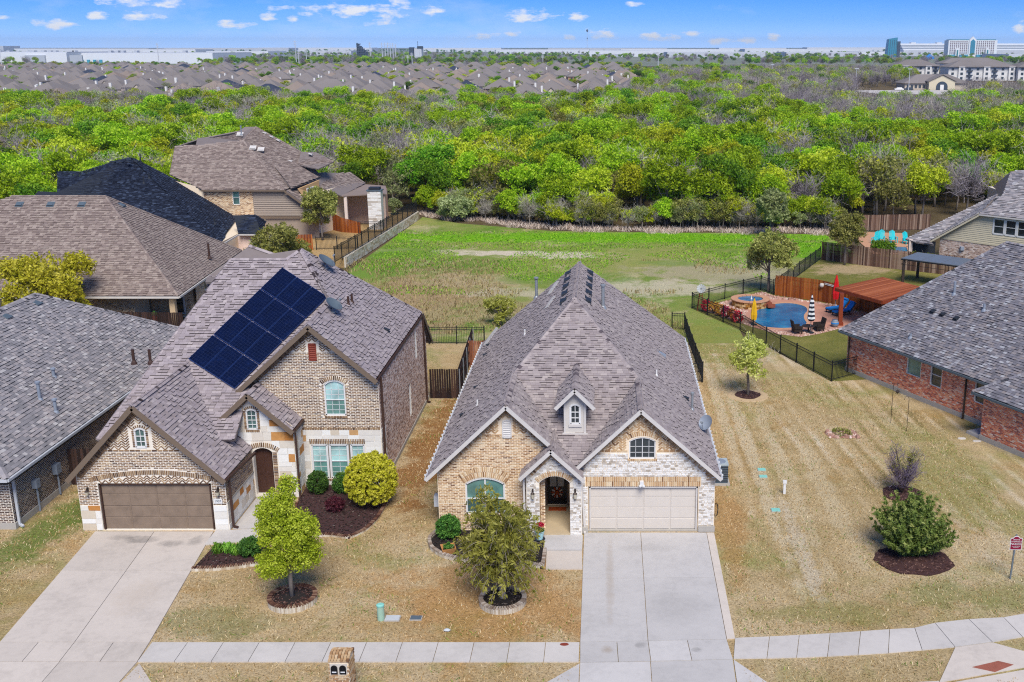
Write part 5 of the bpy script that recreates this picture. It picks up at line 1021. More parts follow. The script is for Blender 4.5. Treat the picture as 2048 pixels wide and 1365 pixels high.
def plate(s_, y): return [(16.33 + x * s_, y, 1.6 + z * s_) for x, z in ((-.215, -.27), (.215, -.27), (.215, .2), (.13, .2), (.1, .24), (.05, .28), (-.05, .28), (-.1, .24), (-.13, .2), (-.215, .2))]
MB().prism(plate(1.1, 38.865), (0, -.012, 0)).build('sign_border', 'white_frame', sg); MB().prism(plate(1.0, 38.852), (0, -.008, 0)).build('sign_face', 'sign_red', sg)
def text(body, size, loc, mat, parent, name='lettering', rot=(R(90), 0, 0), align='CENTER'):
    cu = bpy.data.curves.new(name, 'FONT'); cu.body = body; cu.size = size; cu.align_x = align; cu.align_y = 'CENTER'; cu.extrude = .002; o = bpy.data.objects.new(name, cu); dg = None
    COL.objects.link(o); bpy.context.view_layer.update(); me = bpy.data.meshes.new_from_object(o); bpy.data.objects.remove(o); me.materials.clear(); me.materials.append(MATS[mat]); p = add(name, me, parent, loc, rot); return p
for s_, sz, x, z in (('PRIVATE', .07, 0, .15), ('COMMUNITY', .068, 0, .075), ('NO', .13, -.12, -.03), ('SOLICITING', .042, .085, .01), ('LOITERING', .042, .085, -.03), ('TRESPASSING', .042, .085, -.07), ('VIOLATORS WILL BE', .036, 0, -.14), ('PROSECUTED', .036, 0, -.19)): text(s_, sz, (16.33 + x, 38.84, 1.6 + z), 'white_frame', sg)
text('1907', .15, (-17.17, 43.335, 1.41), 'ac_body', LH)
for i, (x, y, lb) in enumerate(((16.21, 57.5, 'taller dark shepherd hook pole with a hanging sun ornament on the side lawn'), (16.74, 56.1, 'dark shepherd hook pole without ornament on the side lawn'))):
    h = 2.2 - i * .3; rt = root('shepherd_hook', lb, 'garden hook', (x, y, 0)); MB().tube([(x, y, -.1), (x, y, h), (x + .06 * (-1) ** i, y, h + .13), (x + .22 * (-1) ** i, y, h + .1), (x + .26 * (-1) ** i, y, h - .06)], .016, 5).build('pole', 'bronze', rt)
    if i == 0:
        b = MB()
        for k in range(8):
            a = k * math.pi / 4; b.obox((x + .26 + .1 * math.cos(a), y, h - .35 + .1 * math.sin(a)), (.06 * math.cos(a), 0, .06 * math.sin(a)), (0, .008, 0), (-.015 * math.sin(a), 0, .015 * math.cos(a)))
        b.lathe((x + .26, y, h - .42), [(.05, 0), (.08, .07), (.05, .14)], 8); b.tube([(x + .26, y, h - .06), (x + .26, y, h - .26)], .006, 4); b.build('sun_ornament', 'bronze', rt)
# ------------------------------------------------------------------ red brick house on the right
E0 = V(15.26, 67.84, 0); dv = V(.449, -.8936, 0); di = V(.8936, .449, 0)      # along its wall, and inward
rp = lambda s, d, z=0: E0 + dv * s + di * d + V(0, 0, z)
RH = root('red_brick_house', 'red brick one-storey house with large weathered grey roof at the right edge', 'house', tuple(rp(8, 6)), -math.atan2(.8936, .449))
WQ = Wall(rp(0, .45), dv); wins = [(6.05, 7.3, 1.35, 2.62), (8.1, 9.05, 1.2, 2.62), (11.65, 12.6, 1.2, 2.62)]
k = skin(RH, WQ, [(.4, -.05), (14.4, -.05), (14.4, 2.8), (.4, 2.8)], [hole(*w_) for w_ in wins], 'mortar_red'); b = MB()
run_bond(b, WQ, [(.42, .28), (14.3, .28), (14.3, 2.5), (.42, 2.5)], [hole(*w_) for w_ in wins], bw=.2, bh=.052, gap=.022); soldier(b, WQ, [(.42, 2.52), (14.3, 2.52)], .2); b.build('brickwork', 'brick_red', k)['kind'] = 'stuff'
window(RH, WQ, *wins[0], cols=1, rows=1, gm='window_green', sill='brick_red')
for w_ in wins[1:]: window(RH, WQ, *w_, cols=1, rows=2, gm='window_dark', sill='brick_red')
WQ2 = Wall(rp(13.95, -1.25), dv); k = skin(RH, WQ2, [(0, -.05), (9, -.05), (9, 2.75), (0, 2.75)], [], 'mortar_red'); b = MB(); run_bond(b, WQ2, [(.02, .28), (6, .28), (6, 2.45), (.02, 2.45)], bw=.2, bh=.052, gap=.022); soldier(b, WQ2, [(.02, 2.47), (6, 2.47)], .2); b.build('brickwork', 'brick_red', k)['kind'] = 'stuff'
WQ3 = Wall(rp(13.95, .45), -di); k = skin(RH, WQ3, [(0, -.05), (1.7, -.05), (1.7, 2.75), (0, 2.75)], [], 'mortar_red'); b = MB(); run_bond(b, WQ3, [(.02, .28), (1.7, .28), (1.7, 2.45), (.02, 2.45)], bw=.2, bh=.052, gap=.022); b.build('brickwork', 'brick_red', k)['kind'] = 'stuff'
WQ4 = Wall(rp(.4, 17), -di); k = skin(RH, WQ4, [(0, -.05), (16.55, -.05), (16.55, 2.75), (0, 2.75)], [], 'mortar_red'); b = MB(); run_bond(b, WQ4, [(10, .28), (16.5, .28), (16.5, 2.6), (10, 2.6)], bw=.2, bh=.052, gap=.022); b.build('brickwork', 'brick_red', k)['kind'] = 'stuff'
for q, z0, z1, nm, mt in (([(.35, .4), (14.4, .4), (14.4, 17), (.35, 17)], -.1, .26, 'foundation', 'slab_edge'), ([(13.9, -1.3), (24, -1.3), (24, 6), (13.9, 6)], -.1, .26, 'foundation', 'slab_edge'), ([(.6, .7), (14, .7), (14, 16.8), (.6, 16.8)], .2, 2.6, 'wall_core', 'mortar_red'), ([(14.2, -1.0), (24, -1.0), (24, 6), (14.2, 6)], .2, 2.6, 'wall_core', 'mortar_red')): MB().prism([rp(s_, d_, z0) for s_, d_ in q], (0, 0, z1 - z0), .5).build(nm, mt, RH)
RR = Roof(RH, 'shingle_weather', 'shingle_weather_piece', .26, .17, individuals=300, jig=.3, dash=.3)
RR.plane([rp(0, 0, 2.75), rp(22, 0, 2.75), rp(22, 8.6, 8.77), rp(5.4, 8.6, 8.77)]); RR.plane([rp(0, 0, 2.75), rp(5.4, 8.6, 8.77), rp(0, 17.4, 2.75)], shingle=False); RR.plane([rp(0, 17.4, 2.75), rp(5.4, 8.6, 8.77), rp(22, 8.6, 8.77), rp(22, 17.4, 2.75)], shingle=False)
RR.plane([rp(13.5, -1.65, 2.7), rp(21.9, -1.65, 2.7), rp(17.7, 2.55, 5.64)]); RR.plane([rp(13.5, -1.65, 2.7), rp(17.7, 2.55, 5.64), rp(17.7, 5, 5.64), rp(13.5, 3, 2.7)])
RR.cap(rp(0, 0, 2.78), rp(5.4, 8.6, 8.8)); RR.cap(rp(5.4, 8.6, 8.8), rp(22, 8.6, 8.8)); RR.cap(rp(13.5, -1.65, 2.73), rp(17.7, 2.55, 5.67)); RR.done()
boards(RH, [(rp(0, -.05, 2.66), rp(13.5, -.05, 2.66)), (rp(13.5, -1.7, 2.6), rp(24, -1.7, 2.6)), (rp(0, 0, 2.64), rp(0, 17, 2.64)), (rp(13.45, -1.65, 2.6), rp(13.45, 0, 2.6))], 'ac_body', .1, .12, 'gutter')
for p, h in ((rp(5.5, 4.4, 5.83), .9), (rp(8.5, 3.9, 5.5), .5), (rp(5.6, 1.0, 3.45), .35)): pipe_vent(RH, p, h, .08, 'dish_grey', False)
nq = -di * .7 + V(0, 0, 1); nq /= np.linalg.norm(nq)
for s_ in (5.3, 6.15, 7.3): slot_vent(RH, rp(s_, 2.95, 2.75 + .7 * 2.95 + .02), dv, nq, .3, lh=.26)
downspout(RH, rp(11.1, .3, 2.6), rp(11.1, .3, .1), 'bronze', .1, (0, 0)); downspout(RH, rp(.75, .3, 2.6), rp(.75, .3, .1), 'bronze', .09, (0, 0))
tag(MB().prism([rp(12.9, -1.2, -.02), rp(13.9, -1.2, -.02), rp(13.9, .4, -.02), rp(12.9, .4, -.02)], (0, 0, .16), .5).build('side_stoop', 'concrete_grey'), 'small grey concrete stoop at the corner of the red brick house', 'stoop')
for x, y, lb in ((19.45, 54.9, 'left of two pale stepping stones near the red brick house'), (20.15, 54.5, 'right of two pale stepping stones near the red brick house')): tag(MB().lathe((x, y, -.02), [(.24, 0), (.22, .05)], 9, sy=.55).build('stepping_stone', 'stucco'), lb, 'stone')

# ------------------------------------------------------------------ houses behind, left
B2 = root('brown_roof_house', 'brown hip-roofed brick house behind the left neighbour with a covered patio', 'house', (-40, 84, 0))
def bx(x, y): return (x + (y - 77.6) * -.06, y)
RB_ = Roof(B2, 'shingle_tan', 'shingle_tan_piece', .28, .19)
c0, apx = (-32.06, 77.58, 2.8), (-40.6, 86.1, 9.1)
RB_.plane([c0, apx, (-48.2, 86.1, 9.1), (-66, 77.58, 2.8)]); RB_.plane([c0, (-33.4, 96, 2.8), apx]); RB_.plane([apx, (-33.4, 96, 2.8), (-62, 96, 2.8), (-48.2, 86.1, 9.1)], shingle=False); RB_.plane([(-48.2, 86.1, 9.1), (-62, 96, 2.8), (-66, 77.58, 2.8)], shingle=False)
for a, c in ((c0, apx), (apx, (-48.2, 86.1, 9.1)), (apx, (-33.4, 96, 2.8))): RB_.cap(V(*a) + V(0, 0, .03), V(*c) + V(0, 0, .03))
RB_.done(); boards(B2, [((-32.0, 77.5, 2.68), (-60, 77.5, 2.68)), ((-32.0, 77.6, 2.68), (-33.3, 96, 2.68))], 'white_trim', .1, .14, 'gutter')
WC = Wall((-36.2, 79.2, 0), (1, 0, 0)); k = skin(B2, WC, [(-22, -.05), (0, -.05), (0, 2.75), (-22, 2.75)], [], 'mortar_tan'); b = MB(); run_bond(b, WC, [(-7, .1), (0, .1), (0, 2.7), (-7, 2.7)]); b.build('brickwork', 'brick_tan', k)['kind'] = 'stuff'
WC2 = Wall((-36.2, 82.3, 0), (1, 0, 0)); k = skin(B2, WC2, [(0, -.05), (3.2, -.05), (3.2, 2.75), (0, 2.75)], [], 'mortar_tan'); b = MB(); run_bond(b, WC2, [(0, .1), (3.2, .1), (3.2, 2.7), (0, 2.7)]); b.build('brickwork', 'brick_tan', k)['kind'] = 'stuff'
window(B2, Wall((-36.2, 82.28, 0), (1, 0, 0)), 1.7, 2.6, .3, 2.3, cols=1, rows=1, gm='window_dark', depth=-.02)
MB().box(-33.0, -32.6, 78.0, 78.4, 0, 2.7).build('patio_post', 'brick_tan', B2); WC3 = Wall((-32.6, 82.3, 0), (-.06, 1, 0)); k = skin(B2, WC3, [(0, -.05), (13.5, -.05), (13.5, 2.75), (0, 2.75)], [hole(2.2, 3.3, .9, 2.4)], 'mortar_tan'); b = MB(); run_bond(b, WC3, [(0, .1), (13, .1), (13, 2.7), (0, 2.7)], [hole(2.2, 3.3, .9, 2.4)]); b.build('brickwork', 'brick_tan', k)['kind'] = 'stuff'
window(B2, WC3, 2.2, 3.3, .9, 2.4, gm='window_glass'); MB().prism([(-33, 82.6, 0), (-34, 95, 0), (-58, 95, 0), (-58, 79.5, 0), (-36.4, 79.5, 0), (-36.4, 82.6, 0)], (0, 0, 2.6), .5).build('wall_core', 'mortar_tan', B2)
nb = V(0, -.74, 1) / math.hypot(.74, 1)
for x in (-47.2, -44.7, -42.2): slot_vent(B2, (x, 85.3, 8.55), (1, 0, 0), nb, .5, 'ac_body', .45)
slot_vent(B2, (-39.6, 86.6, 8.3), (0, 1, 0), V(.6, 0, .8), .5, 'ac_body', .45); pipe_vent(B2, (-33.6, 88.5, 3.6), 1.3, .09, 'brown_gutter', False)
st = root('gift_statue', 'small red and white figure with green top on the covered patio', 'statue', (-34.6, 78.9, 0)); plain('statue_red', S('c03028', K), .5, .1); plain('statue_green', S('5c9a3c', K), .6, .2)
MB().lathe((-34.6, 78.9, 0), [(.22, 0), (.26, .3), (.2, .7), (.1, 1.0)], 10).build('body', 'statue_red', st); MB().lathe((-34.6, 78.75, .35), [(.1, 0), (.12, .12), (.1, .3)], 8).build('bib', 'white_frame', st); MB().lathe((-34.6, 78.9, 1.0), [(.16, 0), (.2, .12), (.05, .32)], 8).build('hat', 'statue_green', st)
gl = root('patio_grill', 'dark covered grill beside the red figure on the patio', 'grill', (-33.9, 79.3, 0)); MB().box(-34.3, -33.5, 79.1, 79.6, .1, .8).build('cart', 'dark_vent', gl); MB().lathe((-33.9, 79.35, .8), [(.4, 0), (.38, .15), (.2, .3)], 12, sy=.65).build('hood', 'dark_vent', gl)

CC = root('navy_roof_house', 'house with very dark navy shingle roof behind the brown roof house', 'house', (-44, 104, 0))
RN = Roof(CC, 'shingle_navy', 'shingle_navy_piece', .3, .2, deck='dark_vent')
A_, Wg, P2_, P1_ = (-36.12, 97.78, 3.0), (-40.5, 116.3, 3.1), (-49.41, 112.94, 9.3), (-50.01, 112.4, 9.6)
RN.plane([A_, Wg, P2_, P1_]); RN.plane([P1_, (-51.5, 111.5, 9.29), (-53.97, 110, 7.92), (-56.4, 110, 7.92), (-54.75, 106, 6.8), (-56.6, 106, 6.9), (-58, 97.8, 3), A_]); RN.plane([(-36.33, 103.84, 3.0), (-34.11, 103.84, 3.0), (-35.31, 106.33, 4.5), (-37.4, 106, 4.5)]); RN.plane([(-34.11, 103.84, 3.0), (-35.17, 109.12, 3.4), (-35.31, 106.33, 4.5)])
RN.plane([P2_, P1_, (-56, 116, 6), (-41, 118, 3)], shingle=False); RN.cap(P1_, P2_); RN.done()
WCa = Wall((-36.4, 98.2, 0), (-.06, 1, 0)); k = skin(CC, WCa, [(0, 0), (5.7, 0), (5.7, 2.9), (0, 2.9)], [hole(2.4, 3.5, .4, 2.5)], 'mortar_tan'); window(CC, WCa, 2.4, 3.5, .4, 2.5, gm='window_green', cols=2, rows=1)
MB().box(-58, -36.6, 98.5, 116, 0, 2.9).build('wall_core', 'mortar_tan', CC); k = skin(CC, Wall((-36.7, 104.3, 0), (1, 0, 0)), [(0, 0), (2.4, 0), (2.4, 2.9), (0, 2.9)], [], 'mortar_red', name='side_wall')
boards(CC, [((-36.0, 97.7, 2.9), (-36.3, 103.8, 2.9)), ((-36.3, 103.8, 2.9), (-34.0, 103.75, 2.9))], 'white_trim', .1, .12, 'gutter')
for p, h in (((-48.9, 112.5, 9.0), 1.1), ((-45.8, 105.5, 7.8), .8), ((-46.5, 108.5, 7.9), .6), ((-38.6, 104, 4.0), .7)): pipe_vent(CC, p, h, .07, 'dark_vent', False)
for t_ in (0, 1, 2, 3): slot_vent(CC, (-49.0 - t_ * .25, 111.6 - t_ * 1.2, 9.25 + t_ * .1), (0, 1, 0), V(.54, .12, .83), .5, 'dark_vent', .35)

DD = root('far_brown_house', 'two-storey house with brown stepped roofs and white fireplace below the woods', 'house', (-38, 116, .9))
RD = Roof(DD, 'shingle_tan', 'shingle_tan_piece', .3, .2)
RD.plane([(-42.86, 113, 6.14), (-34.23, 113, 6.14), (-40.25, 119.21, 10.8), (-45.25, 118.56, 10.31), (-47.54, 118.49, 10.26), (-47.01, 114.89, 7.56)])
RD.plane([(-34.23, 113, 6.14), (-40.25, 119.21, 10.8), (-40.14, 123.5, 11.96), (-34.93, 122.67, 9.22), (-31.95, 119.3, 6.85)]); RD.plane([(-40.25, 119.21, 10.8), (-40.14, 123.5, 11.96), (-41.33, 123.5, 11.96), (-42.75, 122, 10.85), (-46.31, 122, 10.85), (-45.3, 118.6, 10.28)])
RD.plane([(-34.74, 122, 9.28), (-33.04, 122, 9.23), (-30.56, 120, 8.42), (-31.87, 118, 7.81), (-34.38, 119, 8.14)]); RD.plane([(-33.6, 117.5, 7.2), (-32.2, 121, 7.09), (-30.54, 127, 6.29), (-28.77, 127, 5.17), (-29.73, 119, 4.7), (-31.77, 117.6, 5.9)])
RD.plane([(-33.56, 113.3, 6.3), (-31.95, 118, 6.66), (-34.6, 119, 8.3), (-36.2, 116.5, 7.9)]); RD.plane([(-34.0, 112.9, 6.1), (-30.9, 112.9, 3.5), (-30.4, 118, 3.9), (-33.2, 118, 6.2)]); RD.plane([(-47.5, 118.5, 10.2), (-46, 122, 10.8), (-40, 124, 11.9), (-36, 130, 6), (-47, 130, 6)], shingle=False)
for a, c in (((-34.23, 113, 6.17), (-40.25, 119.21, 10.83)), ((-40.25, 119.21, 10.83), (-40.14, 123.5, 12)), ((-40.14, 123.5, 12), (-34.93, 122.67, 9.25))): RD.cap(a, c)
RD.done()
WDf = Wall((0, 113.4, 0), (1, 0, 0)); dwn = hole(-39.95, -39.2, 4.5, 6.05)
k = skin(DD, WDf, [(-46.5, .5), (-37.8, .5), (-37.8, 6.2), (-42.8, 6.2), (-46.5, 7.2)], [dwn], 'mortar_tan'); b = MB(); run_bond(b, WDf, [(-43, 3.2), (-37.8, 3.2), (-37.8, 6.1), (-43, 6.1)], [dwn], bw=.24, bh=.07); b.build('brickwork', 'brick_tan', k)['kind'] = 'stuff'
window(DD, WDf, -39.95, -39.2, 4.5, 6.05, gm='window_green', sill='brick_tan'); plain('siding_taupe', S('a59688', K), .7, .08); plain('siding_cream', S('d9cdb0', K), .7, .06)
sd_ = MB().prism([(-37.8, 113.45, .5), (-31.0, 113.45, .5), (-31.0, 113.45, 3.5), (-34.2, 113.45, 6.15), (-37.8, 113.45, 6.15)], (0, .1, 0), .5).build('siding_wall', 'siding_taupe', DD)
for i in range(14):
    z0 = 3.35 + i * .2; x1 = -31.1 - max(0, (z0 + .2 - 3.5)) * 1.2
    if x1 > -37.7: MB().hexa([(-37.75, 113.33, z0), (x1, 113.33, z0), (x1, 113.44, z0), (-37.75, 113.44, z0), (-37.75, 113.41, z0 + .2), (x1, 113.41, z0 + .2), (x1, 113.44, z0 + .2), (-37.75, 113.44, z0 + .2)]).build('siding_board', 'siding_taupe', sd_)
boards(DD, [((-43, 112.9, 6.05), (-34.1, 112.9, 6.05)), ((-34.2, 112.85, 6.0), (-30.8, 112.85, 3.4)), ((-37.9, 113.2, 3.2), (-30.8, 113.2, 3.2))], 'brown_trim', .1, .16)
MB().prism([(-46.5, 114, .5), (-33, 114, .5), (-30.8, 118.5, .5), (-30, 127, .5), (-46.5, 127, .5)], (0, 0, 5.0), .5).build('wall_core', 'mortar_tan', DD)
MB().prism([(-32.3, 114.3, 5.0), (-31.9, 117.6, 5.0), (-31.7, 117.6, 6.6), (-33.0, 114.2, 6.1)], (-.2, 0, 0), .5).build('dormer_wall', 'brick_tan', DD)
WDs = Wall((-32.6, 114.4, 0), (.14, 1, 0)); 
for i in range(3): window(DD, WDs, .5 + i * .75, 1.1 + i * .75, 4.9, 6.0, gm='window_dark', depth=-.15)
pt = MB(); pt.prism([(-29.73, 119, 4.6), (-25.03, 121, 4.6), (-26.4, 127, 4.7), (-29.2, 127, 4.9)], (0, 0, .12), .5); pt.build('patio_roof', 'shingle_tan', DD)
for x, y in ((-29.4, 119.4), (-25.5, 121.3), (-26.3, 126.4)): MB().box(x - .16, x + .16, y - .16, y + .16, .8, 4.6).build('patio_post', 'brick_mauve', DD)
MB().box(-30.2, -27, 123.5, 124, .8, 4.6).build('patio_wall', 'brick_mauve', DD)
fp = MB().box(-26.85, -25.35, 119.0, 120.2, .8, 5.2).build('fireplace', 'stone_white', DD); WF = Wall((-26.85, 119.0, 0), (1, 0, 0)); ashlar(fp, WF, [(0, .8), (1.5, .8), (1.5, 5.2), (0, 5.2)], [], 'veneer_white', .14, .26, .25, .6, joined=True)
MB().box(-26.95, -25.25, 118.9, 120.3, 5.2, 5.32).build('cap', 'ac_body', fp); MB().box(-26.7, -25.5, 119.1, 120.1, 5.32, 5.6).build('spark_guard', 'dark_vent', fp)
for p in ((-41.2, 121.2, 11.3), (-38.9, 118.2, 10.1), (-38.1, 118.4, 9.9)): slot_vent(DD, p, (1, 0, 0), V(0, -.6, .8), .6, 'white_trim', .5)
for p in ((-39.0, 123, 11.3), (-38.2, 122.8, 10.9), (-37.4, 122.6, 10.5), (-35.3, 119.6, 8.5), (-33.4, 121.0, 9.1)): slot_vent(DD, p, (0, 1, 0), V(.42, -.25, .87), .5, 'white_trim', .4)
pipe_vent(DD, (-40.7, 120.2, 11.4), .9, .07)
# raised yard with stone retaining wall
TR = [(-25.6, 102.2), (-23.6, 132), (-60, 132), (-60, 102.2)]
MB().prism([(x, y, -.1) for x, y in TR], (0, 0, 1.0), .5).build('raised_yard', 'yard_sand')['kind'] = 'structure'
RW = root('retaining_wall', 'pale stone retaining wall below the black fence at the field edge', 'wall', (-24.6, 117, 0)); rd_ = V(2.0, 29.8, 0); rd_ /= np.linalg.norm(rd_); WRt = Wall((-25.58, 102.2, 0), rd_)
MB().bar((-25.7, 102.2, .45), (-23.7, 132, .45), .3, 1.1).build('wall_body', 'edge_stone', RW); ashlar(RW, Wall(WRt.O + WRt.N * .1, rd_), [(0, 0), (29.8, 0), (29.8, 1.0), (0, 1.0)], [], 'edge_stone', .16, .3, .3, .8, joined=True, proud=.05, jit=.08)

# ------------------------------------------------------------------ cream-gabled house far right
RBk = root('cream_gable_house', 'grey-roofed house with cream siding gable and brick base at the far right', 'house', (36, 104, 0))
Rk = Roof(RBk, 'shingle_slate', 'shingle_slate_piece', .4, .26); wv = V(.707, -.707, 0); wo = V(32.6, 103.2, 0); wi = V(.707, .707, 0)
q1, q2, q3, q4 = V(31.67, 103.5, 2.35), V(35.13, 100.1, 5.54), V(39.77, 108.63, 6.3), V(29.62, 104.71, 2.35)
Rk.plane([q1, q2, q3]); Rk.plane([q1, q3, q4]); e2 = q2 + wv * 14
Rk.plane([q2, e2, e2 + wi * 6 + V(0, 0, 3.3), q2 + wi * 6 + wv * 1.5 + V(0, 0, 3.3)]); Rk.plane([q2, q2 + wi * 6 + wv * 1.5 + V(0, 0, 3.3), q2 + wi * 12, q2 + wi * 9 - V(0, 0, 1)], shingle=False); Rk.plane([q1, q4, V(30.2, 103.3, 2.3), V(31.6, 101.9, 2.3)]); Rk.done()
WK = Wall(wo, wv); kw = [(5.3, 6.35, 3.78, 5.2), (6.48, 7.5, 3.78, 5.2), (7.63, 8.7, 3.78, 5.2)]
k = skin(RBk, WK, [(-.6, 2.72), (14, 2.72), (14, 5.55), (3.7, 5.55)], [hole(*h) for h in kw], 'siding_cream', name='siding_wall')
for i in range(16):
    z0 = 2.75 + i * .18; u0 = -.5 + max(0, (z0 + .18 - 2.75)) * 1.5
    for a, c in sub([(u0, 13.9)], [(5.2, 8.8)] if 3.6 < z0 + .09 < 5.3 else []):
        if c > a: MB().hexa([WK.p(a, z0, .05), WK.p(c, z0, .05), WK.p(c, z0, .005), WK.p(a, z0, .005), WK.p(a, z0 + .18, .02), WK.p(c, z0 + .18, .02), WK.p(c, z0 + .18, .005), WK.p(a, z0 + .18, .005)]).build('siding_board', 'siding_cream', k)
for h in kw: window(RBk, WK, *h, gm='window_dark', depth=.0, fw=.07)
k = skin(RBk, WK, [(0, -.05), (14, -.05), (14, 2.7), (0, 2.7)], [], 'mortar_cream'); b = MB(); run_bond(b, WK, [(0, .1), (9, .1), (9, 2.7), (0, 2.7)], bw=.22, bh=.065, gap=.02); b.build('brickwork', 'brick_mauve', k)['kind'] = 'stuff'
boards(RBk, [(q1 + V(0, 0, -.12), q2 + V(0, 0, -.12)), (WK.p(0, 2.72, .03), WK.p(14, 2.72, .03))], 'siding_cream', .05, .16); boards(RBk, [(q2 + V(0, 0, -.1), e2 + V(0, 0, -.1))], 'white_trim', .1, .12, 'gutter')
MB().prism([WK.p(0.2, 0, -.3), WK.p(14, 0, -.3), WK.p(14, 0, -11), WK.p(3, 0, -11)], (0, 0, 2.6), .5).build('wall_core', 'mortar_cream', RBk); MB().box(34.05, 34.4, 101.3, 101.6, 1.8, 2.15).build('meter_box', 'dish_grey', RBk)
MB().box(29.8, 30.15, 103.9, 104.25, 0, 2.4).build('patio_post', 'brick_mauve', RBk); MB().prism([(30.1, 104.2, 0), (32.2, 103.3, 0), (32.25, 103.4, 0), (30.15, 104.3, 0)], (0, 0, 2.3), .5).build('patio_screen', 'dark_vent', RBk)
for p in ((39.0, 106.2, 6.25), (38.0, 103.9, 6.1)): slot_vent(RBk, p, (.7, .7, 0), V(-.5, -.1, .85), .6, 'white_trim', .5)
fr_ = root('dark_roof_house', 'sliver of a dark grey roof behind the cream-gabled house', 'house', (52, 132, 0)); Rz = Roof(fr_, 'shingle_weather', 'shingle_weather_piece', .5, .3); Rz.plane([(47.5, 128, 3.6), (60, 128, 3.6), (60, 133, 7.0), (49.5, 131.5, 6.0)]); Rz.plane([(47.5, 128, 3.6), (49.5, 131.5, 6), (49, 136, 3.5)], shingle=False); Rz.done(); MB().box(48.5, 60, 129, 136, 0, 3.6).build('wall_core', 'mortar_cream', fr_)
# ------------------------------------------------------------------ fences
plain('iron_black', S('1c1f24', K), .5, .2); tinted('cedar_stain', ST((0, '7a3a18'), (.5, '9a5222'), (1, 'b5692f')), scale=6, rnd=True); tinted('cedar_old', ST((0, '4a362e'), (.4, '6d5244'), (.75, '8c7160'), (1, 'ab9482')), scale=6, rnd=True); tinted('cedar_dark', ST((0, '271d1b'), (.5, '3a2a26'), (1, '523c34')), scale=6, rnd=True); tinted('cedar_red', ST((0, '7c4a35'), (.5, '9b6146'), (1, 'b88468')), scale=6, rnd=True)
pk_me = MB().box(-.009, .009, -.009, .009, .06, 1.0, .5).data('picket', 'iron_black'); po_me = MB().box(-.035, .035, -.035, .035, -.1, 1.0, .5).box(-.042, .042, -.042, .042, 1.0, 1.03, .5).data('post', 'iron_black')
def iron_fence(label, pts, h=1.25, z=0, pick=.12, joined=False, step=2.2, group=None, bigpost=False):
    c = np.mean(np.array(pts, float), 0); rt = root('iron_fence', label, 'fence', (c[0], c[1], z)); J = MB()
    for (x0, y0), (x1, y1) in zip(pts[:-1], pts[1:]):
        a, c_ = V(x0, y0, z), V(x1, y1, z); ln = np.linalg.norm(c_ - a); n = max(1, round(ln / step)); ang = math.atan2(y1 - y0, x1 - x0)
        for i in range(n + 1): add('post', po_me, rt, a + (c_ - a) * i / n, (0, 0, ang), (1, 1, h + .08))
        for zz in (.12, h - .18, h): MB().bar(a + V(0, 0, zz), c_ + V(0, 0, zz), .03, .035, .5).build('rail', 'iron_black', rt)
        m_ = int(ln / pick)
        for i in range(m_):
            p = a + (c_ - a) * (i + .5) / m_
            if joined: J.box(p[0] - .009, p[0] + .009, p[1] - .009, p[1] + .009, z + .06, z + h + .04, .5)
            else: add('picket', pk_me, rt, p, (0, 0, ang), (1, 1, h + .04))
    if joined: J.build('pickets', 'iron_black', rt)['kind'] = 'stuff'
    return rt
iron_fence('black iron fence from the red brick house corner along the side lawn', [(16.45, 66.85), (14.4, 65.29), (12.09, 71.66), (10.07, 78.23)])
iron_fence('black iron fence along the near side of the pool garden', [(10.07, 78.23), (6.95, 85.1)], joined=True); iron_fence('black iron fence along the field side of the pool garden', [(6.95, 85.1), (9.99, 88.4), (13.54, 91.9), (14.4, 90.2)], joined=True)
iron_fence('black iron fence receding along the field to the rear wooden fence', [(14.6, 90.6), (21.47, 105.88)], joined=True); iron_fence('black iron fence across the back between the two near houses', [(-12.9, 74.2), (-8.9, 74.2)]); iron_fence('black iron fence along the right side yard of the tan brick house', [(4.9, 78.4), (5.85, 78.2), (5.88, 74.0), (6.09, 65.1)], joined=True)
iron_fence('short black iron fence and gate at the right wall of the tan house', [(4.95, 65.1), (6.05, 65.1)])
iron_fence('black iron fence on top of the stone retaining wall', [(-25.9, 99.5), (-25.2, 108.0), (-24.4, 120), (-23.7, 131.8)], z=.95, joined=True, h=1.5); iron_fence('low black iron fence in the raised yard by the leaning tree', [(-29.5, 106.5), (-25.4, 107.0)], z=.9, joined=True); iron_fence('low black iron fence below the white fireplace', [(-27.5, 116.5), (-24.8, 117.0)], z=.9, joined=True)
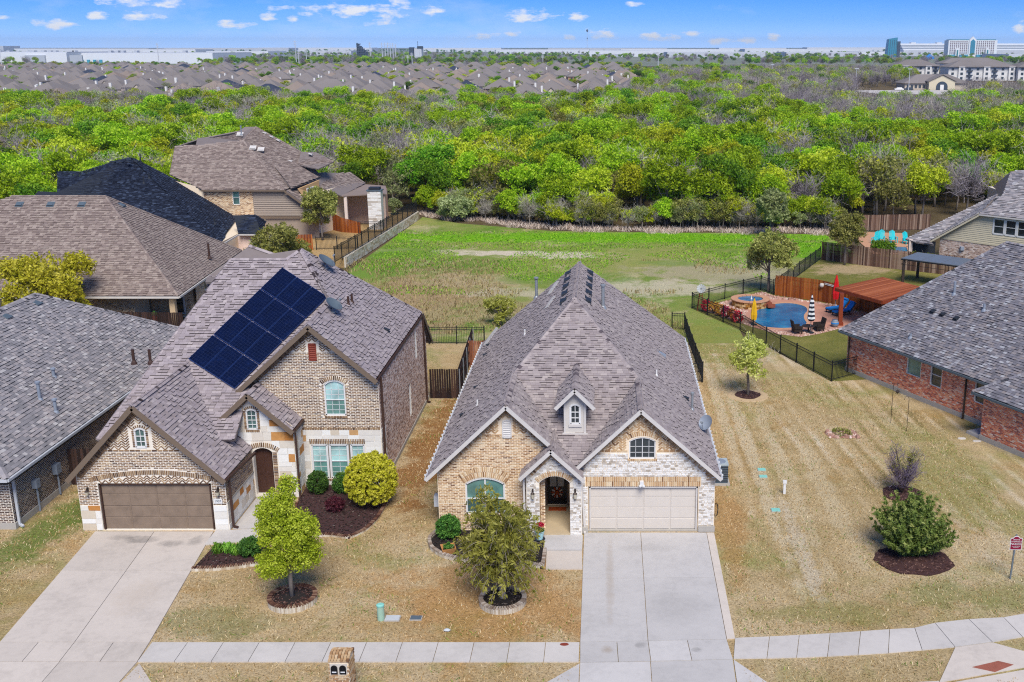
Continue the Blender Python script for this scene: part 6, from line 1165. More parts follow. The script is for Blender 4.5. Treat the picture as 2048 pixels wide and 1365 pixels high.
def board_fence(label, pts, h, mat, w=.14, z=0, taper=None, cap=False, rails=True, side=1):
    c = np.mean(np.array(pts, float), 0); rt = root('board_fence', label, 'fence', (c[0], c[1], z)); me = MB().hexa([(-.5, -.5, 0), (.5, -.5, 0), (.5, .5, 0), (-.5, .5, 0), (-.42, -.5, 1), (.42, -.5, 1), (.42, .5, 1), (-.42, .5, 1)], .5).data('board', mat); done = 0; L_ = sum(math.dist(a, b_) for a, b_ in zip(pts[:-1], pts[1:]))
    for (x0, y0), (x1, y1) in zip(pts[:-1], pts[1:]):
        a, c_ = V(x0, y0, z), V(x1, y1, z); ln = np.linalg.norm(c_ - a); n = int(ln / w); ang = math.atan2(y1 - y0, x1 - x0); d = (c_ - a) / ln; nr = V(-d[1], d[0], 0) * side
        for i in range(n):
            t_ = (done + (i + .5) * ln / n) / L_; hh = h if taper is None else np.interp(t_, *taper)
            add('board', me, rt, a + d * (i + .5) * ln / n, (0, 0, ang), (ln / n * .95, .022 + random.random() * .006, hh + random.uniform(-.015, .015)))
        if rails:
            for zz in (.25, h * .55, h - .25): MB().bar(a + V(0, 0, zz) + nr * .05, c_ + V(0, 0, zz) + nr * .05, .05, .08).build('rail', mat, rt)
            for i in range(int(ln / 2.4) + 1): p = a + d * min(ln, i * 2.4) + nr * .09; MB().tube([p + V(0, 0, -.1), p + V(0, 0, h)], .035, 6).build('post', 'galvanised', rt)
        if cap: MB().bar(a + V(0, 0, h + .02), c_ + V(0, 0, h + .02), .12, .04).build('cap_rail', mat, rt)
        done += ln
    return rt
board_fence('freshly stained orange brown board fence behind the pool', [(14.5, 90.0), (18.0, 87.6), (20.6, 84.2), (22.2, 80.5)], 1.75, 'cedar_stain', taper=([0, .25, .45, .6, 1], [1.75, 1.85, 1.8, 1.35, 1.3]), side=1)
board_fence('old grey brown board fence at the back of the right yards', [(21.6, 106.0), (25.5, 102.8), (31.3, 99.0), (33.5, 98.2)], 1.85, 'cedar_old')
board_fence('weathered board fence behind the turquoise chairs', [(28.5, 123.5), (33, 124.2), (38, 124.5)], 1.8, 'cedar_old')
board_fence('dark brown board fence and gate between the two near houses', [(-10.85, 61.9), (-9.1, 61.85)], 1.85, 'cedar_dark', rails=False); board_fence('dark board fence running back along the left side of the tan house', [(-9.1, 61.9), (-9.45, 71.8)], 1.85, 'cedar_dark', side=-1); board_fence('reddish short board gate behind the dark side fence', [(-9.4, 68.6), (-8.0, 68.6)], 1.8, 'cedar_red', rails=True)
board_fence('dark board gate between the left edge house and the garage', [(-26.3, 48.5), (-23.4, 48.9)], 1.85, 'cedar_dark', rails=False); board_fence('brown board fence below the covered patio on the left', [(-39, 76.9), (-31.5, 76.6)], 1.75, 'cedar_dark', rails=False)
board_fence('weathered orange fence panel in the raised yard', [(-31.2, 119), (-29.5, 117.2), (-27.2, 116.4)], 1.9, 'cedar_stain', z=.9, taper=([0, 1], [2.1, 1.2]), rails=False); board_fence('orange board fence behind the leaning tree', [(-36, 105.5), (-29.8, 106.4)], 1.6, 'cedar_stain', z=.9, rails=False)

# ------------------------------------------------------------------ pool garden
m, t, bs = new_mat('pool_water'); v = posvec(t); col = t.ramp(t.noise(v, .5, 3, .6), [(.3, S('065a8a', .75)), (.55, S('0e7cae', .75)), (.8, S('3aaace', .75))]); t.l(col, bs.inputs['Base Color']); bs.inputs['Roughness'].default_value = .1; bs.inputs['Specular IOR Level'].default_value = .28
bump(t, bs, t.math('ADD', t.noise(v, 3.5, 4, .6, 1.0), t.noise(v, 9, 2, .5)), .35, .08); m, t, bs = new_mat('spa_water'); v = posvec(t); t.l(t.ramp(t.noise(v, 2, 3, .6), [(.3, S('0f5c8c', .75)), (.8, S('3c9ac4', .75))]), bs.inputs['Base Color']); bs.inputs['Roughness'].default_value = .08; bump(t, bs, t.noise(v, 9, 3, .6, 1.0), .5, .06)
plain('pool_shell', S('1d7f9c', K), .5, .15); plain('coping', S('cf9c7a', K), .85, .2, 4); plain('deck_pink', S('c8917a', K), .9, .2, 1.2); tinted('rock_pink', ST((0, '8d6456'), (.4, 'b58c7c'), (.7, 'cfae9e'), (1, 'e0cbbf')), scale=6); tinted('spa_stone', ST((0, '7a4a1e'), (.5, 'b5823e'), (1, 'dcb987')), scale=5)
plain('cushion_blue', S('1c86d6', K), .8, .12); plain('wicker', S('2f2623', K), .8, .35, 20); plain('umb_red', S('d8151b', K), .8, .12); plain('umb_yellow', S('e8b51a', K), .8, .15); plain('umb_navy', S('232a3a', K), .8, .1); plain('umb_white', S('eef0f2', K), .8, .06); plain('redwood', S('8c3d20', K), .7, .25, 6); tinted('redwood_board', ST((0, '8a4526'), (.5, 'a35834'), (1, 'b96d45')), scale=5, rnd=True)
DK = [(7.6, 84.9), (10.2, 87.9), (13.6, 91.3), (14.5, 89.6), (18.0, 87.2), (20.4, 83.9), (21.6, 81.2), (20, 79.5), (17.5, 78.4), (15.8, 77.0), (14.3, 76.2), (12.7, 77.0), (11.2, 79.0), (9.6, 81.5)]
PO = [(11.51, 81.31), (11.75, 83.1), (12.3, 84.6), (13.29, 86.02), (14.5, 87.0), (15.6, 86.9), (16.4, 85.8), (16.35, 84.3), (15.75, 82.9), (15.5, 81.4), (15.55, 80.05), (14.76, 79.0), (13.54, 78.6), (12.25, 78.85), (11.61, 79.74)]
def smooth(pts, it=2):
    P_ = [V(*p) for p in pts]
    for _ in range(it): P_ = [q for i in range(len(P_)) for q in (P_[i] * .75 + P_[(i + 1) % len(P_)] * .25, P_[i] * .25 + P_[(i + 1) % len(P_)] * .75)]
    return [tuple(p) for p in P_]
PS = smooth(PO, 2); cpo = np.mean(np.array(PS), 0); grow = lambda k: [tuple(cpo + (V(*p) - cpo) * (1 + k / np.linalg.norm(V(*p) - cpo))) for p in PS]
# gravel garden with its hole for the pool
def ring_sheet(name, outer, inner, z, mat, kind='structure'):
    lp = [[Vector((x, y, z)) for x, y in outer], [Vector((x, y, z)) for x, y in inner]]; fl = lp[0] + lp[1]; fs = []
    for a, c, d in tessellate_polygon(lp):
        if (fl[c] - fl[a]).cross(fl[d] - fl[a]).z < 0: c, d = d, c
        fs.append((a, c, d))
    o = add(name, mesh(name, [tuple(q) for q in fl], fs, mat, [.5] * len(fs))); o['kind'] = kind; return o
ring_sheet('gravel_garden', DK, grow(.3), .0, plain('gravel_pink', S('c9a18f', K), .95, .3, 6, bmp=.8))
ring_sheet('pool_patio', smooth([(15.2, 88.2), (17.3, 87.3), (19.6, 83.8), (20.8, 81.2), (19.4, 79.7), (17.3, 78.7), (15.6, 78.7), (14.7, 77.9), (12.6, 77.9), (11.0, 79.0), (10.9, 81.6), (11.3, 84.0), (12.5, 86.9), (13.6, 88.3)], 1), grow(.34), .012, 'deck_pink')
pl = root('swimming_pool', 'kidney-shaped swimming pool with blue water and pinkish coping', 'pool', (14, 82.5, 0))
MB().face([(x, y, .004) for x, y in PS], .5).build('water', 'pool_water', pl); b = MB(); G = grow(.32)
for i in range(len(PS)):
    j = (i + 1) % len(PS); b.hexa([(*PS[j], -.5), (*PS[i], -.5), (*G[i], -.5), (*G[j], -.5), (*PS[j], .03), (*PS[i], .03), (*G[i], .035), (*G[j], .035)])
b.build('coping', 'coping', pl)
def rocks(name, poly, n, smin, smax, mat, hole_=None, z=0):
    b = MB(); xs_ = [p[0] for p in poly]; ys_ = [p[1] for p in poly]
    for _ in range(n):
        x, y = random.uniform(min(xs_), max(xs_)), random.uniform(min(ys_), max(ys_))
        if not pip((x, y), poly) or (hole_ and any(pip((x, y), h) for h in hole_)): continue
        s_ = random.uniform(smin, smax); a = random.random() * 3; c, d = math.cos(a), math.sin(a); q = [(sx * s_ * random.uniform(.7, 1.1), sy * s_ * random.uniform(.6, 1)) for sx, sy in ((-1, -.7), (.2, -1), (1, -.2), (.6, .9), (-.6, .8))]
        base = [(x + u * c - w_ * d, y + u * d + w_ * c, z) for u, w_ in q]; top = [(x + .55 * (u * c - w_ * d), y + .55 * (u * d + w_ * c), z + s_ * random.uniform(.5, .9)) for u, w_ in q]; t_ = random.random()
        b.faces(base + top, [(0, 1, 6, 5), (1, 2, 7, 6), (2, 3, 8, 7), (3, 4, 9, 8), (4, 0, 5, 9), (5, 6, 7, 8, 9)], t_)
    o = b.build(name, mat); o['kind'] = 'stuff'; return o
pt_poly = smooth([(15.2, 88.2), (17.3, 87.3), (19.6, 83.8), (20.8, 81.2), (19.4, 79.7), (17.3, 78.7), (15.6, 78.7), (14.7, 77.9), (12.6, 77.9), (11.0, 79.0), (10.9, 81.6), (11.3, 84.0), (12.5, 86.9), (13.6, 88.3)], 1)
rocks('river_rocks', DK, 5200, .05, .12, 'rock_pink', [pt_poly]); rocks('fence_boulders', [(14.6, 89.6), (18, 87.3), (20.6, 84), (21.8, 81), (21.2, 80.8), (20.1, 83.5), (17.6, 86.7), (14.4, 88.9)], 500, .1, .22, 'rock_pink')
sp = root('spa', 'raised round stone spa with blue water beside the pool', 'spa', (11.85, 86.2, 0)); cx_, cy_ = 11.85, 86.1; b = MB()
for i in range(26):
    for j in range(3):
        a0 = 2 * math.pi * (i + (j % 2) * .5) / 26; b.obox((cx_ + 1.42 * math.cos(a0), cy_ + 1.42 * math.sin(a0), .1 + j * .18), (-.16 * math.sin(a0), .16 * math.cos(a0), 0), (.12 * math.cos(a0), .12 * math.sin(a0), 0), (0, 0, .082))
b.build('stone_ring', 'spa_stone', sp)['kind'] = 'stuff'
for i in range(18):
    a0, a1 = 2 * math.pi * i / 18, 2 * math.pi * (i + .94) / 18; q = [(cx_ + r_ * math.cos(a), cy_ + r_ * math.sin(a), .56) for r_, a in ((1.05, a0), (1.62, a0), (1.62, a1), (1.05, a1))]; MB().prism(q, (0, 0, .07), .5).build('cap_stone', 'coping', sp)
MB().lathe((cx_, cy_, 0), [(1.3, 0), (1.3, .55)], 24).build('shell', 'spa_stone', sp); MB().lathe((cx_, cy_, .55), [(1.2, 0), (1.19, .012)], 28).build('water', 'spa_water', sp); MB().lathe((cx_ + .1, cy_, .56), [(.08, 0), (.04, .15), (.01, .34)], 7).build('bubbler', 'umb_white', sp)
b = MB(); [b.obox((13.1 + random.uniform(-.5, .4), 85.5 + random.uniform(-.6, .6), .12 + random.random() * .3), (random.uniform(.15, .3), .05, 0), (-.05, random.uniform(.12, .25), 0), (0, .02, .13)) for _ in range(14)]; tag(b.build('spillway_rocks', plain('rock_red', S('8d4a34', K), .85, .3, 5)), 'stacked reddish rocks where the spa spills into the pool', 'rocks', kind='stuff')
def umbrella(name, label, x, y, h, bands, r=.16, base=True, open_h=1.5):
    rt = root(name, label, 'umbrella', (x, y, 0)); MB().tube([(x, y, 0), (x, y, h)], .025, 6).build('pole', 'galvanised', rt)
    if base: MB().lathe((x, y, 0), [(.28, 0), (.28, .05), (.06, .12)], 12).build('base', 'dark_vent', rt)
    z0 = h - open_h; n = len(bands)
    for i, m_ in enumerate(bands):
        a, c = z0 + open_h * i / n, z0 + open_h * (i + 1) / n; ra, rc = [r * np.interp(q, [0, .08, .3, .7, 1], [.7, 1.05, .85, .6, .12]) for q in (i / n, (i + 1) / n)]
        b = MB(); seg = 12; vs3 = [(x + rr * (1 + .25 * (j % 2)) * math.cos(2 * math.pi * j / seg), y + rr * (1 + .25 * (j % 2)) * math.sin(2 * math.pi * j / seg), z_) for rr, z_ in ((ra, a), (rc, c)) for j in range(seg)]
        b.faces(vs3, [(j, (j + 1) % seg, seg + (j + 1) % seg, seg + j) for j in range(seg)], .5); b.build('canopy_band', m_, rt)
    MB().lathe((x, y, h), [(.03, 0), (.03, .06), (.005, .1)], 6).build('finial', 'dark_vent', rt); return rt
umbrella('closed_umbrella', 'closed black and white striped umbrella by the pool edge', 15.25, 77.3, 2.9, ['umb_navy', 'umb_white'] * 6, .24, open_h=1.95); umbrella('closed_umbrella', 'closed yellow umbrella at the near end of the pool', 11.3, 79.7, 2.1, ['umb_yellow'] * 4, .24, open_h=1.7); umbrella('closed_umbrella', 'closed red umbrella behind the blue loungers', 18.55, 84.4, 2.95, ['umb_red'] * 4, .26, open_h=2.0)
def lounger(x, y, ang, label):
    rt = root('sun_lounger', label, 'sun lounger', (x, y, 0), ang, 'blue loungers by the pool', world=False)
    MB().box(-.3, .3, -.95, .5, .24, .3).build('seat_frame', 'wicker', rt); MB().box(-.27, .27, -.93, .42, .3, .42).build('seat_cushion', 'cushion_blue', rt)
    MB().hexa([(-.27, .4, .32), (.27, .4, .32), (.27, .5, .28), (-.27, .5, .28), (-.27, .95, .95), (.27, .95, .95), (.27, 1.05, .88), (-.27, 1.05, .88)]).build('back_cushion', 'cushion_blue', rt); MB().bar((0, .52, .28), (0, 1.08, .9), .56, .04).build('back_frame', 'wicker', rt)
    MB().lathe((0, .92, .93), [(.09, -.25), (.09, .25)], 8).build('head_pillow', 'cushion_blue', rt).matrix_basis = Matrix.Translation((0, .93, .94)) @ Matrix.Rotation(R(90), 4, 'Y') @ Matrix.Translation((0, -.92, -.93))
    for sx in (-.26, .26):
        for yy in (-.85, .4): MB().box(sx - .03, sx + .03, yy - .03, yy + .03, 0, .24).build('leg', 'wicker', rt)
lounger(18.6, 84.0, R(-62), 'farther of the two blue cushioned loungers by the pool'); lounger(18.9, 82.9, R(-62), 'nearer of the two blue cushioned loungers by the pool')
def wchair(x, y, ang, label):
    rt = root('wicker_chair', label, 'patio chair', (x, y, 0), ang, world=False); MB().box(-.34, .34, -.32, .3, .18, .42).build('seat', 'wicker', rt); MB().hexa([(-.32, .22, .4), (.32, .22, .4), (.32, .32, .4), (-.32, .32, .4), (-.32, .38, 1.02), (.32, .38, 1.02), (.32, .46, 1.0), (-.32, .46, 1.0)]).build('backrest', 'wicker', rt)
    for sx in (-.33, .33): MB().box(sx - .05, sx + .05, -.32, .3, .42, .62).build('armrest', 'wicker', rt)
    for sx in (-.3, .3):
        for yy in (-.28, .26): MB().box(sx - .03, sx + .03, yy - .03, yy + .03, 0, .18).build('leg', 'wicker', rt)
wchair(14.2, 77.2, R(100), 'left dark wicker chair under the striped umbrella'); wchair(16.0, 77.9, R(-75), 'right dark wicker chair with tall back beside the striped umbrella')
tb = root('patio_table', 'low dark table between the two wicker chairs', 'table', (15.1, 77.35, 0)); MB().lathe((15.1, 77.4, .5), [(.48, 0), (.48, .04)], 18).build('tabletop', 'wicker', tb); MB().lathe((15.1, 77.4, 0), [(.25, 0), (.06, .06), (.06, .5)], 10).build('leg', 'wicker', tb)
pg_ = root('pergola', 'red stained wooden pergola with a solid plank roof by the pool', 'pergola', (20, 80, 0)); A0, B0, C0, D0 = V(17.75, 81.1, 2.5), V(22.3, 84.6, 2.5), V(25.3, 80.2, 2.5), V(20.3, 76.6, 2.5)
n_ = 26
for i in range(n_): P_ = lambda u, v_: A0 + (D0 - A0) * u + (B0 - A0) * v_ + V(0, 0, .12 + v_ * .1); q = [P_(i / n_ + .002, 0), P_((i + .93) / n_, 0), P_((i + .93) / n_, 1), P_(i / n_ + .002, 1)]; MB().prism(q, (0, 0, .03), .5).build('roof_plank', 'redwood_board', pg_)
for a, c in ((A0, D0), (B0, C0), (A0, B0), (D0, C0)): MB().bar(a, c, .1, .24).build('beam', 'redwood', pg_)
for u in np.linspace(.08, .92, 8): MB().bar(A0 + (D0 - A0) * u + V(0, 0, .05), B0 + (C0 - B0) * u + V(0, 0, .1), .05, .14).build('rafter', 'redwood', pg_)
for p in (V(17.95, 79.6, 0), V(21.9, 83.9, 0), V(24.3, 80.4, 0)): MB().box(p[0] - .15, p[0] + .15, p[1] - .15, p[1] + .15, 0, 2.55).box(p[0] - .22, p[0] + .22, p[1] - .22, p[1] + .22, 0, .25).build('post', 'redwood', pg_)
pp = root('ceramic_pot', 'blue and white ceramic pot at the foot of the pergola post', 'pot', (17.45, 79.1, 0)); MB().lathe((17.45, 79.1, 0), [(.16, 0), (.3, .2), (.28, .42), (.2, .5), (.24, .56)], 14).build('vessel', 'dish_grey', pp, smooth=True); MB().lathe((17.45, 79.1, .28), [(.31, 0), (.3, .08)], 14).build('band', 'cushion_blue', pp)
wml = root('garden_windmill', 'ornamental garden windmill with silver blades at the pool fence corner', 'windmill', (7.6, 84.5, 0))
for sx in (-1, 1):
    for sy in (-1, 1): MB().tube([(7.6 + sx * .28, 84.5 + sy * .28, 0), (7.6 + sx * .05, 84.5 + sy * .05, 1.7)], .022, 5).build('leg', 'redwood', wml)
for zz in (.4, .8, 1.2):
    k_ = .28 - .23 * zz / 1.7; [MB().bar((7.6 - k_, 84.5 + s_ * k_, zz), (7.6 + k_, 84.5 + s_ * k_, zz), .02, .03).build('brace', 'redwood', wml) for s_ in (-1, 1)]
for i in range(12): a = i * math.pi / 6; c, s_ = math.cos(a), math.sin(a); MB().hexa([(7.6 + .08 * c - .02 * s_, 84.3, 1.85 + .08 * s_ + .02 * c), (7.6 + .36 * c - .08 * s_, 84.27, 1.85 + .36 * s_ + .08 * c), (7.6 + .36 * c + .08 * s_, 84.31, 1.85 + .36 * s_ - .08 * c), (7.6 + .08 * c + .02 * s_, 84.31, 1.85 + .08 * s_ - .02 * c), (7.6 + .08 * c - .02 * s_, 84.31, 1.85 + .08 * s_ + .02 * c), (7.6 + .36 * c - .08 * s_, 84.28, 1.85 + .36 * s_ + .08 * c), (7.6 + .36 * c + .08 * s_, 84.32, 1.85 + .36 * s_ - .08 * c), (7.6 + .08 * c + .02 * s_, 84.32, 1.85 + .08 * s_ - .02 * c)]).build('blade', 'utility_grey', wml)
MB().lathe((7.6, 84.3, 1.82), [(.07, 0), (.07, .06)], 8).build('hub', 'galvanised', wml)
fl = root('life_pole', 'two white pool poles and a white float hung on the stained fence', 'pool pole', (19, 86, 1.5)); [MB().tube([(18.2, 87.3 - dz * .1, 1.55 + dz), (21.2, 83.2, 1.35 + dz)], .022, 5).build('pole', 'white_frame', fl) for dz in (0, .1)]; MB().lathe((18.0, 87.4, 1.45), [(.14, -.15), (.2, 0), (.14, .15)], 10).build('float', 'stucco', fl)
tag(MB().lathe((18.4, 84.0, 1.6), [(.0, 0), (.02, .0)], 5).build('flag_cord', 'umb_red'), 'thin red cord beside the red umbrella', 'cord') if False else None
# second pool, chairs and metal-roofed shelter further back
p3 = root('back_pool', 'small dark blue pool in front of the turquoise chairs', 'pool', (30.2, 112, 0)); MB().face([(29.0, 110.0, .02), (31.6, 109.6, .02), (32.3, 113.0, .02), (29.6, 113.6, .02)], .5).build('water', 'spa_water', p3)
b = MB(); [b.bar(a, c, .4, .1) for a, c in (((29.0, 110, .02), (29.6, 113.6, .02)), ((29.6, 113.6, .02), (32.3, 113, .02)), ((32.3, 113, .02), (31.6, 109.6, .02)), ((31.6, 109.6, .02), (29, 110, .02)))]; b.build('coping', 'coping', p3); sheet('back_patio', [(27.6, 109), (33, 108.5), (34, 122), (28, 123)], -.006, 'coping')
plain('turquoise', S('18cdd6', K), .5, .08)
def adirondack(x, y, ang, label):
    rt = root('adirondack_chair', label, 'chair', (x, y, 0), ang, 'turquoise garden chairs by the back pool', world=False)
    for i in range(5): h = 1.15 + .16 * (1 - abs(i - 2) / 2); MB().hexa([(-.3 + i * .125, .2, .3), (-.19 + i * .125, .2, .3), (-.19 + i * .125, .23, .3), (-.3 + i * .125, .23, .3), (-.31 + i * .128, .5, h), (-.2 + i * .128, .5, h), (-.2 + i * .128, .53, h), (-.31 + i * .128, .53, h)]).build('back_slat', 'turquoise', rt)
    MB().hexa([(-.3, -.4, .36), (.3, -.4, .36), (.3, .25, .26), (-.3, .25, .26), (-.3, -.4, .4), (.3, -.4, .4), (.3, .25, .3), (-.3, .25, .3)]).build('seat', 'turquoise', rt)
    for sx in (-.36, .36): MB().box(sx - .07, sx + .07, -.45, .35, .58, .61).build('armrest', 'turquoise', rt); MB().box(sx - .03, sx + .03, -.42, -.34, 0, .58).build('leg', 'turquoise', rt); MB().box(sx - .03, sx + .03, .2, .28, 0, .58).build('leg', 'turquoise', rt)
for (x, y, a, lb) in ((29.4, 115.3, 150, 'leftmost turquoise adirondack chair by the back pool'), (30.2, 116.2, 165, 'second turquoise adirondack chair from the left by the back pool'), (31.4, 115.8, 185, 'third turquoise adirondack chair from the left by the back pool'), (32.7, 115.0, 200, 'rightmost turquoise adirondack chair by the back pool')): adirondack(x, y, R(a + 180), lb)
sh = root('metal_shelter', 'grey metal-roofed grill shelter on dark posts behind the red brick house', 'shelter', (29, 94, 0)); plain('metal_roof', S('7d848c', K), .45, .12, metal=.3)
cs_ = [V(26.6, 94.9, 2.25), V(30.9, 91.3, 2.25), V(33.0, 93.6, 2.35), V(28.7, 97.2, 2.35)]
for i in range(3): q = [cs_[0] + (cs_[1] - cs_[0]) * t_ for t_ in (i / 3 + .003, (i + 1) / 3 - .003)]; q2_ = [cs_[3] + (cs_[2] - cs_[3]) * t_ for t_ in ((i + 1) / 3 - .003, i / 3 + .003)]; MB().prism(q + q2_, (0, 0, .06), .5).build('roof_panel', 'metal_roof', sh)
for p in cs_: c = p + (sum(cs_) / 4 - p) * .08; MB().box(c[0] - .11, c[0] + .11, c[1] - .11, c[1] + .11, 0, 2.25).build('post', 'bronze', sh)
for a, c in ((0, 1), (1, 2), (2, 3), (3, 0)): MB().bar(cs_[a] - V(0, 0, .06), cs_[c] - V(0, 0, .06), .06, .1).build('beam', 'iron_black', sh); MB().bar(cs_[a] - V(0, 0, .5), cs_[c] - V(0, 0, .5), .03, .03).build('brace', 'iron_black', sh)
# ------------------------------------------------------------------ trees and shrubs
SG = .95    # leaf albedo against the colours seen in the bright picture
foliage('leaf_bright', S('90a00c', .95), S('b4c418', .95), S('d4d848', .97)); foliage('leaf_spring', S('70960e', .94), S('9abe16', .96), S('c2d43a', .98)); foliage('leaf_deep', S('467410', .9), S('68981a', .92), S('92b22e', .95)); foliage('leaf_olive', S('6a6f2c', SG), S('8c8d42', SG), S('b0ab62', SG)); foliage('leaf_pale', S('7c8a52', SG), S('9aa76a', SG), S('bac08a', SG))
foliage('leaf_yard', S('7c8c18', SG), S('a8b428', SG), S('d0d452', SG)); foliage('leaf_oak', S('868c36', 1.0), S('b6ba54', 1.0), S('e2e08e', 1.0), .45); foliage('leaf_gold', S('a6aa1c', 1), S('cecc38', 1), S('e8e26a', 1)); foliage('leaf_cedar', S('52702e', 1), S('7f9848', 1), S('ccd080', 1), .25); foliage('leaf_box', S('2c4c1a', SG), S('47702a', SG), S('6b9038', SG), .2); foliage('leaf_plum', S('4a2028', SG), S('6a2f34', SG), S('8a4a48', SG)); foliage('leaf_blade', S('3f7a1c', SG), S('6aa52e', SG), S('9bc84c', SG)); foliage('petal_pink', S('c01848', .7), S('e0305c', .7), S('f05878', .7)); foliage('petal_orange', S('c06a18', .7), S('e0902c', .7), S('e8c050', .7))
plain('bark_grey', S('8a8078', .7), .95, .3, 5); plain('bark_brown', S('5c4a3c', .7), .95, .3, 5); plain('bark_pale', S('a79a8c', .7), .95, .25, 5)
def twig_mat(name, a, b_):
    m, t, b = new_mat(name); at = t.n('ShaderNodeAttribute'); at.attribute_name = 'tint'; rn = t.n('ShaderNodeObjectInfo').outputs['Random']; t.l(t.ramp(t.math('ADD', t.math('MULTIPLY', at.outputs['Fac'], .7), t.math('MULTIPLY', rn, .3)), [(.1, a), (.9, b_)]), b.inputs['Base Color']); b.inputs['Roughness'].default_value = .95
twig_mat('twig_mauve', S('6e6468', .85), S('a89ea4', .85)); twig_mat('twig_grey', S('8a8478', .9), S('c8c0b4', .9)); twig_mat('twig_purple', S('66596c', .7), S('9a8aa2', .7))
RT = np.random.default_rng(11)
def unit(n): v = RT.normal(size=(n, 3)); return v / np.linalg.norm(v, axis=1)[:, None]
def leaves(centres, per, spread, size, up=.35, aspect=1.6, flat=1.0):
    """leaf quads round clump centres -> verts, faces, tint"""
    n = len(centres); N_ = n * per; c = np.repeat(np.array(centres), per, 0) + unit(N_) * (RT.random((N_, 1)) ** .5) * spread * np.array([1, 1, flat])
    nr = unit(N_) + np.array([0, 0, up]); nr /= np.linalg.norm(nr, axis=1)[:, None]; a = np.cross(nr, unit(N_)); a /= np.linalg.norm(a, axis=1)[:, None] + 1e-9; b = np.cross(nr, a); s = size * RT.uniform(.6, 1.3, (N_, 1))
    a = a * s * aspect * .5; b = b * s * .5; vs3 = np.stack([c - a, c - b * .8, c + a, c + b * .8], 1).reshape(-1, 3)
    tn = np.clip(np.repeat(RT.random(n), per) * .65 + RT.random(N_) * .35, 0, 1)
    return vs3, tn
def quads_mesh(name, vs3, tn, mat):
    n = len(vs3) // 4; me = bpy.data.meshes.new(name); me.vertices.add(n * 4); me.vertices.foreach_set('co', np.asarray(vs3, np.float32).ravel()); me.loops.add(n * 4); me.loops.foreach_set('vertex_index', np.arange(n * 4, dtype=np.int32)); me.polygons.add(n); me.polygons.foreach_set('loop_start', np.arange(0, n * 4, 4, dtype=np.int32)); me.polygons.foreach_set('loop_total', np.full(n, 4, np.int32)); me.materials.append(MATS[mat]); a = me.attributes.new('tint', 'FLOAT', 'FACE'); a.data.foreach_set('value', np.asarray(tn, np.float32)); me.update(calc_edges=True); me.validate(); return me
def lobed(lobes, n, shell=.55, low=-.5):
    """clump centres in the outer shell of several lobes (x,y,z,rx,ry,rz)"""
    out = []; w = np.array([l[3] * l[4] for l in lobes]); w = w / w.sum()
    while len(out) < n:
        l = lobes[RT.choice(len(lobes), p=w)]; d = unit(1)[0]
        if d[2] < low: continue
        r = shell + (1 - shell) * RT.random(); out.append([l[0] + d[0] * l[3] * r, l[1] + d[1] * l[4] * r, l[2] + d[2] * l[5] * r])
    return np.array(out)
def trunk_mb(h, r, targets, lean=(0, 0), seg=6, kink=.12):
    b = MB(); p = [V(0, 0, -.15)]; 
    for i in range(1, 5): p.append(V(lean[0] * i / 4 + random.uniform(-kink, kink) * h * .1, lean[1] * i / 4 + random.uniform(-kink, kink) * h * .1, h * i / 4))
    b.tube(p, [r * 1.25, r, r * .85, r * .7, r * .45], seg)
    for t_ in targets:
        s_ = p[random.choice((2, 3, 4))]; t_ = V(*t_); m_ = (s_ + t_) / 2 + V(random.uniform(-.1, .1), random.uniform(-.1, .1), random.uniform(-.05, .12)) * np.linalg.norm(t_ - s_); b.tube([s_, m_, t_], [r * .5, r * .3, r * .1], 5)
    return b
def twigs(base, ends, r0, n_sub, length, droop=0, w=.02):
    """bare crown: limbs split into fine twigs (flat slivers)"""
    V3 = []; tn = []
    for e in ends:
        e = V(*e); s = V(*base); d = e - s; ln = np.linalg.norm(d)
        for k in range(n_sub):
            t_ = RT.uniform(.35, 1.0); p = s + d * t_ + RT.normal(size=3) * ln * .05; dd = d / ln * .6 + RT.normal(size=3) * .75 + V(0, 0, .35 - droop); dd /= np.linalg.norm(dd); L_ = length * RT.uniform(.5, 1.2); q = p + dd * L_; sd_ = np.cross(dd, RT.normal(size=3)); sd_ /= np.linalg.norm(sd_) + 1e-9; ww = w * RT.uniform(.7, 1.4)
            V3 += [p - sd_ * ww, p + sd_ * ww, q + sd_ * ww * .3, q - sd_ * ww * .3]; tn.append(RT.random())
            for _ in range(2):
                t2 = RT.uniform(.3, .9); p2 = p + dd * L_ * t2; d2 = dd + RT.normal(size=3) * .6; d2 /= np.linalg.norm(d2); q2 = p2 + d2 * L_ * .55; V3 += [p2 - sd_ * ww * .6, p2 + sd_ * ww * .6, q2 + sd_ * ww * .2, q2 - sd_ * ww * .2]; tn.append(RT.random())
    return np.array(V3), np.array(tn)
def tree(name, label, cat, loc, crown_me, trunk_mb_, bark, group=None, rotz=0, scale=1):
    rt = root(name, label, cat, loc, rotz, group, world=False); rt.scale = (scale,) * 3
    if trunk_mb_ is not None: add('trunk', trunk_mb_ if isinstance(trunk_mb_, bpy.types.Mesh) else trunk_mb_.data('trunk', bark, True), rt)
    add('crown', crown_me, rt); return rt
def leafy(name, mat, h, rx, n, per, spread, size, nl=7, low=-.4, base=.45, flat=.75):
    lobes = [(0, 0, h * (base + .27), rx * .55, rx * .55, h * .26)]
    for i in range(nl): a = 2 * math.pi * i / nl + random.uniform(-.4, .4); r_ = rx * random.uniform(.4, .68); k = random.uniform(.28, .48); lobes.append((r_ * math.cos(a), r_ * math.sin(a), h * random.uniform(base, base + .42), rx * k, rx * k, h * random.uniform(.13, .2)))
    c = lobed(lobes, n, .55, low); vs3, tn = leaves(c, per, spread, size, flat=flat); me = quads_mesh('crown_' + name, vs3, tn, mat); return me, [l[:3] for l in lobes]
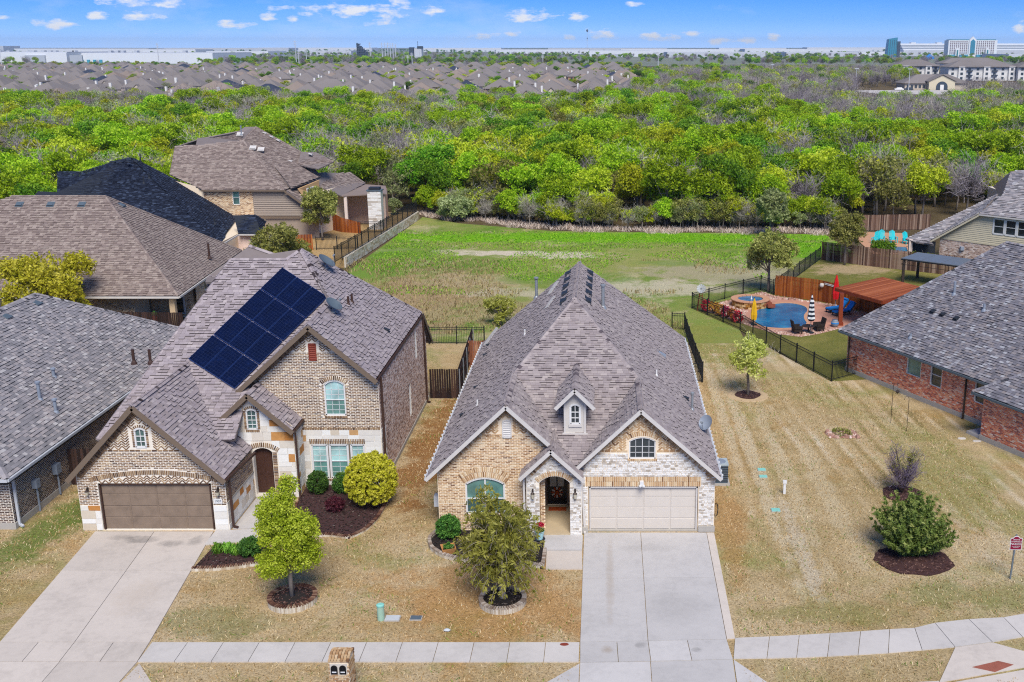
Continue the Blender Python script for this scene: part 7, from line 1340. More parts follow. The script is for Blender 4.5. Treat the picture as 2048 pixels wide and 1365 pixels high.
# --- bright tree in front of the solar house
lob = [(0, 0, 2.3, .95, .9, 1.2), (-.35, 0, 3.7, .75, .7, .75), (.5, -.1, 2.9, .75, .7, .8), (.55, .1, 1.8, .75, .7, .7), (-.55, -.2, 1.5, .65, .65, .6), (.1, .2, 4.5, .35, .35, .55), (-.6, 0, 2.7, .6, .6, .8)]
c = lobed(lob, 900, .45, -.8); vs3, tn = leaves(c, 40, .19, .062); cm_ = quads_mesh('crown_yard', vs3, tn, 'leaf_yard')
tb_ = trunk_mb(3.4, .085, [l[:3] for l in lob], (.1, 0))
tree('yard_tree', 'bright yellow-green young tree in the stone planter before the solar house', 'tree', (-12.2, 37.1, .2), cm_, tb_, 'bark_grey')
# --- arching olive tree in front of the tan house
SP_ = []; TN_ = []; bb = trunk_mb(2.0, .12, [(.5, .3, 2.6), (-.6, .1, 2.8), (0, -.5, 2.5), (.2, .5, 3.2)], (0, 0)); 
for i in range(210):
    a = RT.uniform(0, 6.28); el = RT.uniform(-.1, 1.0); r_ = RT.uniform(.9, 1.9) * (1 - .35 * max(0, el - .4)); z0 = RT.uniform(1.0, 2.6); pts = []; ex, ey, ez = r_ * math.cos(a), r_ * math.sin(a), z0 + el * 1.5
    for k in range(9): t_ = k / 8; pts.append(V(ex * t_, ey * t_, z0 * .8 + (ez - z0 * .8) * math.sin(t_ * 1.8) - .55 * t_ ** 3 * (.4 if el > .5 else 1)))
    bb.tube(pts, [.018 - .0015 * k for k in range(9)], 4, cap=False); cl_ = [p + RT.normal(size=3) * .05 for p in pts[2:]]
    v3, t3 = leaves(cl_, 10, .14, .08, .2, 2.6); SP_.append(v3); TN_.append(t3 * .75 + RT.random() * .25)
cm_ = quads_mesh('crown_arch', np.concatenate(SP_) * np.array([.92, .92, 1.1]), np.concatenate(TN_), 'leaf_oak'); tree('front_tree', 'olive green arching tree in the round brick planter before the tan house', 'tree', (-4.05, 37.0, .15), cm_, bb, 'bark_pale')
# --- round and clipped shrubs
def ball(name, label, x, y, r, mat, n, per, size, rz=None, z=0, cat='shrub', spread=.09, low=-.75):
    rz = rz or r; c = lobed([(0, 0, rz, r * .97, r * .97, rz * .97)] * 3 + [(d_[0] * r * .66, d_[1] * r * .66, rz + d_[2] * rz * .66, r * .36, r * .36, rz * .36) for d_ in unit(12)], n, .82, low); v3, t3 = leaves(c, per, spread, size, .2, 1.5); b = MB()
    for i in range(6): a = i * 1.05; b.tube([(0, 0, -.1), (r * .3 * math.cos(a), r * .3 * math.sin(a), rz * .7), (r * .7 * math.cos(a), r * .7 * math.sin(a), rz * 1.2)], [.03, .02, .008], 4)
    return tree(name, label, cat, (x, y, z), quads_mesh('crown_' + name, v3, t3, mat), b, 'bark_brown')
ball('round_shrub', 'large clipped round yellow-green shrub at the corner of the solar house', -11.0, 46.0, 1.26, 'leaf_gold', 1500, 12, .085, 1.32)
ball('clipped_hedge', 'left clipped dark green bush under the solar house window', -13.9, 47.4, .5, 'leaf_box', 420, 12, .06, .58); ball('clipped_hedge', 'right clipped dark green bush under the solar house window', -12.75, 47.5, .46, 'leaf_box', 380, 12, .06, .52); ball('plum_shrub', 'small dark red barberry in the curved mulch bed', -12.6, 45.4, .42, 'leaf_plum', 300, 10, .06, .34)
ball('clipped_hedge', 'round dark green bush at the left end of the tan house bed', -6.95, 42.6, .55, 'leaf_box', 520, 12, .06, .52); ball('clipped_hedge', 'dark green bush in the narrow bed by the left driveway', -15.1, 40.95, .48, 'leaf_box', 420, 12, .06, .4)
ball('clipped_hedge', 'dark green bush at the tan house wall behind the arching tree', -4.2, 42.5, .5, 'leaf_box', 300, 10, .06, .4)
def spray_grass(name, label, x, y, r, h, mat, n):
    V3 = []; 
    for i in range(n):
        a = RT.uniform(0, 6.28); r_ = r * RT.uniform(.3, 1); p = V(RT.normal() * r * .2, RT.normal() * r * .2, 0); q = p + V(math.cos(a) * r_ * .5, math.sin(a) * r_ * .5, h * RT.uniform(.6, 1)); e = q + V(math.cos(a) * r_ * .5, math.sin(a) * r_ * .5, -h * .25); s_ = V(-math.sin(a), math.cos(a), 0) * .018; V3 += [p - s_, p + s_, q + s_, q - s_, q - s_, q + s_, e + s_ * .2, e - s_ * .2]
    rt = root(name, label, 'plant', (x, y, 0), world=False); add('leaves', quads_mesh(name, np.array(V3), RT.random(len(V3) // 4), mat), rt); return rt
for i, (x, y) in enumerate(((-16.5, 41.1), (-16.1, 41.15), (-15.7, 41.0))): spray_grass('lily_clump', ('leftmost', 'middle', 'rightmost')[i] + ' of three bright green strap-leaved clumps by the left driveway', x, y, .38, .5, 'leaf_blade', 130)
wb = root('wooden_planter', 'small square wooden planter box with green herbs in the tan house bed', 'planter box', (-6.75, 41.15, 0)); plain('planter_wood', S('c98f54', K), .8, .25, 6)
for i in range(4): a = i * math.pi / 2 + .3; c_, s_ = math.cos(a), math.sin(a); MB().hexa([V(-6.75 + c_ * .2 - s_ * u * .2, 41.15 + s_ * .2 + c_ * u * .2, .05) * 1 for u in (-1, 1)] + [V(-6.75 + c_ * .23 - s_ * u * .23, 41.15 + s_ * .23 + c_ * u * .23, .05) for u in (1, -1)] + [V(-6.75 + c_ * .27 - s_ * u * .27, 41.15 + s_ * .27 + c_ * u * .27, .32) for u in (-1, 1)] + [V(-6.75 + c_ * .3 - s_ * u * .3, 41.15 + s_ * .3 + c_ * u * .3, .32) for u in (1, -1)]).build('side', 'planter_wood', wb)
MB().box(-6.95, -6.55, 40.95, 41.35, .1, .26).build('soil', 'soil', wb); v3, t3 = leaves(lobed([(0, 0, .3, .2, .2, .16)], 60, .3, -.3), 10, .06, .06); add('herbs', quads_mesh('herbs', v3, t3, 'leaf_box'), wb, (-6.75, 41.15, 0))
fp_ = root('flower_pot', 'pale turquoise pot of pink red flowers on the front walk', 'flower pot', (-2.95, 42.35, .1)); MB().lathe((-2.95, 42.3, .1), [(.14, 0), (.2, .36), (.22, .37), (.22, .4), (.17, .38)], 16).build('pot', 'pot_teal', fp_); MB().lathe((-2.95, 42.3, .09), [(.24, 0), (.25, .03)], 16).build('saucer', 'dark_vent', fp_)
v3, t3 = leaves(lobed([(0, 0, .55, .2, .2, .14)], 60, .3, -.3), 10, .06, .07); add('foliage', quads_mesh('pot_leaves', v3, t3, 'leaf_box'), fp_, (-2.95, 42.3, 0)); v3, t3 = leaves(lobed([(0.03, 0, .74, .16, .16, .13)], 60, .4, -.2), 10, .05, .07, .6, 1.1); add('blossoms', quads_mesh('pot_blossoms', v3, t3, 'petal_pink'), fp_, (-2.95, 42.3, 0))
# --- cedar shrub: upswept pointed sprays
SP_ = []; TN_ = []; bb = MB()
for i in range(230):
    a = RT.uniform(0, 6.28); tilt = RT.uniform(.05, 1.32); ln = RT.uniform(1.4, 2.5) * (1.05 - .22 * tilt); d = V(math.cos(a) * math.sin(tilt), math.sin(a) * math.sin(tilt), math.cos(tilt)); bend = V(0, 0, .45 * math.sin(tilt)); pts = [d * ln * t_ + bend * t_ * t_ * ln * .55 + V(0, 0, .05) for t_ in np.linspace(.25, 1, 11)]; bb.tube([V(0, 0, 0), pts[0], pts[4]], [.03, .02, .008], 4, cap=False)
    for k, p in enumerate(pts):
        v3, t3 = leaves([p + RT.normal(size=3) * .03 for _ in range(3)], 7, .15 * (1.14 - k / 11), .07, .3, 2.6); SP_.append(v3); TN_.append(np.clip(t3 * .55 + .6 * (k / 10) ** 2 * RT.random(), 0, 1))
tree('cedar_shrub', 'broad dark green cedar shrub in a mulch circle on the side lawn', 'shrub', (12.85, 41.2, 0), quads_mesh('crown_cedar', np.concatenate(SP_), np.concatenate(TN_), 'leaf_cedar'), bb, 'bark_brown')
# --- bare purple shrub
ends = [(math.cos(a) * r_, math.sin(a) * r_, z_) for a, r_, z_ in zip(RT.uniform(0, 6.28, 34), RT.uniform(.3, 1.15, 34), RT.uniform(.7, 2.2, 34))]; bb = MB(); [bb.tube([(0, 0, 0), (e[0] * .4, e[1] * .4, e[2] * .55), e], [.03, .018, .006], 4, cap=False) for e in ends]
v3, t3 = twigs((0, 0, .2), ends, .02, 30, .38, w=.008); rt = tree('bare_shrub', 'bare purplish twiggy shrub behind the cedar on the side lawn', 'shrub', (14.2, 47.5, 0), quads_mesh('crown_bare', v3, t3, 'twig_purple'), bb, 'bark_brown'); v3, t3 = leaves(lobed([(.35, 0, 1.75, .3, .3, .4), (-.45, 0, 1.4, .3, .3, .5)], 40, .2, -1), 8, .12, .07); add('leaves', quads_mesh('bare_leaves', v3, t3, 'leaf_olive'), rt)
o = tag(rocks('flower_rocks', [(12.2, 55.0), (13.8, 55.0), (13.8, 56.0), (12.2, 56.0)], 160, .08, .18, 'rock_pink'), 'low heap of stones with small plants on the side lawn', 'rock bed')
ball('rock_plants', 'small plants growing between the stones on the side lawn', 12.95, 55.5, .55, 'leaf_olive', 60, 8, .07, .16, cat='plant')
# --- sparse young oaks and other garden trees
def oak(name, label, loc, h, rx, mat, n, per, size, spread=.2, trunk_h=None, lean=(0, 0), bark='bark_grey', base=.42, nl=8, low=-.6, r=.09, cat='tree'):
    lobes = [(lean[0], lean[1], h * (base + .3), rx * .6, rx * .6, h * .26)]
    for i in range(nl): a = 2 * math.pi * i / nl + random.uniform(-.3, .3); r_ = rx * random.uniform(.4, .7); k = random.uniform(.3, .45); lobes.append((lean[0] + r_ * math.cos(a), lean[1] + r_ * math.sin(a), h * random.uniform(base, base + .4), rx * k, rx * k, h * random.uniform(.13, .2)))
    c = lobed(lobes, n, .4, low); v3, t3 = leaves(c, per, spread, size); ends = [l[:3] for l in lobes]; w3, wt = twigs((lean[0] * .5, lean[1] * .5, h * base * .8), [tuple(V(*e) + RT.normal(size=3) * .25 * rx) for e in ends for _ in range(3)], .02, 8, h * .13, w=.008)
    rt = tree(name, label, cat, loc, quads_mesh('crown_' + name, v3, t3, mat), trunk_mb(h * (base + .2), r, ends, lean), bark); add('twigs', quads_mesh('twigs_' + name, w3, wt, 'twig_grey'), rt); return rt
oak('young_oak', 'young sparse oak in the mulch circle on the side lawn', (8.65, 62.5, 0), 4.1, 1.5, 'leaf_oak', 330, 13, .11, .2, base=.42)
oak('pool_oak', 'olive brown oak growing behind the spa', (14.1, 91.0, 0), 5.9, 2.6, 'leaf_olive', 620, 16, .15, .28, r=.13, base=.4); oak('yard_oak', 'tall sparse olive tree in front of the old board fence', (23.4, 103.3, 0), 5.9, 2.1, 'leaf_olive', 520, 14, .16, .28, base=.36)
oak('narrow_oak', 'upright olive tree in the raised yard left of the field', (-30.3, 112.0, .9), 6.7, 2.2, 'leaf_olive', 900, 16, .17, .28, base=.28); oak('low_bush_tree', 'spreading grey olive bush tree behind the solar house', (-31.0, 99.5, 0), 5.6, 3.2, 'leaf_olive', 700, 12, .18, .32, base=.3); oak('willow_bush', 'brownish bush behind the solar house beside the dark roof', (-33.0, 100.5, 0), 4.0, 1.9, 'leaf_pale', 300, 10, .18, .3, base=.3)
oak('gold_tree', 'large yellow-green tree between the two left houses', (-40.5, 75.0, 0), 7.1, 3.6, 'leaf_gold', 1150, 18, .17, .34, base=.34, r=.16); oak('edge_tree', 'bright green tree cut by the left edge between the houses', (-44.8, 72.5, 0), 6.0, 1.8, 'leaf_spring', 500, 16, .17, .3, base=.3); oak('small_cedar_tree', 'small dark olive tree in the field behind the tan house', (-8.3, 79.7, 0), 3.0, 1.3, 'leaf_oak', 300, 13, .11, .2, base=.22); oak('field_bush', 'pale olive bush at the left end of the field edge', (-18.7, 131.5, 0), 3.8, 3.0, 'leaf_pale', 500, 14, .2, .36, base=.2); oak('field_tree', 'pale olive tree behind the pool at the far field edge', (18.4, 119.5, 0), 6.6, 2.2, 'leaf_pale', 500, 14, .2, .34, base=.3)
oak('patio_bush', 'green bush over the old board fence by the back pool', (27.6, 105.5, 0), 2.6, 1.5, 'leaf_deep', 350, 14, .14, .24, base=.25); oak('screen_shrub', 'leafy green shrub in front of the dark patio screen', (30.6, 101.9, 0), 1.6, 1.3, 'leaf_spring', 260, 12, .12, .2, base=.3, cat='shrub'); oak('corner_tree', 'small bright tree at the far end of the retaining wall', (-26.0, 130, .9), 2.6, .9, 'leaf_pale', 200, 12, .15, .22, base=.2)
for i, (x, y, m_) in enumerate(((8.3, 83.3, 'petal_orange'), (8.75, 82.5, 'petal_orange'), (9.15, 81.7, 'petal_pink'), (9.55, 80.9, 'petal_orange'), (9.9, 80.2, 'petal_pink'), (7.75, 83.9, 'petal_pink'))):
    ball('flower_clump', ('yellow orange flowers inside the pool fence near the windmill', 'second flower clump from the windmill inside the pool fence', 'pink flowers midway along the near pool fence', 'fourth flower clump from the windmill, orange', 'pink flower clump at the end of the fence bed', 'pink flowers at the foot of the windmill')[i], x + .25, y + .1, .42, m_, 60, 10, .1, .5, cat='flowers')
# ------------------------------------------------------------------ the wood behind the field
KINDS = []
def kind(mat, h, rx, bark, label, bare=False, twig='twig_mauve', n=250, per=22, size=.23, leafmix=None):
    if not bare: me, lobes = leafy('wood', mat, h, rx, n, per, .62, size, nl=9, base=.40)
    else:
        lobes = [(math.cos(a) * r_, math.sin(a) * r_, z_) for a, r_, z_ in zip(RT.uniform(0, 6.28, 46), RT.uniform(.3, 1, 46) * rx, RT.uniform(.45, 1, 46) * h)]; v3, t3 = twigs((0, 0, h * .22), lobes, .03, 16, h * .17, w=.026); me = quads_mesh('crown_bare', v3, t3, twig)
        if leafmix: lv, lt = leaves(lobed([(0, 0, h * .65, rx * .9, rx * .9, h * .33)], 60, .4, -.4), 9, .6, .3); me = quads_mesh('crown_mixed', np.concatenate([v3, lv]), np.concatenate([t3, lt]), twig); me.materials.append(MATS[leafmix]); me.polygons.foreach_set('material_index', np.r_[np.zeros(len(t3), np.int32), np.ones(len(lt), np.int32)]); lobes = lobes[:14]
    tm = trunk_mb(h * .6, .15, (lobes[:8] if not bare else lobes[:22]), (random.uniform(-.4, .4), random.uniform(-.4, .4)), 5).data('trunk', bark, True)
    KINDS.append((me, tm, label, h))
kind('leaf_spring', 8.0, 3.6, 'bark_grey', 'bright green leafy tree in the near wood'); kind('leaf_bright', 7.4, 3.4, 'bark_grey', 'yellow-green leafy tree in the near wood'); kind('leaf_deep', 8.4, 3.5, 'bark_brown', 'deep green leafy tree in the near wood'); kind('leaf_olive', 7.2, 3.2, 'bark_grey', 'thin olive leafed tree in the near wood', n=130, per=12, size=.26); kind('leaf_pale', 7.6, 3.1, 'bark_pale', 'pale grey-green half leafed tree in the near wood', n=110, per=11, size=.26)
kind(None, 8.0, 3.3, 'bark_grey', 'bare mauve-grey tree in the near wood', True, 'twig_mauve'); kind(None, 7.2, 3.0, 'bark_pale', 'bare pale grey branching tree in the near wood', True, 'twig_grey'); kind(None, 7.6, 3.2, 'bark_grey', 'bare tree with a haze of first green leaves in the near wood', True, 'twig_grey', leafmix='leaf_bright'); kind('leaf_spring', 9.0, 3.9, 'bark_grey', 'tall broad green tree in the near wood', n=260); kind('leaf_bright', 6.2, 3.0, 'bark_pale', 'low rounded yellow-green tree in the near wood')
def edge_y(x): return np.interp(x, [-200, -60, -48, -40, -26, -23, -15, -6.7, 5, 15, 25, 34, 60, 100], [112, 112, 122, 133, 137, 136, 131, 125.5, 124, 124, 123, 127, 138, 140])
from mathutils import noise as mnoise
def patch(x, y): return mnoise.noise(Vector((x / 34, y / 46, 3.3))) + .5 * mnoise.noise(Vector((x / 11, y / 13, 7.1)))
pts = []; rw = random.Random(5)
y = 112.0
while y < 830:
    dens = 4.4 if y < 200 else 5.2 if y < 345 else 8.5; x = -.60 * y - 12
    while x < .42 * y + 12:
        px_, py_ = x + rw.uniform(-.45, .45) * dens, y + rw.uniform(-.45, .45) * dens
        ok = py_ > edge_y(px_) + 1.5
        far_end = 352 + 25 * mnoise.noise(Vector((px_ / 60, 1, 0))) + (0 if px_ < 5 else (px_ - 5) * 14)
        if py_ > far_end: ok = False
        uu = 1215 + 2129 * px_ / py_
        if 1690 < uu < 1915 and 352 < py_ < 575 or uu > 1815 and 440 < py_ < 740: ok = False
        if ok:
            q = patch(px_, py_) + (-.17 if py_ < 340 else .2) + (.25 if px_ / py_ > .17 and py_ > 175 else 0); u = rw.random()
            if q < .12: k = rw.choices((0, 1, 2, 8, 9, 3, 7, 5), (24, 16, 18, 11, 9, 9, 8, 5))[0]
            elif q < .34: k = rw.choices((0, 1, 3, 4, 5, 6, 7, 2), (9, 9, 13, 15, 18, 16, 16, 4))[0]
            else: k = rw.choices((5, 6, 7, 4, 3, 0), (40, 18, 14, 12, 8, 8))[0]
            pts.append((px_, py_, k, rw.uniform(.72, 1.15) * (1.12 if py_ > 345 else 1), rw.uniform(0, 6.28)))
        x += dens
    y += dens
# low thicket along the field edge
for i in range(150):
    x = rw.uniform(-24, 27); pts.append((x, edge_y(x) + rw.uniform(-.5, 3.5), rw.choice((3, 4, 1, 9, 7, 3, 6, 0)), rw.uniform(.3, .58), rw.uniform(0, 6.28)))
vis = [p for p in pts if in_view((p[0], p[1], 4))]; vis.sort(key=lambda p: math.hypot(p[0], p[1])); near_t = vis[:300]; nset = set(id(p) for p in near_t); PROTO = {}
for p in near_t:
    me, tm, lb, h = KINDS[p[2]]; nm = 'woodland_tree'; lab = ('low ' + lb if p[3] < .6 else lb)
    rt = root(nm, lab, 'tree', (p[0], p[1], -.05), p[4], 'trees of the near wood' + (' edge' if p[3] < .6 else ''), world=False); rt.scale = (p[3] * rw.uniform(.9, 1.1), p[3] * rw.uniform(.9, 1.1), p[3]); rt['group'] = lab + ' group'
    add('trunk', tm, rt); o = add('crown', me, rt); PROTO.setdefault(p[2], o); PROTO.setdefault(('t', p[2]), [q for q in KIDS[rt.name] if q.name.startswith('trunk')][0])
rest = [p for p in pts if id(p) not in nset]
def scatter(name, plist, kinds, proto, trunks=True):
    """the rest of the wood: one object, trees set on points"""
    me = bpy.data.meshes.new(name); me.from_pydata([(p[0], p[1], -.05) for p in plist], [], []); 
    for an, ty, vals in (('kind_id', 'INT', [p[2] for p in plist]), ('size', 'FLOAT', [p[3] for p in plist]), ('turn', 'FLOAT', [p[4] for p in plist])):
        a = me.attributes.new(an, ty, 'POINT'); a.data.foreach_set('value', vals)
    o = bpy.data.objects.new(name, me); COL.objects.link(o); o['kind'] = 'stuff'
    ng = bpy.data.node_groups.new(name, 'GeometryNodeTree'); ng.interface.new_socket('Geometry', in_out='INPUT', socket_type='NodeSocketGeometry'); ng.interface.new_socket('Geometry', in_out='OUTPUT', socket_type='NodeSocketGeometry'); N = ng.nodes; lk = ng.links.new
    gi = N.new('NodeGroupInput'); go = N.new('NodeGroupOutput'); jn = N.new('GeometryNodeJoinGeometry')
    def attr(n_, t_): a = N.new('GeometryNodeInputNamedAttribute'); a.data_type = t_; a.inputs['Name'].default_value = n_; return a.outputs['Attribute']
    kid, sz, tr = attr('kind_id', 'INT'), attr('size', 'FLOAT'), attr('turn', 'FLOAT'); cx3 = N.new('ShaderNodeCombineXYZ'); lk(tr, cx3.inputs[2])
    for k in kinds:
        cmp_ = N.new('FunctionNodeCompare'); cmp_.data_type = 'INT'; cmp_.operation = 'EQUAL'; lk(kid, cmp_.inputs[2]); cmp_.inputs[3].default_value = k
        for src in ([proto[k]] + ([proto[('t', k)]] if trunks else [])):
            ip = N.new('GeometryNodeInstanceOnPoints'); oi = N.new('GeometryNodeObjectInfo'); oi.transform_space = 'ORIGINAL'; oi.inputs['Object'].default_value = src; oi.inputs['As Instance'].default_value = True
            lk(gi.outputs[0], ip.inputs['Points']); lk(cmp_.outputs[0], ip.inputs['Selection']); lk(oi.outputs['Geometry'], ip.inputs['Instance']); lk(cx3.outputs[0], ip.inputs['Rotation']); lk(sz, ip.inputs['Scale']); lk(ip.outputs[0], jn.inputs[0])
    lk(jn.outputs[0], go.inputs[0]); md = o.modifiers.new('scatter', 'NODES'); md.node_group = ng; return o
scatter('woodland', rest, [k for k in range(len(KINDS)) if k in PROTO], PROTO)
print('trees', len(pts), 'near', len(near_t))
# tall dry grass along the wood, weeds in the field, grass in the lawns
tinted('dry_grass', ST((0, 'c4a894'), (.5, 'e0cab8'), (1, 'f0e2d4')), bmp=0, scale=2); tinted('weed', ST((0, '7a6a44'), (.4, 'a48f62'), (.75, 'b9a878'), (1, '8a9448')), bmp=0, scale=2); tinted('blade_tan', ST((0, '8a6f42'), (.35, 'b8945e'), (.7, 'd6ba8a'), (1, 'e6d3ac')), bmp=0, scale=2); tinted('blade_green', ST((0, '4b6a1e'), (.5, '6f8a2c'), (1, '94a84a')), bmp=0, scale=2); tinted('blade_field', ST((0, '4f8a10'), (.6, '80b41c'), (1, 'a8c43c')), bmp=0, scale=2)
blades('dry_grass_fringe', (-25, 27, 120, 138), 45000, .12, .55, .025, 'dry_grass', 3, lambda x, y: -2.0 + .8 * math.sin(x * .7) + .5 * math.sin(x * 2.3) < y - edge_y(x) < 1.2, .6)
blades('field_weeds', (-26, 14, 76, 106), 16000, .1, .34, .035, 'weed', 4, lambda x, y: y > 77 and patch(x * 3, y * 3) > -.25 and x > -25.5 and (x < -12 or y < 92 or patch(x * 2, y * 2) > .1) and not (x > 6 and y < 92 + (x - 7)), .4)
def lawn_ok(x, y):
    if pip((x, y), [(-22.9, 30), (-16.2, 30), (-17.2, 43.6), (-22.9, 43.6)]) or -1.15 < x < 4.75 and y < 43.3 or 32.7 < y < 34.25 and x < 5: return False
    if x > 4.4 and np.interp(x, [p[0] for p in near], [p[1] for p in near]) - .1 < y < np.interp(x, [p[0] for p in far], [p[1] for p in far]) + .1: return False
    if pip((x, y), pc) or pip((x, y), p1) or pip((x, y), p2_) or -7.9 < x < 5.1 and y > 43.2 or x < -10.9 and y > 43.3 and x > -23.5 or x < -26.3 and y > 43.4 or pip((x, y), [(-17.4, 41.8), (-14.9, 42), (-14.9, 47), (-17.4, 47)]) or -2.85 < x < -1 and 39.6 < y < 43: return False
    if math.hypot(x + 4.05, y - 37) < 1 or math.hypot(x + 12.2, y - 37.1) < 1 or math.hypot(x - 12.9, y - 40.75) < 1.7 or math.hypot(x - 14.2, y - 47.4) < .9 or math.hypot(x - 8.65, y - 62.5) < 1.2 or x > 14 and (x - 14.4) * .87 + (y - 66) * .5 > 0 or x < -10 and y > 61.5 or y > 66 and x > 10 or pip((x, y), [(10.9, 31), (16, 32.4), (14.2, 34.3), (12.2, 34.1)]): return False
    return y > 31.3
blades('front_grass', (-27, 19, 31.3, 74), 120000, .03, .075, .013, 'blade_tan', 6, lambda x, y: lawn_ok(x, y), .8); blades('green_grass', (-27, 19, 31.3, 72), 34000, .04, .08, .014, 'blade_green', 7, lambda x, y: lawn_ok(x, y) and mnoise.noise(Vector((x * .5, y * .5, 1))) + .6 * mnoise.noise(Vector((x * 2, y * 2, 4))) > .18, .8)
blades('field_grass_tufts', (-24, 25, 90, 123), 30000, .06, .16, .04, 'blade_field', 8, lambda x, y: y < edge_y(x) - 3 and (y > 112 or mnoise.noise(Vector((x * .09, y * .09, 2))) > .05) and not (x > 12 and y < 91 + (x - 13) * 2 + 3), .7)
# ------------------------------------------------------------------ suburb, warehouses and the skyline
plain('roof_far', S('857d79', K), .9, .3, .05); plain('roof_far_warm', S('94857a', K), .9, .2, .05); plain('roof_far_dark', S('3a4254', K), .9, .2, .05); plain('wall_far', S('d3c4b0', K), .9, .15, .05); plain('wall_far_white', S('ece9e4', K), .9, .1, .05); plain('wall_far_brick', S('b08d78', K), .9, .15, .05); glass('glass_far', S('3c464e', K), .2)
def hip(b, x0, x1, y0, y1, z0, z1, ov=.5):
    x0, x1, y0, y1 = x0 - ov, x1 + ov, y0 - ov, y1 + ov; w_, d_ = x1 - x0, y1 - y0
    if w_ >= d_: r0, r1 = (x0 + d_ / 2, (y0 + y1) / 2, z1), (x1 - d_ / 2 + .01, (y0 + y1) / 2, z1)
    else: r0, r1 = ((x0 + x1) / 2, y0 + w_ / 2, z1), ((x0 + x1) / 2, y1 - w_ / 2 + .01, z1)
    c = [(x0, y0, z0), (x1, y0, z0), (x1, y1, z0), (x0, y1, z0)]
    if w_ >= d_: b.faces(c + [r0, r1], [(0, 1, 5, 4), (1, 2, 5), (2, 3, 4, 5), (3, 0, 4), (3, 2, 1, 0)])
    else: b.faces(c + [r0, r1], [(0, 1, 4), (1, 2, 5, 4), (2, 3, 5), (3, 0, 4, 5), (3, 2, 1, 0)])
def far_house(v):
    rnd = random.Random(v); two = v % 3 != 0; h = 4.6 if v % 3 == 1 else 2.9; w_, d_ = rnd.uniform(12, 15), rnd.uniform(13, 17); rf = MB(); wl_ = MB(); wn = MB(); ch = MB()
    wl_.box(-w_ / 2, w_ / 2, -d_ / 2, d_ / 2, 0, h); hip(rf, -w_ / 2, w_ / 2, -d_ / 2, d_ / 2, h, h + w_ * .31)
    gx = rnd.uniform(-3, 2); gw = rnd.uniform(4.5, 6); wl_.prism([(gx - gw / 2, -d_ / 2 - 1.5, 0), (gx + gw / 2, -d_ / 2 - 1.5, 0), (gx + gw / 2, -d_ / 2 - 1.5, h * .8), (gx, -d_ / 2 - 1.5, h * .8 + gw * .45), (gx - gw / 2, -d_ / 2 - 1.5, h * .8)], (0, 4, 0))
    for s_ in (-1, 1): rf.prism([(gx, -d_ / 2 - 1.8, h * .8 + gw * .47), (gx + s_ * (gw / 2 + .3), -d_ / 2 - 1.8, h * .8 - .2), (gx + s_ * (gw / 2 + .3), 0, h * .8 - .2), (gx, 0, h * .8 + gw * .47)], (0, 0, .15))
    for i in range(4): x = -w_ / 2 + 1.5 + i * 2.9; wn.box(x, x + 1.1, -d_ / 2 - .06, -d_ / 2 + .02, h - 2.0, h - .6)
    cx = rnd.choice((-1, 1)) * (w_ / 2 - .4); ch.box(cx - .35, cx + .35, -1.5, -.4, 0, h + w_ * (.22 if v % 2 else .05))
    return wl_, rf, wn, ch
FH = []
for v in range(8):
    wl_, rf, wn, ch = far_house(v); FH.append((wl_.data('wall', ['wall_far', 'wall_far_brick', 'wall_far_white', 'wall_far'][v % 4]), rf.data('roof', ['roof_far', 'roof_far', 'roof_far_warm', 'roof_far', 'roof_far', 'roof_far_warm', 'roof_far_dark', 'roof_far'][v]), wn.data('window', 'glass_far'), ch.data('chimney', 'wall_far_white')))
FN = ['tan-walled house with grey hip roof in the far suburb', 'brick house with grey hip roof in the far suburb', 'white-walled house with brownish roof in the far suburb', 'low tan house with grey roof in the far suburb', 'tan house with grey gabled wing in the far suburb', 'brick house with brownish roof in the far suburb', 'house with a dark slate roof in the far suburb', 'two-storey tan house with steep grey roof in the far suburb']
spots = []; rs = random.Random(9); y = 372.0
while y < 1000:
    row = 26 if y < 700 else 34; x = -.60 * y; end = 8 if y < 420 else .012 * y + 10
    while x < end:
        if rs.random() > .10: spots.append((x + rs.uniform(-2, 2), y + rs.uniform(-5, 5) + 9 * math.sin(x * .02), rs.choices(range(8), (5, 4, 3, 4, 4, 3, 1, 5))[0], rs.choice((0, 0, .1, -.12, 3.14, 1.57))))
        x += rs.uniform(16, 19)
    y += row
spots = [s_ for s_ in spots if in_view((s_[0], s_[1], 4))]
for i, (x, y, v, a) in enumerate(spots[:285]):
    rt = root('suburban_house', FN[v], 'house', (x, y, 0), a, 'houses of the far suburb, ' + FN[v].split(' in ')[0], world=False)
    for nm, me in zip(('wall', 'roof', 'window', 'chimney'), FH[v]): add(nm, me, rt)
FP = {}
for v in range(8):
    j = [o for o in bpy.data.objects if o.name.startswith('suburban_house') and o['label'] == FN[v]]
    if j:
        k = KIDS[j[0].name]; FP[v] = k[1]; FP[('t', v)] = k[0]; FP[('c', v)] = k[3]
o = scatter('distant_suburb', [(x, y, v, 1.0, a) for x, y, v, a in spots[285:] if v in FP], [v for v in range(8) if v in FP], FP)
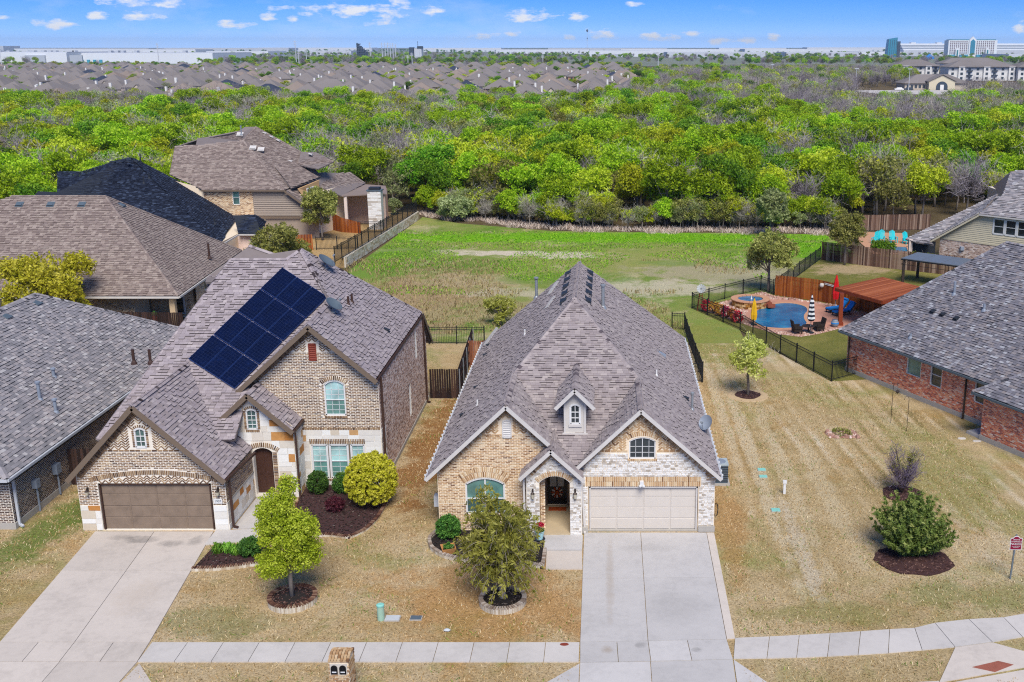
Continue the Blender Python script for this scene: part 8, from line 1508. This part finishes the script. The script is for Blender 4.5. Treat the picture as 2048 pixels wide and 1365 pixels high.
# trees among the roofs and the far woods
tp = []
for i in range(2000):
    y = rs.uniform(365, 1250); tp.append((rs.uniform(-.6 * y, .02 * y + 12), y, rs.choices((0, 1, 2, 3, 4, 5, 9), (3, 5, 3, 4, 2, 3, 3))[0], rs.uniform(.55, .95), rs.random() * 6))
for i in range(2600):
    y = 1230 + 2500 * rs.random() ** 1.7; x = rs.uniform(-.6, .42) * y
    if mnoise.noise(Vector((x / 420, y / 300, 2))) > -.12: tp.append((x, y, rs.choices((2, 0, 5, 3, 8), (5, 3, 5, 2, 2))[0], rs.uniform(.9, 1.4), rs.random() * 6))
for i in range(700): y = rs.uniform(3800, 9000); tp.append((rs.uniform(-.6, .42) * y, y, 2, rs.uniform(1.2, 1.8), rs.random() * 6))
scatter('distant_woods', tp, [k for k in range(len(KINDS)) if k in PROTO], PROTO, trunks=False)
sheet('distant_plain', [(-26000, 1250), (26000, 1250), (26000, 39000), (-26000, 39000)], -.03, lawn_mat('plain_ground', ST((.3, '6d7466'), (.5, '848a78'), (.7, '9a9a8a')), .004, .03) and 'plain_ground')
def boxes(name, label, cat, parts, group=None):
    """a far building: list of (part name, material, [boxes])"""
    bx0 = parts[0][2][0]; rt = root(name, label, cat, ((bx0[0] + bx0[1]) / 2, bx0[2], 0), group=group)
    for nm, mt, bl in parts:
        for q in bl: MB().box(*q, .5).build(nm, mt, rt)
    return rt
plain('warehouse_white', S('e6e8ec', K), .7, .06, .02); plain('warehouse_grey', S('b9bec6', K), .7, .1, .02); plain('warehouse_blue', S('3f9fb8', K), .7, .1); plain('roof_flat', S('c9ccd2', K), .8, .1, .02); plain('tower_glass', S('3c8ea8', K), .3, .25, .08); plain('tower_dark', S('3d4a58', K), .5, .2, .1); plain('concrete_far', S('cdd0d6', K), .8, .1, .03); plain('seat_grey', S('98a0a8', K), .8, .15, .05)
px2 = lambda u, Y: (u - 1215) / 2129 * Y
wh = boxes('distribution_warehouse', 'huge white flat-roofed warehouse behind the suburb on the left', 'warehouse', [('wall', 'warehouse_white', [(px2(-60, 1400), px2(170, 1400), 1400, 1560, 0, 14), (px2(150, 1440), px2(452, 1440), 1440, 1600, 0, 13)]), ('roof', 'roof_flat', [(px2(-60, 1400), px2(170, 1400), 1402, 1558, 14, 15), (px2(150, 1440), px2(452, 1440), 1442, 1598, 13, 13.8)])])
for u in range(184, 238, 12): MB().box(px2(u, 1438), px2(u + 5, 1438), 1437.6, 1439.9, 0, 5, .5).build('dock_door', 'warehouse_blue', wh)
for u0, u1 in ((90, 128), (176, 200)): MB().box(px2(u0, 1398), px2(u1, 1398), 1397, 1399.9, 2, 11, .5).build('wall_panel', 'warehouse_grey', wh)
for i in range(14): u = rs.uniform(0, 440); MB().box(px2(u, 1470), px2(u + 6, 1470), 1470, 1478, 13.8, 16.5, .5).build('roof_unit', 'warehouse_grey', wh)
for i, (u0, u1, Y, h) in enumerate([(-30, 50, 5200, 26), (70, 330, 4200, 15), (180, 420, 3300, 14), (350, 600, 4800, 17), (440, 560, 2600, 11), (540, 760, 5600, 18), (640, 720, 3000, 11), (860, 1010, 5200, 17), (1000, 1180, 3600, 13), (1100, 1330, 4400, 16), (1180, 1300, 2500, 13), (1240, 1460, 3000, 15), (1330, 1520, 2300, 10), (1430, 1560, 5200, 17), (1480, 1720, 3800, 14), (1560, 1700, 2500, 9), (1600, 1760, 5600, 19), (1700, 1790, 2700, 9), (1990, 2070, 2100, 7)]):
    rt = boxes('horizon_warehouse', 'long pale warehouse near the horizon', 'warehouse', [('wall', 'warehouse_white' if i % 3 else 'concrete_far', [(px2(u0, Y), px2(u1, Y), Y, Y + 150, 0, h)]), ('roof', 'roof_flat', [(px2(u0, Y) + 1, px2(u1, Y) - 1, Y + 1, Y + 149, h, h + 1)])], group='long pale warehouses near the horizon')
    for k in range(8): x = px2(u0 + (u1 - u0) * (k + .3) / 8, Y); MB().box(x, x + 8, Y - .8, Y - .02, 0, h * .45, .5).build('dock_door', 'warehouse_grey', rt)
# hotel with gabled centre
Yh = 2400.; X = lambda u: px2(u, Yh); Zp = lambda v_: 20.7 - (v_ - 95) / 2129 * Yh
HT = root('hotel', 'white many-windowed hotel with pointed glass centre on the horizon', 'hotel', (X(1918), Yh, 0)); plain('hotel_white', S('eef0f2', K), .7, .05, .05); plain('hotel_window', S('8d7f80', K), .4, .2, .2); plain('hotel_roof', S('2c7f86', K), .6, .1, .1)
MB().box(X(1872), X(1966), Yh, Yh + 30, 0, Zp(82)).build('wall', 'hotel_white', HT); MB().box(X(1875), X(1963), Yh + 1, Yh + 29, Zp(82), Zp(80.5)).build('roof', 'hotel_roof', HT)
MB().prism([(X(1911), Yh - 3, 0), (X(1925), Yh - 3, 0), (X(1925), Yh - 3, Zp(82)), (X(1918), Yh - 3, Zp(75)), (X(1911), Yh - 3, Zp(82))], (0, 8, 0)).build('centre_gable', 'hotel_white', HT); MB().prism([(X(1913.5), Yh - 3.6, 6), (X(1922.5), Yh - 3.6, 6), (X(1922.5), Yh - 3.6, Zp(84)), (X(1918), Yh - 3.6, Zp(80)), (X(1913.5), Yh - 3.6, Zp(84))], (0, .5, 0)).build('centre_glass', 'tower_glass', HT)
for u0, u1 in ((1875, 1910), (1926, 1962)):
    for j in range(8):
        for i in range(9): x = X(u0 + (u1 - u0) * i / 9); MB().box(x, x + 2.6, Yh - .4, Yh - .02, 6 + j * 3.6, 8.4 + j * 3.6, .5).build('window', 'hotel_window', HT)
for u in (1889, 1947): MB().prism([(X(u - 3.5), Yh - 5, 0), (X(u + 3.5), Yh - 5, 0), (X(u + 3.5), Yh - 5, 16), (X(u), Yh - 5, 21), (X(u - 3.5), Yh - 5, 16)], (0, 5, 0)).build('side_gable', 'hotel_white', HT); MB().box(X(u - 1.4), X(u + 1.4), Yh - 5.5, Yh - 5.02, 2, 15).build('side_glass', 'hotel_roof', HT)
for u0, u1 in ((1873, 1885), (1893, 1910), (1926, 1943), (1951, 1965)): MB().box(X(u0), X(u1), Yh - 6, Yh - .05, 0, 5).build('base_awning', 'warehouse_blue', HT)
TW = root('glass_tower', 'blue-green glass tower with slanted top left of the grandstand', 'tower', (X(1764), Yh, 0)); MB().hexa([(X(1754), Yh, 0), (X(1773), Yh, 0), (X(1773), Yh + 20, 0), (X(1754), Yh + 20, 0), (X(1757), Yh, Zp(80)), (X(1773.5), Yh, Zp(77)), (X(1773.5), Yh + 20, Zp(77)), (X(1757), Yh + 20, Zp(80))], .5).build('curtain_wall', 'tower_glass', TW)
for i in range(5): u = 1755.5 + i * 4; MB().box(X(u), X(u) + .6, Yh - .5, Yh - .02, 0, 36).build('mullion', 'tower_dark', TW)
MB().box(X(1774.5), X(1780), Yh + 2, Yh + 18, 0, Zp(84)).build('stair_tower', 'tower_dark', TW)
Yg = 2750.; X3 = lambda u: px2(u, Yg); Z3 = lambda v_: 20.7 - (v_ - 95) / 2129 * Yg; GS = root('grandstand', 'long white tiered grandstand on the horizon behind the hotel', 'grandstand', (X3(1900), Yg, 0))
for v0, v1, mt in ((88, 91, 'hotel_white'), (91, 94, 'seat_grey'), (94, 95.6, 'hotel_white'), (95.6, 98.5, 'seat_grey'), (98.5, 100, 'hotel_white'), (100, 111, 'concrete_far')): MB().box(X3(1779), X3(2080), Yg - (v0 - 88) * 3, Yg + 40, Z3(v1), Z3(v0), .5).build('tier', mt, GS)
for u in (1800, 1850, 2030): MB().box(X3(u), X3(u + 9), Yg, Yg + 20, Z3(88), Z3(86), .5).build('press_box', 'hotel_white', GS)
# dark tilted tower, masts and twin blocks in the middle
Ym = 1900.; X4 = lambda u: px2(u, Ym); Z4 = lambda v_: 20.7 - (v_ - 95) / 2129 * Ym
RT_ = root('ride_tower', 'dark blue lattice tower with sloping side beyond the suburb', 'tower', (X4(740), Ym, 0))
for i in range(7): u = 731 + i * 3.2; MB().box(X4(u), X4(u) + 1.4, Ym, Ym + 6, 0, Z4(87 + i * 2.6), .5).build('column', 'tower_dark', RT_)
for j in range(6): MB().box(X4(731), X4(738 + (5 - j) * 0 + j * 2.6), Ym - .5, Ym + 6, Z4(90 + j * 4.6), Z4(90 + j * 4.6) + 1.6, .5).build('beam', 'tower_dark', RT_)
tb2 = root('twin_blocks', 'pair of dark-topped blocks with a mast beyond the suburb', 'building', (X4(845), Ym, 0)); [MB().box(X4(a), X4(c_), Ym, Ym + 15, 0, Z4(v_), .5).build('block', m_, tb2) for a, c_, v_, m_ in ((832, 840, 95, 'tower_dark'), (842, 856, 97, 'concrete_far'))]; MB().box(X4(848), X4(857), Ym - 1, Ym + 14, Z4(97), Z4(93), .5).build('top_storey', 'tower_dark', tb2); MB().box(X4(849), X4(849) + .7, Ym, Ym + 1, Z4(97), Z4(84), .5).build('mast', 'tower_dark', tb2)
pol = [(42, 143, 95), (347, 136, 87), (613, 133, 82), (618, 134, 100), (633, 128, 100), (655, 124, 97), (711, 122, 99), (716, 124, 99), (757, 118, 86), (780, 120, 86), (786, 120, 86), (791, 124, 86), (796, 120, 87), (801, 124, 87), (806, 118, 89), (829, 132, 110), (837, 132, 105), (852, 128, 98), (1090, 132, 110), (1313, 133, 104), (1511, 122, 104)]
for i, (u, vb, vt) in enumerate(pol):
    Yp = 20.7 * 2129 / (vb - 95) if vb > 112 else 1800; x = px2(u, Yp); h = 20.7 - (vt - 95) / 2129 * Yp; w_ = max(.35, Yp * .00042)
    rt = root('transmission_pole', 'slender grey transmission pole beyond the wood', 'pole', (x, Yp, 0), group='transmission poles beyond the wood'); MB().tube([(x, Yp, 0), (x, Yp, h)], [w_, w_ * .55], 6).build('mast', 'concrete_far', rt)
    for k in range(3): MB().box(x - w_ * 3.4, x + w_ * 3.4, Yp - .1, Yp + .1, h * (.95 - k * .08), h * (.95 - k * .08) + .35, .5).build('cross_arm', 'concrete_far', rt)
am = root('antenna_mast', 'very tall thin antenna mast rising above the horizon', 'mast', (px2(1176, 4000), 4000, 0)); xa = px2(1176, 4000); MB().box(xa - .5, xa + .5, 4000, 4001, 0, 74, .5).build('mast', 'warehouse_grey', am); MB().lathe((xa, 4000, 74), [(1, 0), (4, 3), (3.4, 6), (.6, 10)], 8).build('head', 'tower_dark', am); MB().lathe((xa, 4000, 50), [(1, 0), (2.4, 2), (1, 4)], 8).build('collar', 'tower_dark', am)
# apartments and community hall on the right
def apartment(label, x0, x1, Y, h=8.6, d_=18):
    rt = root('apartment_block', label, 'apartments', ((x0 + x1) / 2, Y, 0)); n = max(3, int((x1 - x0) / 5)); MB().box(x0, x1, Y, Y + d_, 0, h).build('wall', 'wall_far_white', rt); rf = MB(); hip(rf, x0, x1, Y - 1, Y + d_ + 1, h, h + 4.2, .8); rf.build('roof', 'roof_far', rt)
    for i in range(n):
        x = x0 + (i + .5) * (x1 - x0) / n
        if i % 3 == 1: MB().box(x - 2, x + 2, Y - 1.4, Y + .2, 0, h + .3).build('bay', 'wall_far_white', rt)
        for j in range(3): MB().box(x - .8, x + .8, Y - (1.55 if i % 3 == 1 else .15), Y - (1.42 if i % 3 == 1 else .02), .8 + j * 2.8, 2.3 + j * 2.8).build('window', 'glass_far', rt)
        if i % 3 == 2:
            for j in range(3): MB().box(x - 1.9, x + 1.9, Y - 1.2, Y + .1, .2 + j * 2.8, .9 + j * 2.8).build('balcony', 'tower_dark', rt)
apartment('leftmost grey-roofed white apartment block on the right', 192, 222, 735); apartment('long grey-roofed white apartment block in the middle', 219, 262, 705); apartment('right grey-roofed white apartment block at the picture edge', 262, 292, 700); apartment('farther low apartment block behind the right ones', 262, 310, 860)
cm = root('community_hall', 'low cream hall with arched entrance gable and grey roof among the trees', 'hall', (165, 551, 0)); MB().box(150, 182, 552, 568, 0, 3.2).build('wall', 'wall_far', cm); rf = MB(); hip(rf, 150, 182, 552, 568, 3.2, 7.4, 1.0); rf.build('roof', 'roof_far', cm)
MB().prism([(161, 548, 0), (174, 548, 0), (174, 548, 4.2), (167.5, 548, 7.2), (161, 548, 4.2)], (0, 6, 0)).build('entrance_gable', 'siding_cream', cm); wlc = Wall((0, 547.95, 0), (1, 0, 0)); MB().prism([wlc.p(u, v_) for u, v_ in hole(164.6, 170.4, 0, 4.2, 2.4)], (0, -.06, 0)).build('arch', 'tower_dark', cm); MB().box(166.6, 168.4, 547.7, 547.88, 0, 2.6).build('door', 'wall_far_white', cm)
for s_ in (-1, 1): MB().prism([(167.5, 547.4, 7.5), (167.5 + s_ * 7.2, 547.4, 4.1), (167.5 + s_ * 7.2, 556, 4.1), (167.5, 556, 7.5)], (0, 0, .2)).build('gable_roof', 'roof_far', cm)
for i in range(5): MB().box(151 + i * 2, 152.2 + i * 2, 551.9, 551.98, .8, 2.4).build('window', 'glass_far', cm)
sheet('car_park', [(125, 500), (200, 490), (205, 547), (120, 547)], .0, 'concrete_walk')
for i, (x, y, c_) in enumerate(((142, 540, 'wall_far_white'), (147, 541, 'tower_dark'))): b = MB().box(x, x + 4.4, y, y + 1.9, .4, 1.0); b.hexa([(x + .8, y + .1, 1.0), (x + 3.9, y + .1, 1.0), (x + 3.9, y + 1.8, 1.0), (x + .8, y + 1.8, 1.0), (x + 1.4, y + .2, 1.55), (x + 3.4, y + .2, 1.55), (x + 3.4, y + 1.7, 1.55), (x + 1.4, y + 1.7, 1.55)]); rt = root('parked_car', ('white', 'dark')[i] + ' car parked by the community hall', 'car', (x, y, 0)); b.build('body', c_, rt); [MB().lathe((x + dx, y + dy, .33), [(.33, 0), (.33, .05)], 10).build('wheel', 'black_rubber', rt) for dx in (.9, 3.5) for dy in (0.02, 1.83)]
for i, (x, y) in enumerate(((118, 520), (141, 512), (96, 640))): rt = root('lamp_post', ('left', 'right', 'far left')[i] + ' tall lamp post near the community hall', 'lamp post', (x, y, 0)); MB().tube([(x, y, 0), (x, y, 11)], [.16, .1], 6).build('pole', 'concrete_far', rt); MB().box(x - 1, x + 1, y - .2, y + .2, 10.8, 11.1).build('lamp_head', 'concrete_far', rt)
bt_ = root('blue_tent', 'bright blue pointed tent roof beyond the right wood', 'tent', (px2(1837, 2000), 2000, 0)); MB().lathe((px2(1837, 2000), 2000, 0), [(9, 0), (9, 3), (.5, 9)], 8).build('canopy', 'cushion_blue', bt_)
# ------------------------------------------------------------------ air between here and the horizon
hz = MB().box(-9000, 9000, -60, 9500, -1.2, 95, .5).build('haze', []); hz['kind'] = 'stuff'
m = bpy.data.materials.new('haze_air'); m.use_nodes = True; t = NT(m.node_tree); o = t.n('ShaderNodeOutputMaterial'); pv = t.n('ShaderNodeVolumePrincipled'); pv.inputs['Color'].default_value = (.72, .84, 1, 1); pv.inputs['Density'].default_value = 8.5e-5; pv.inputs['Anisotropy'].default_value = .2
t.l(pv.outputs[0], o.inputs['Volume']); hz.data.materials.append(m)
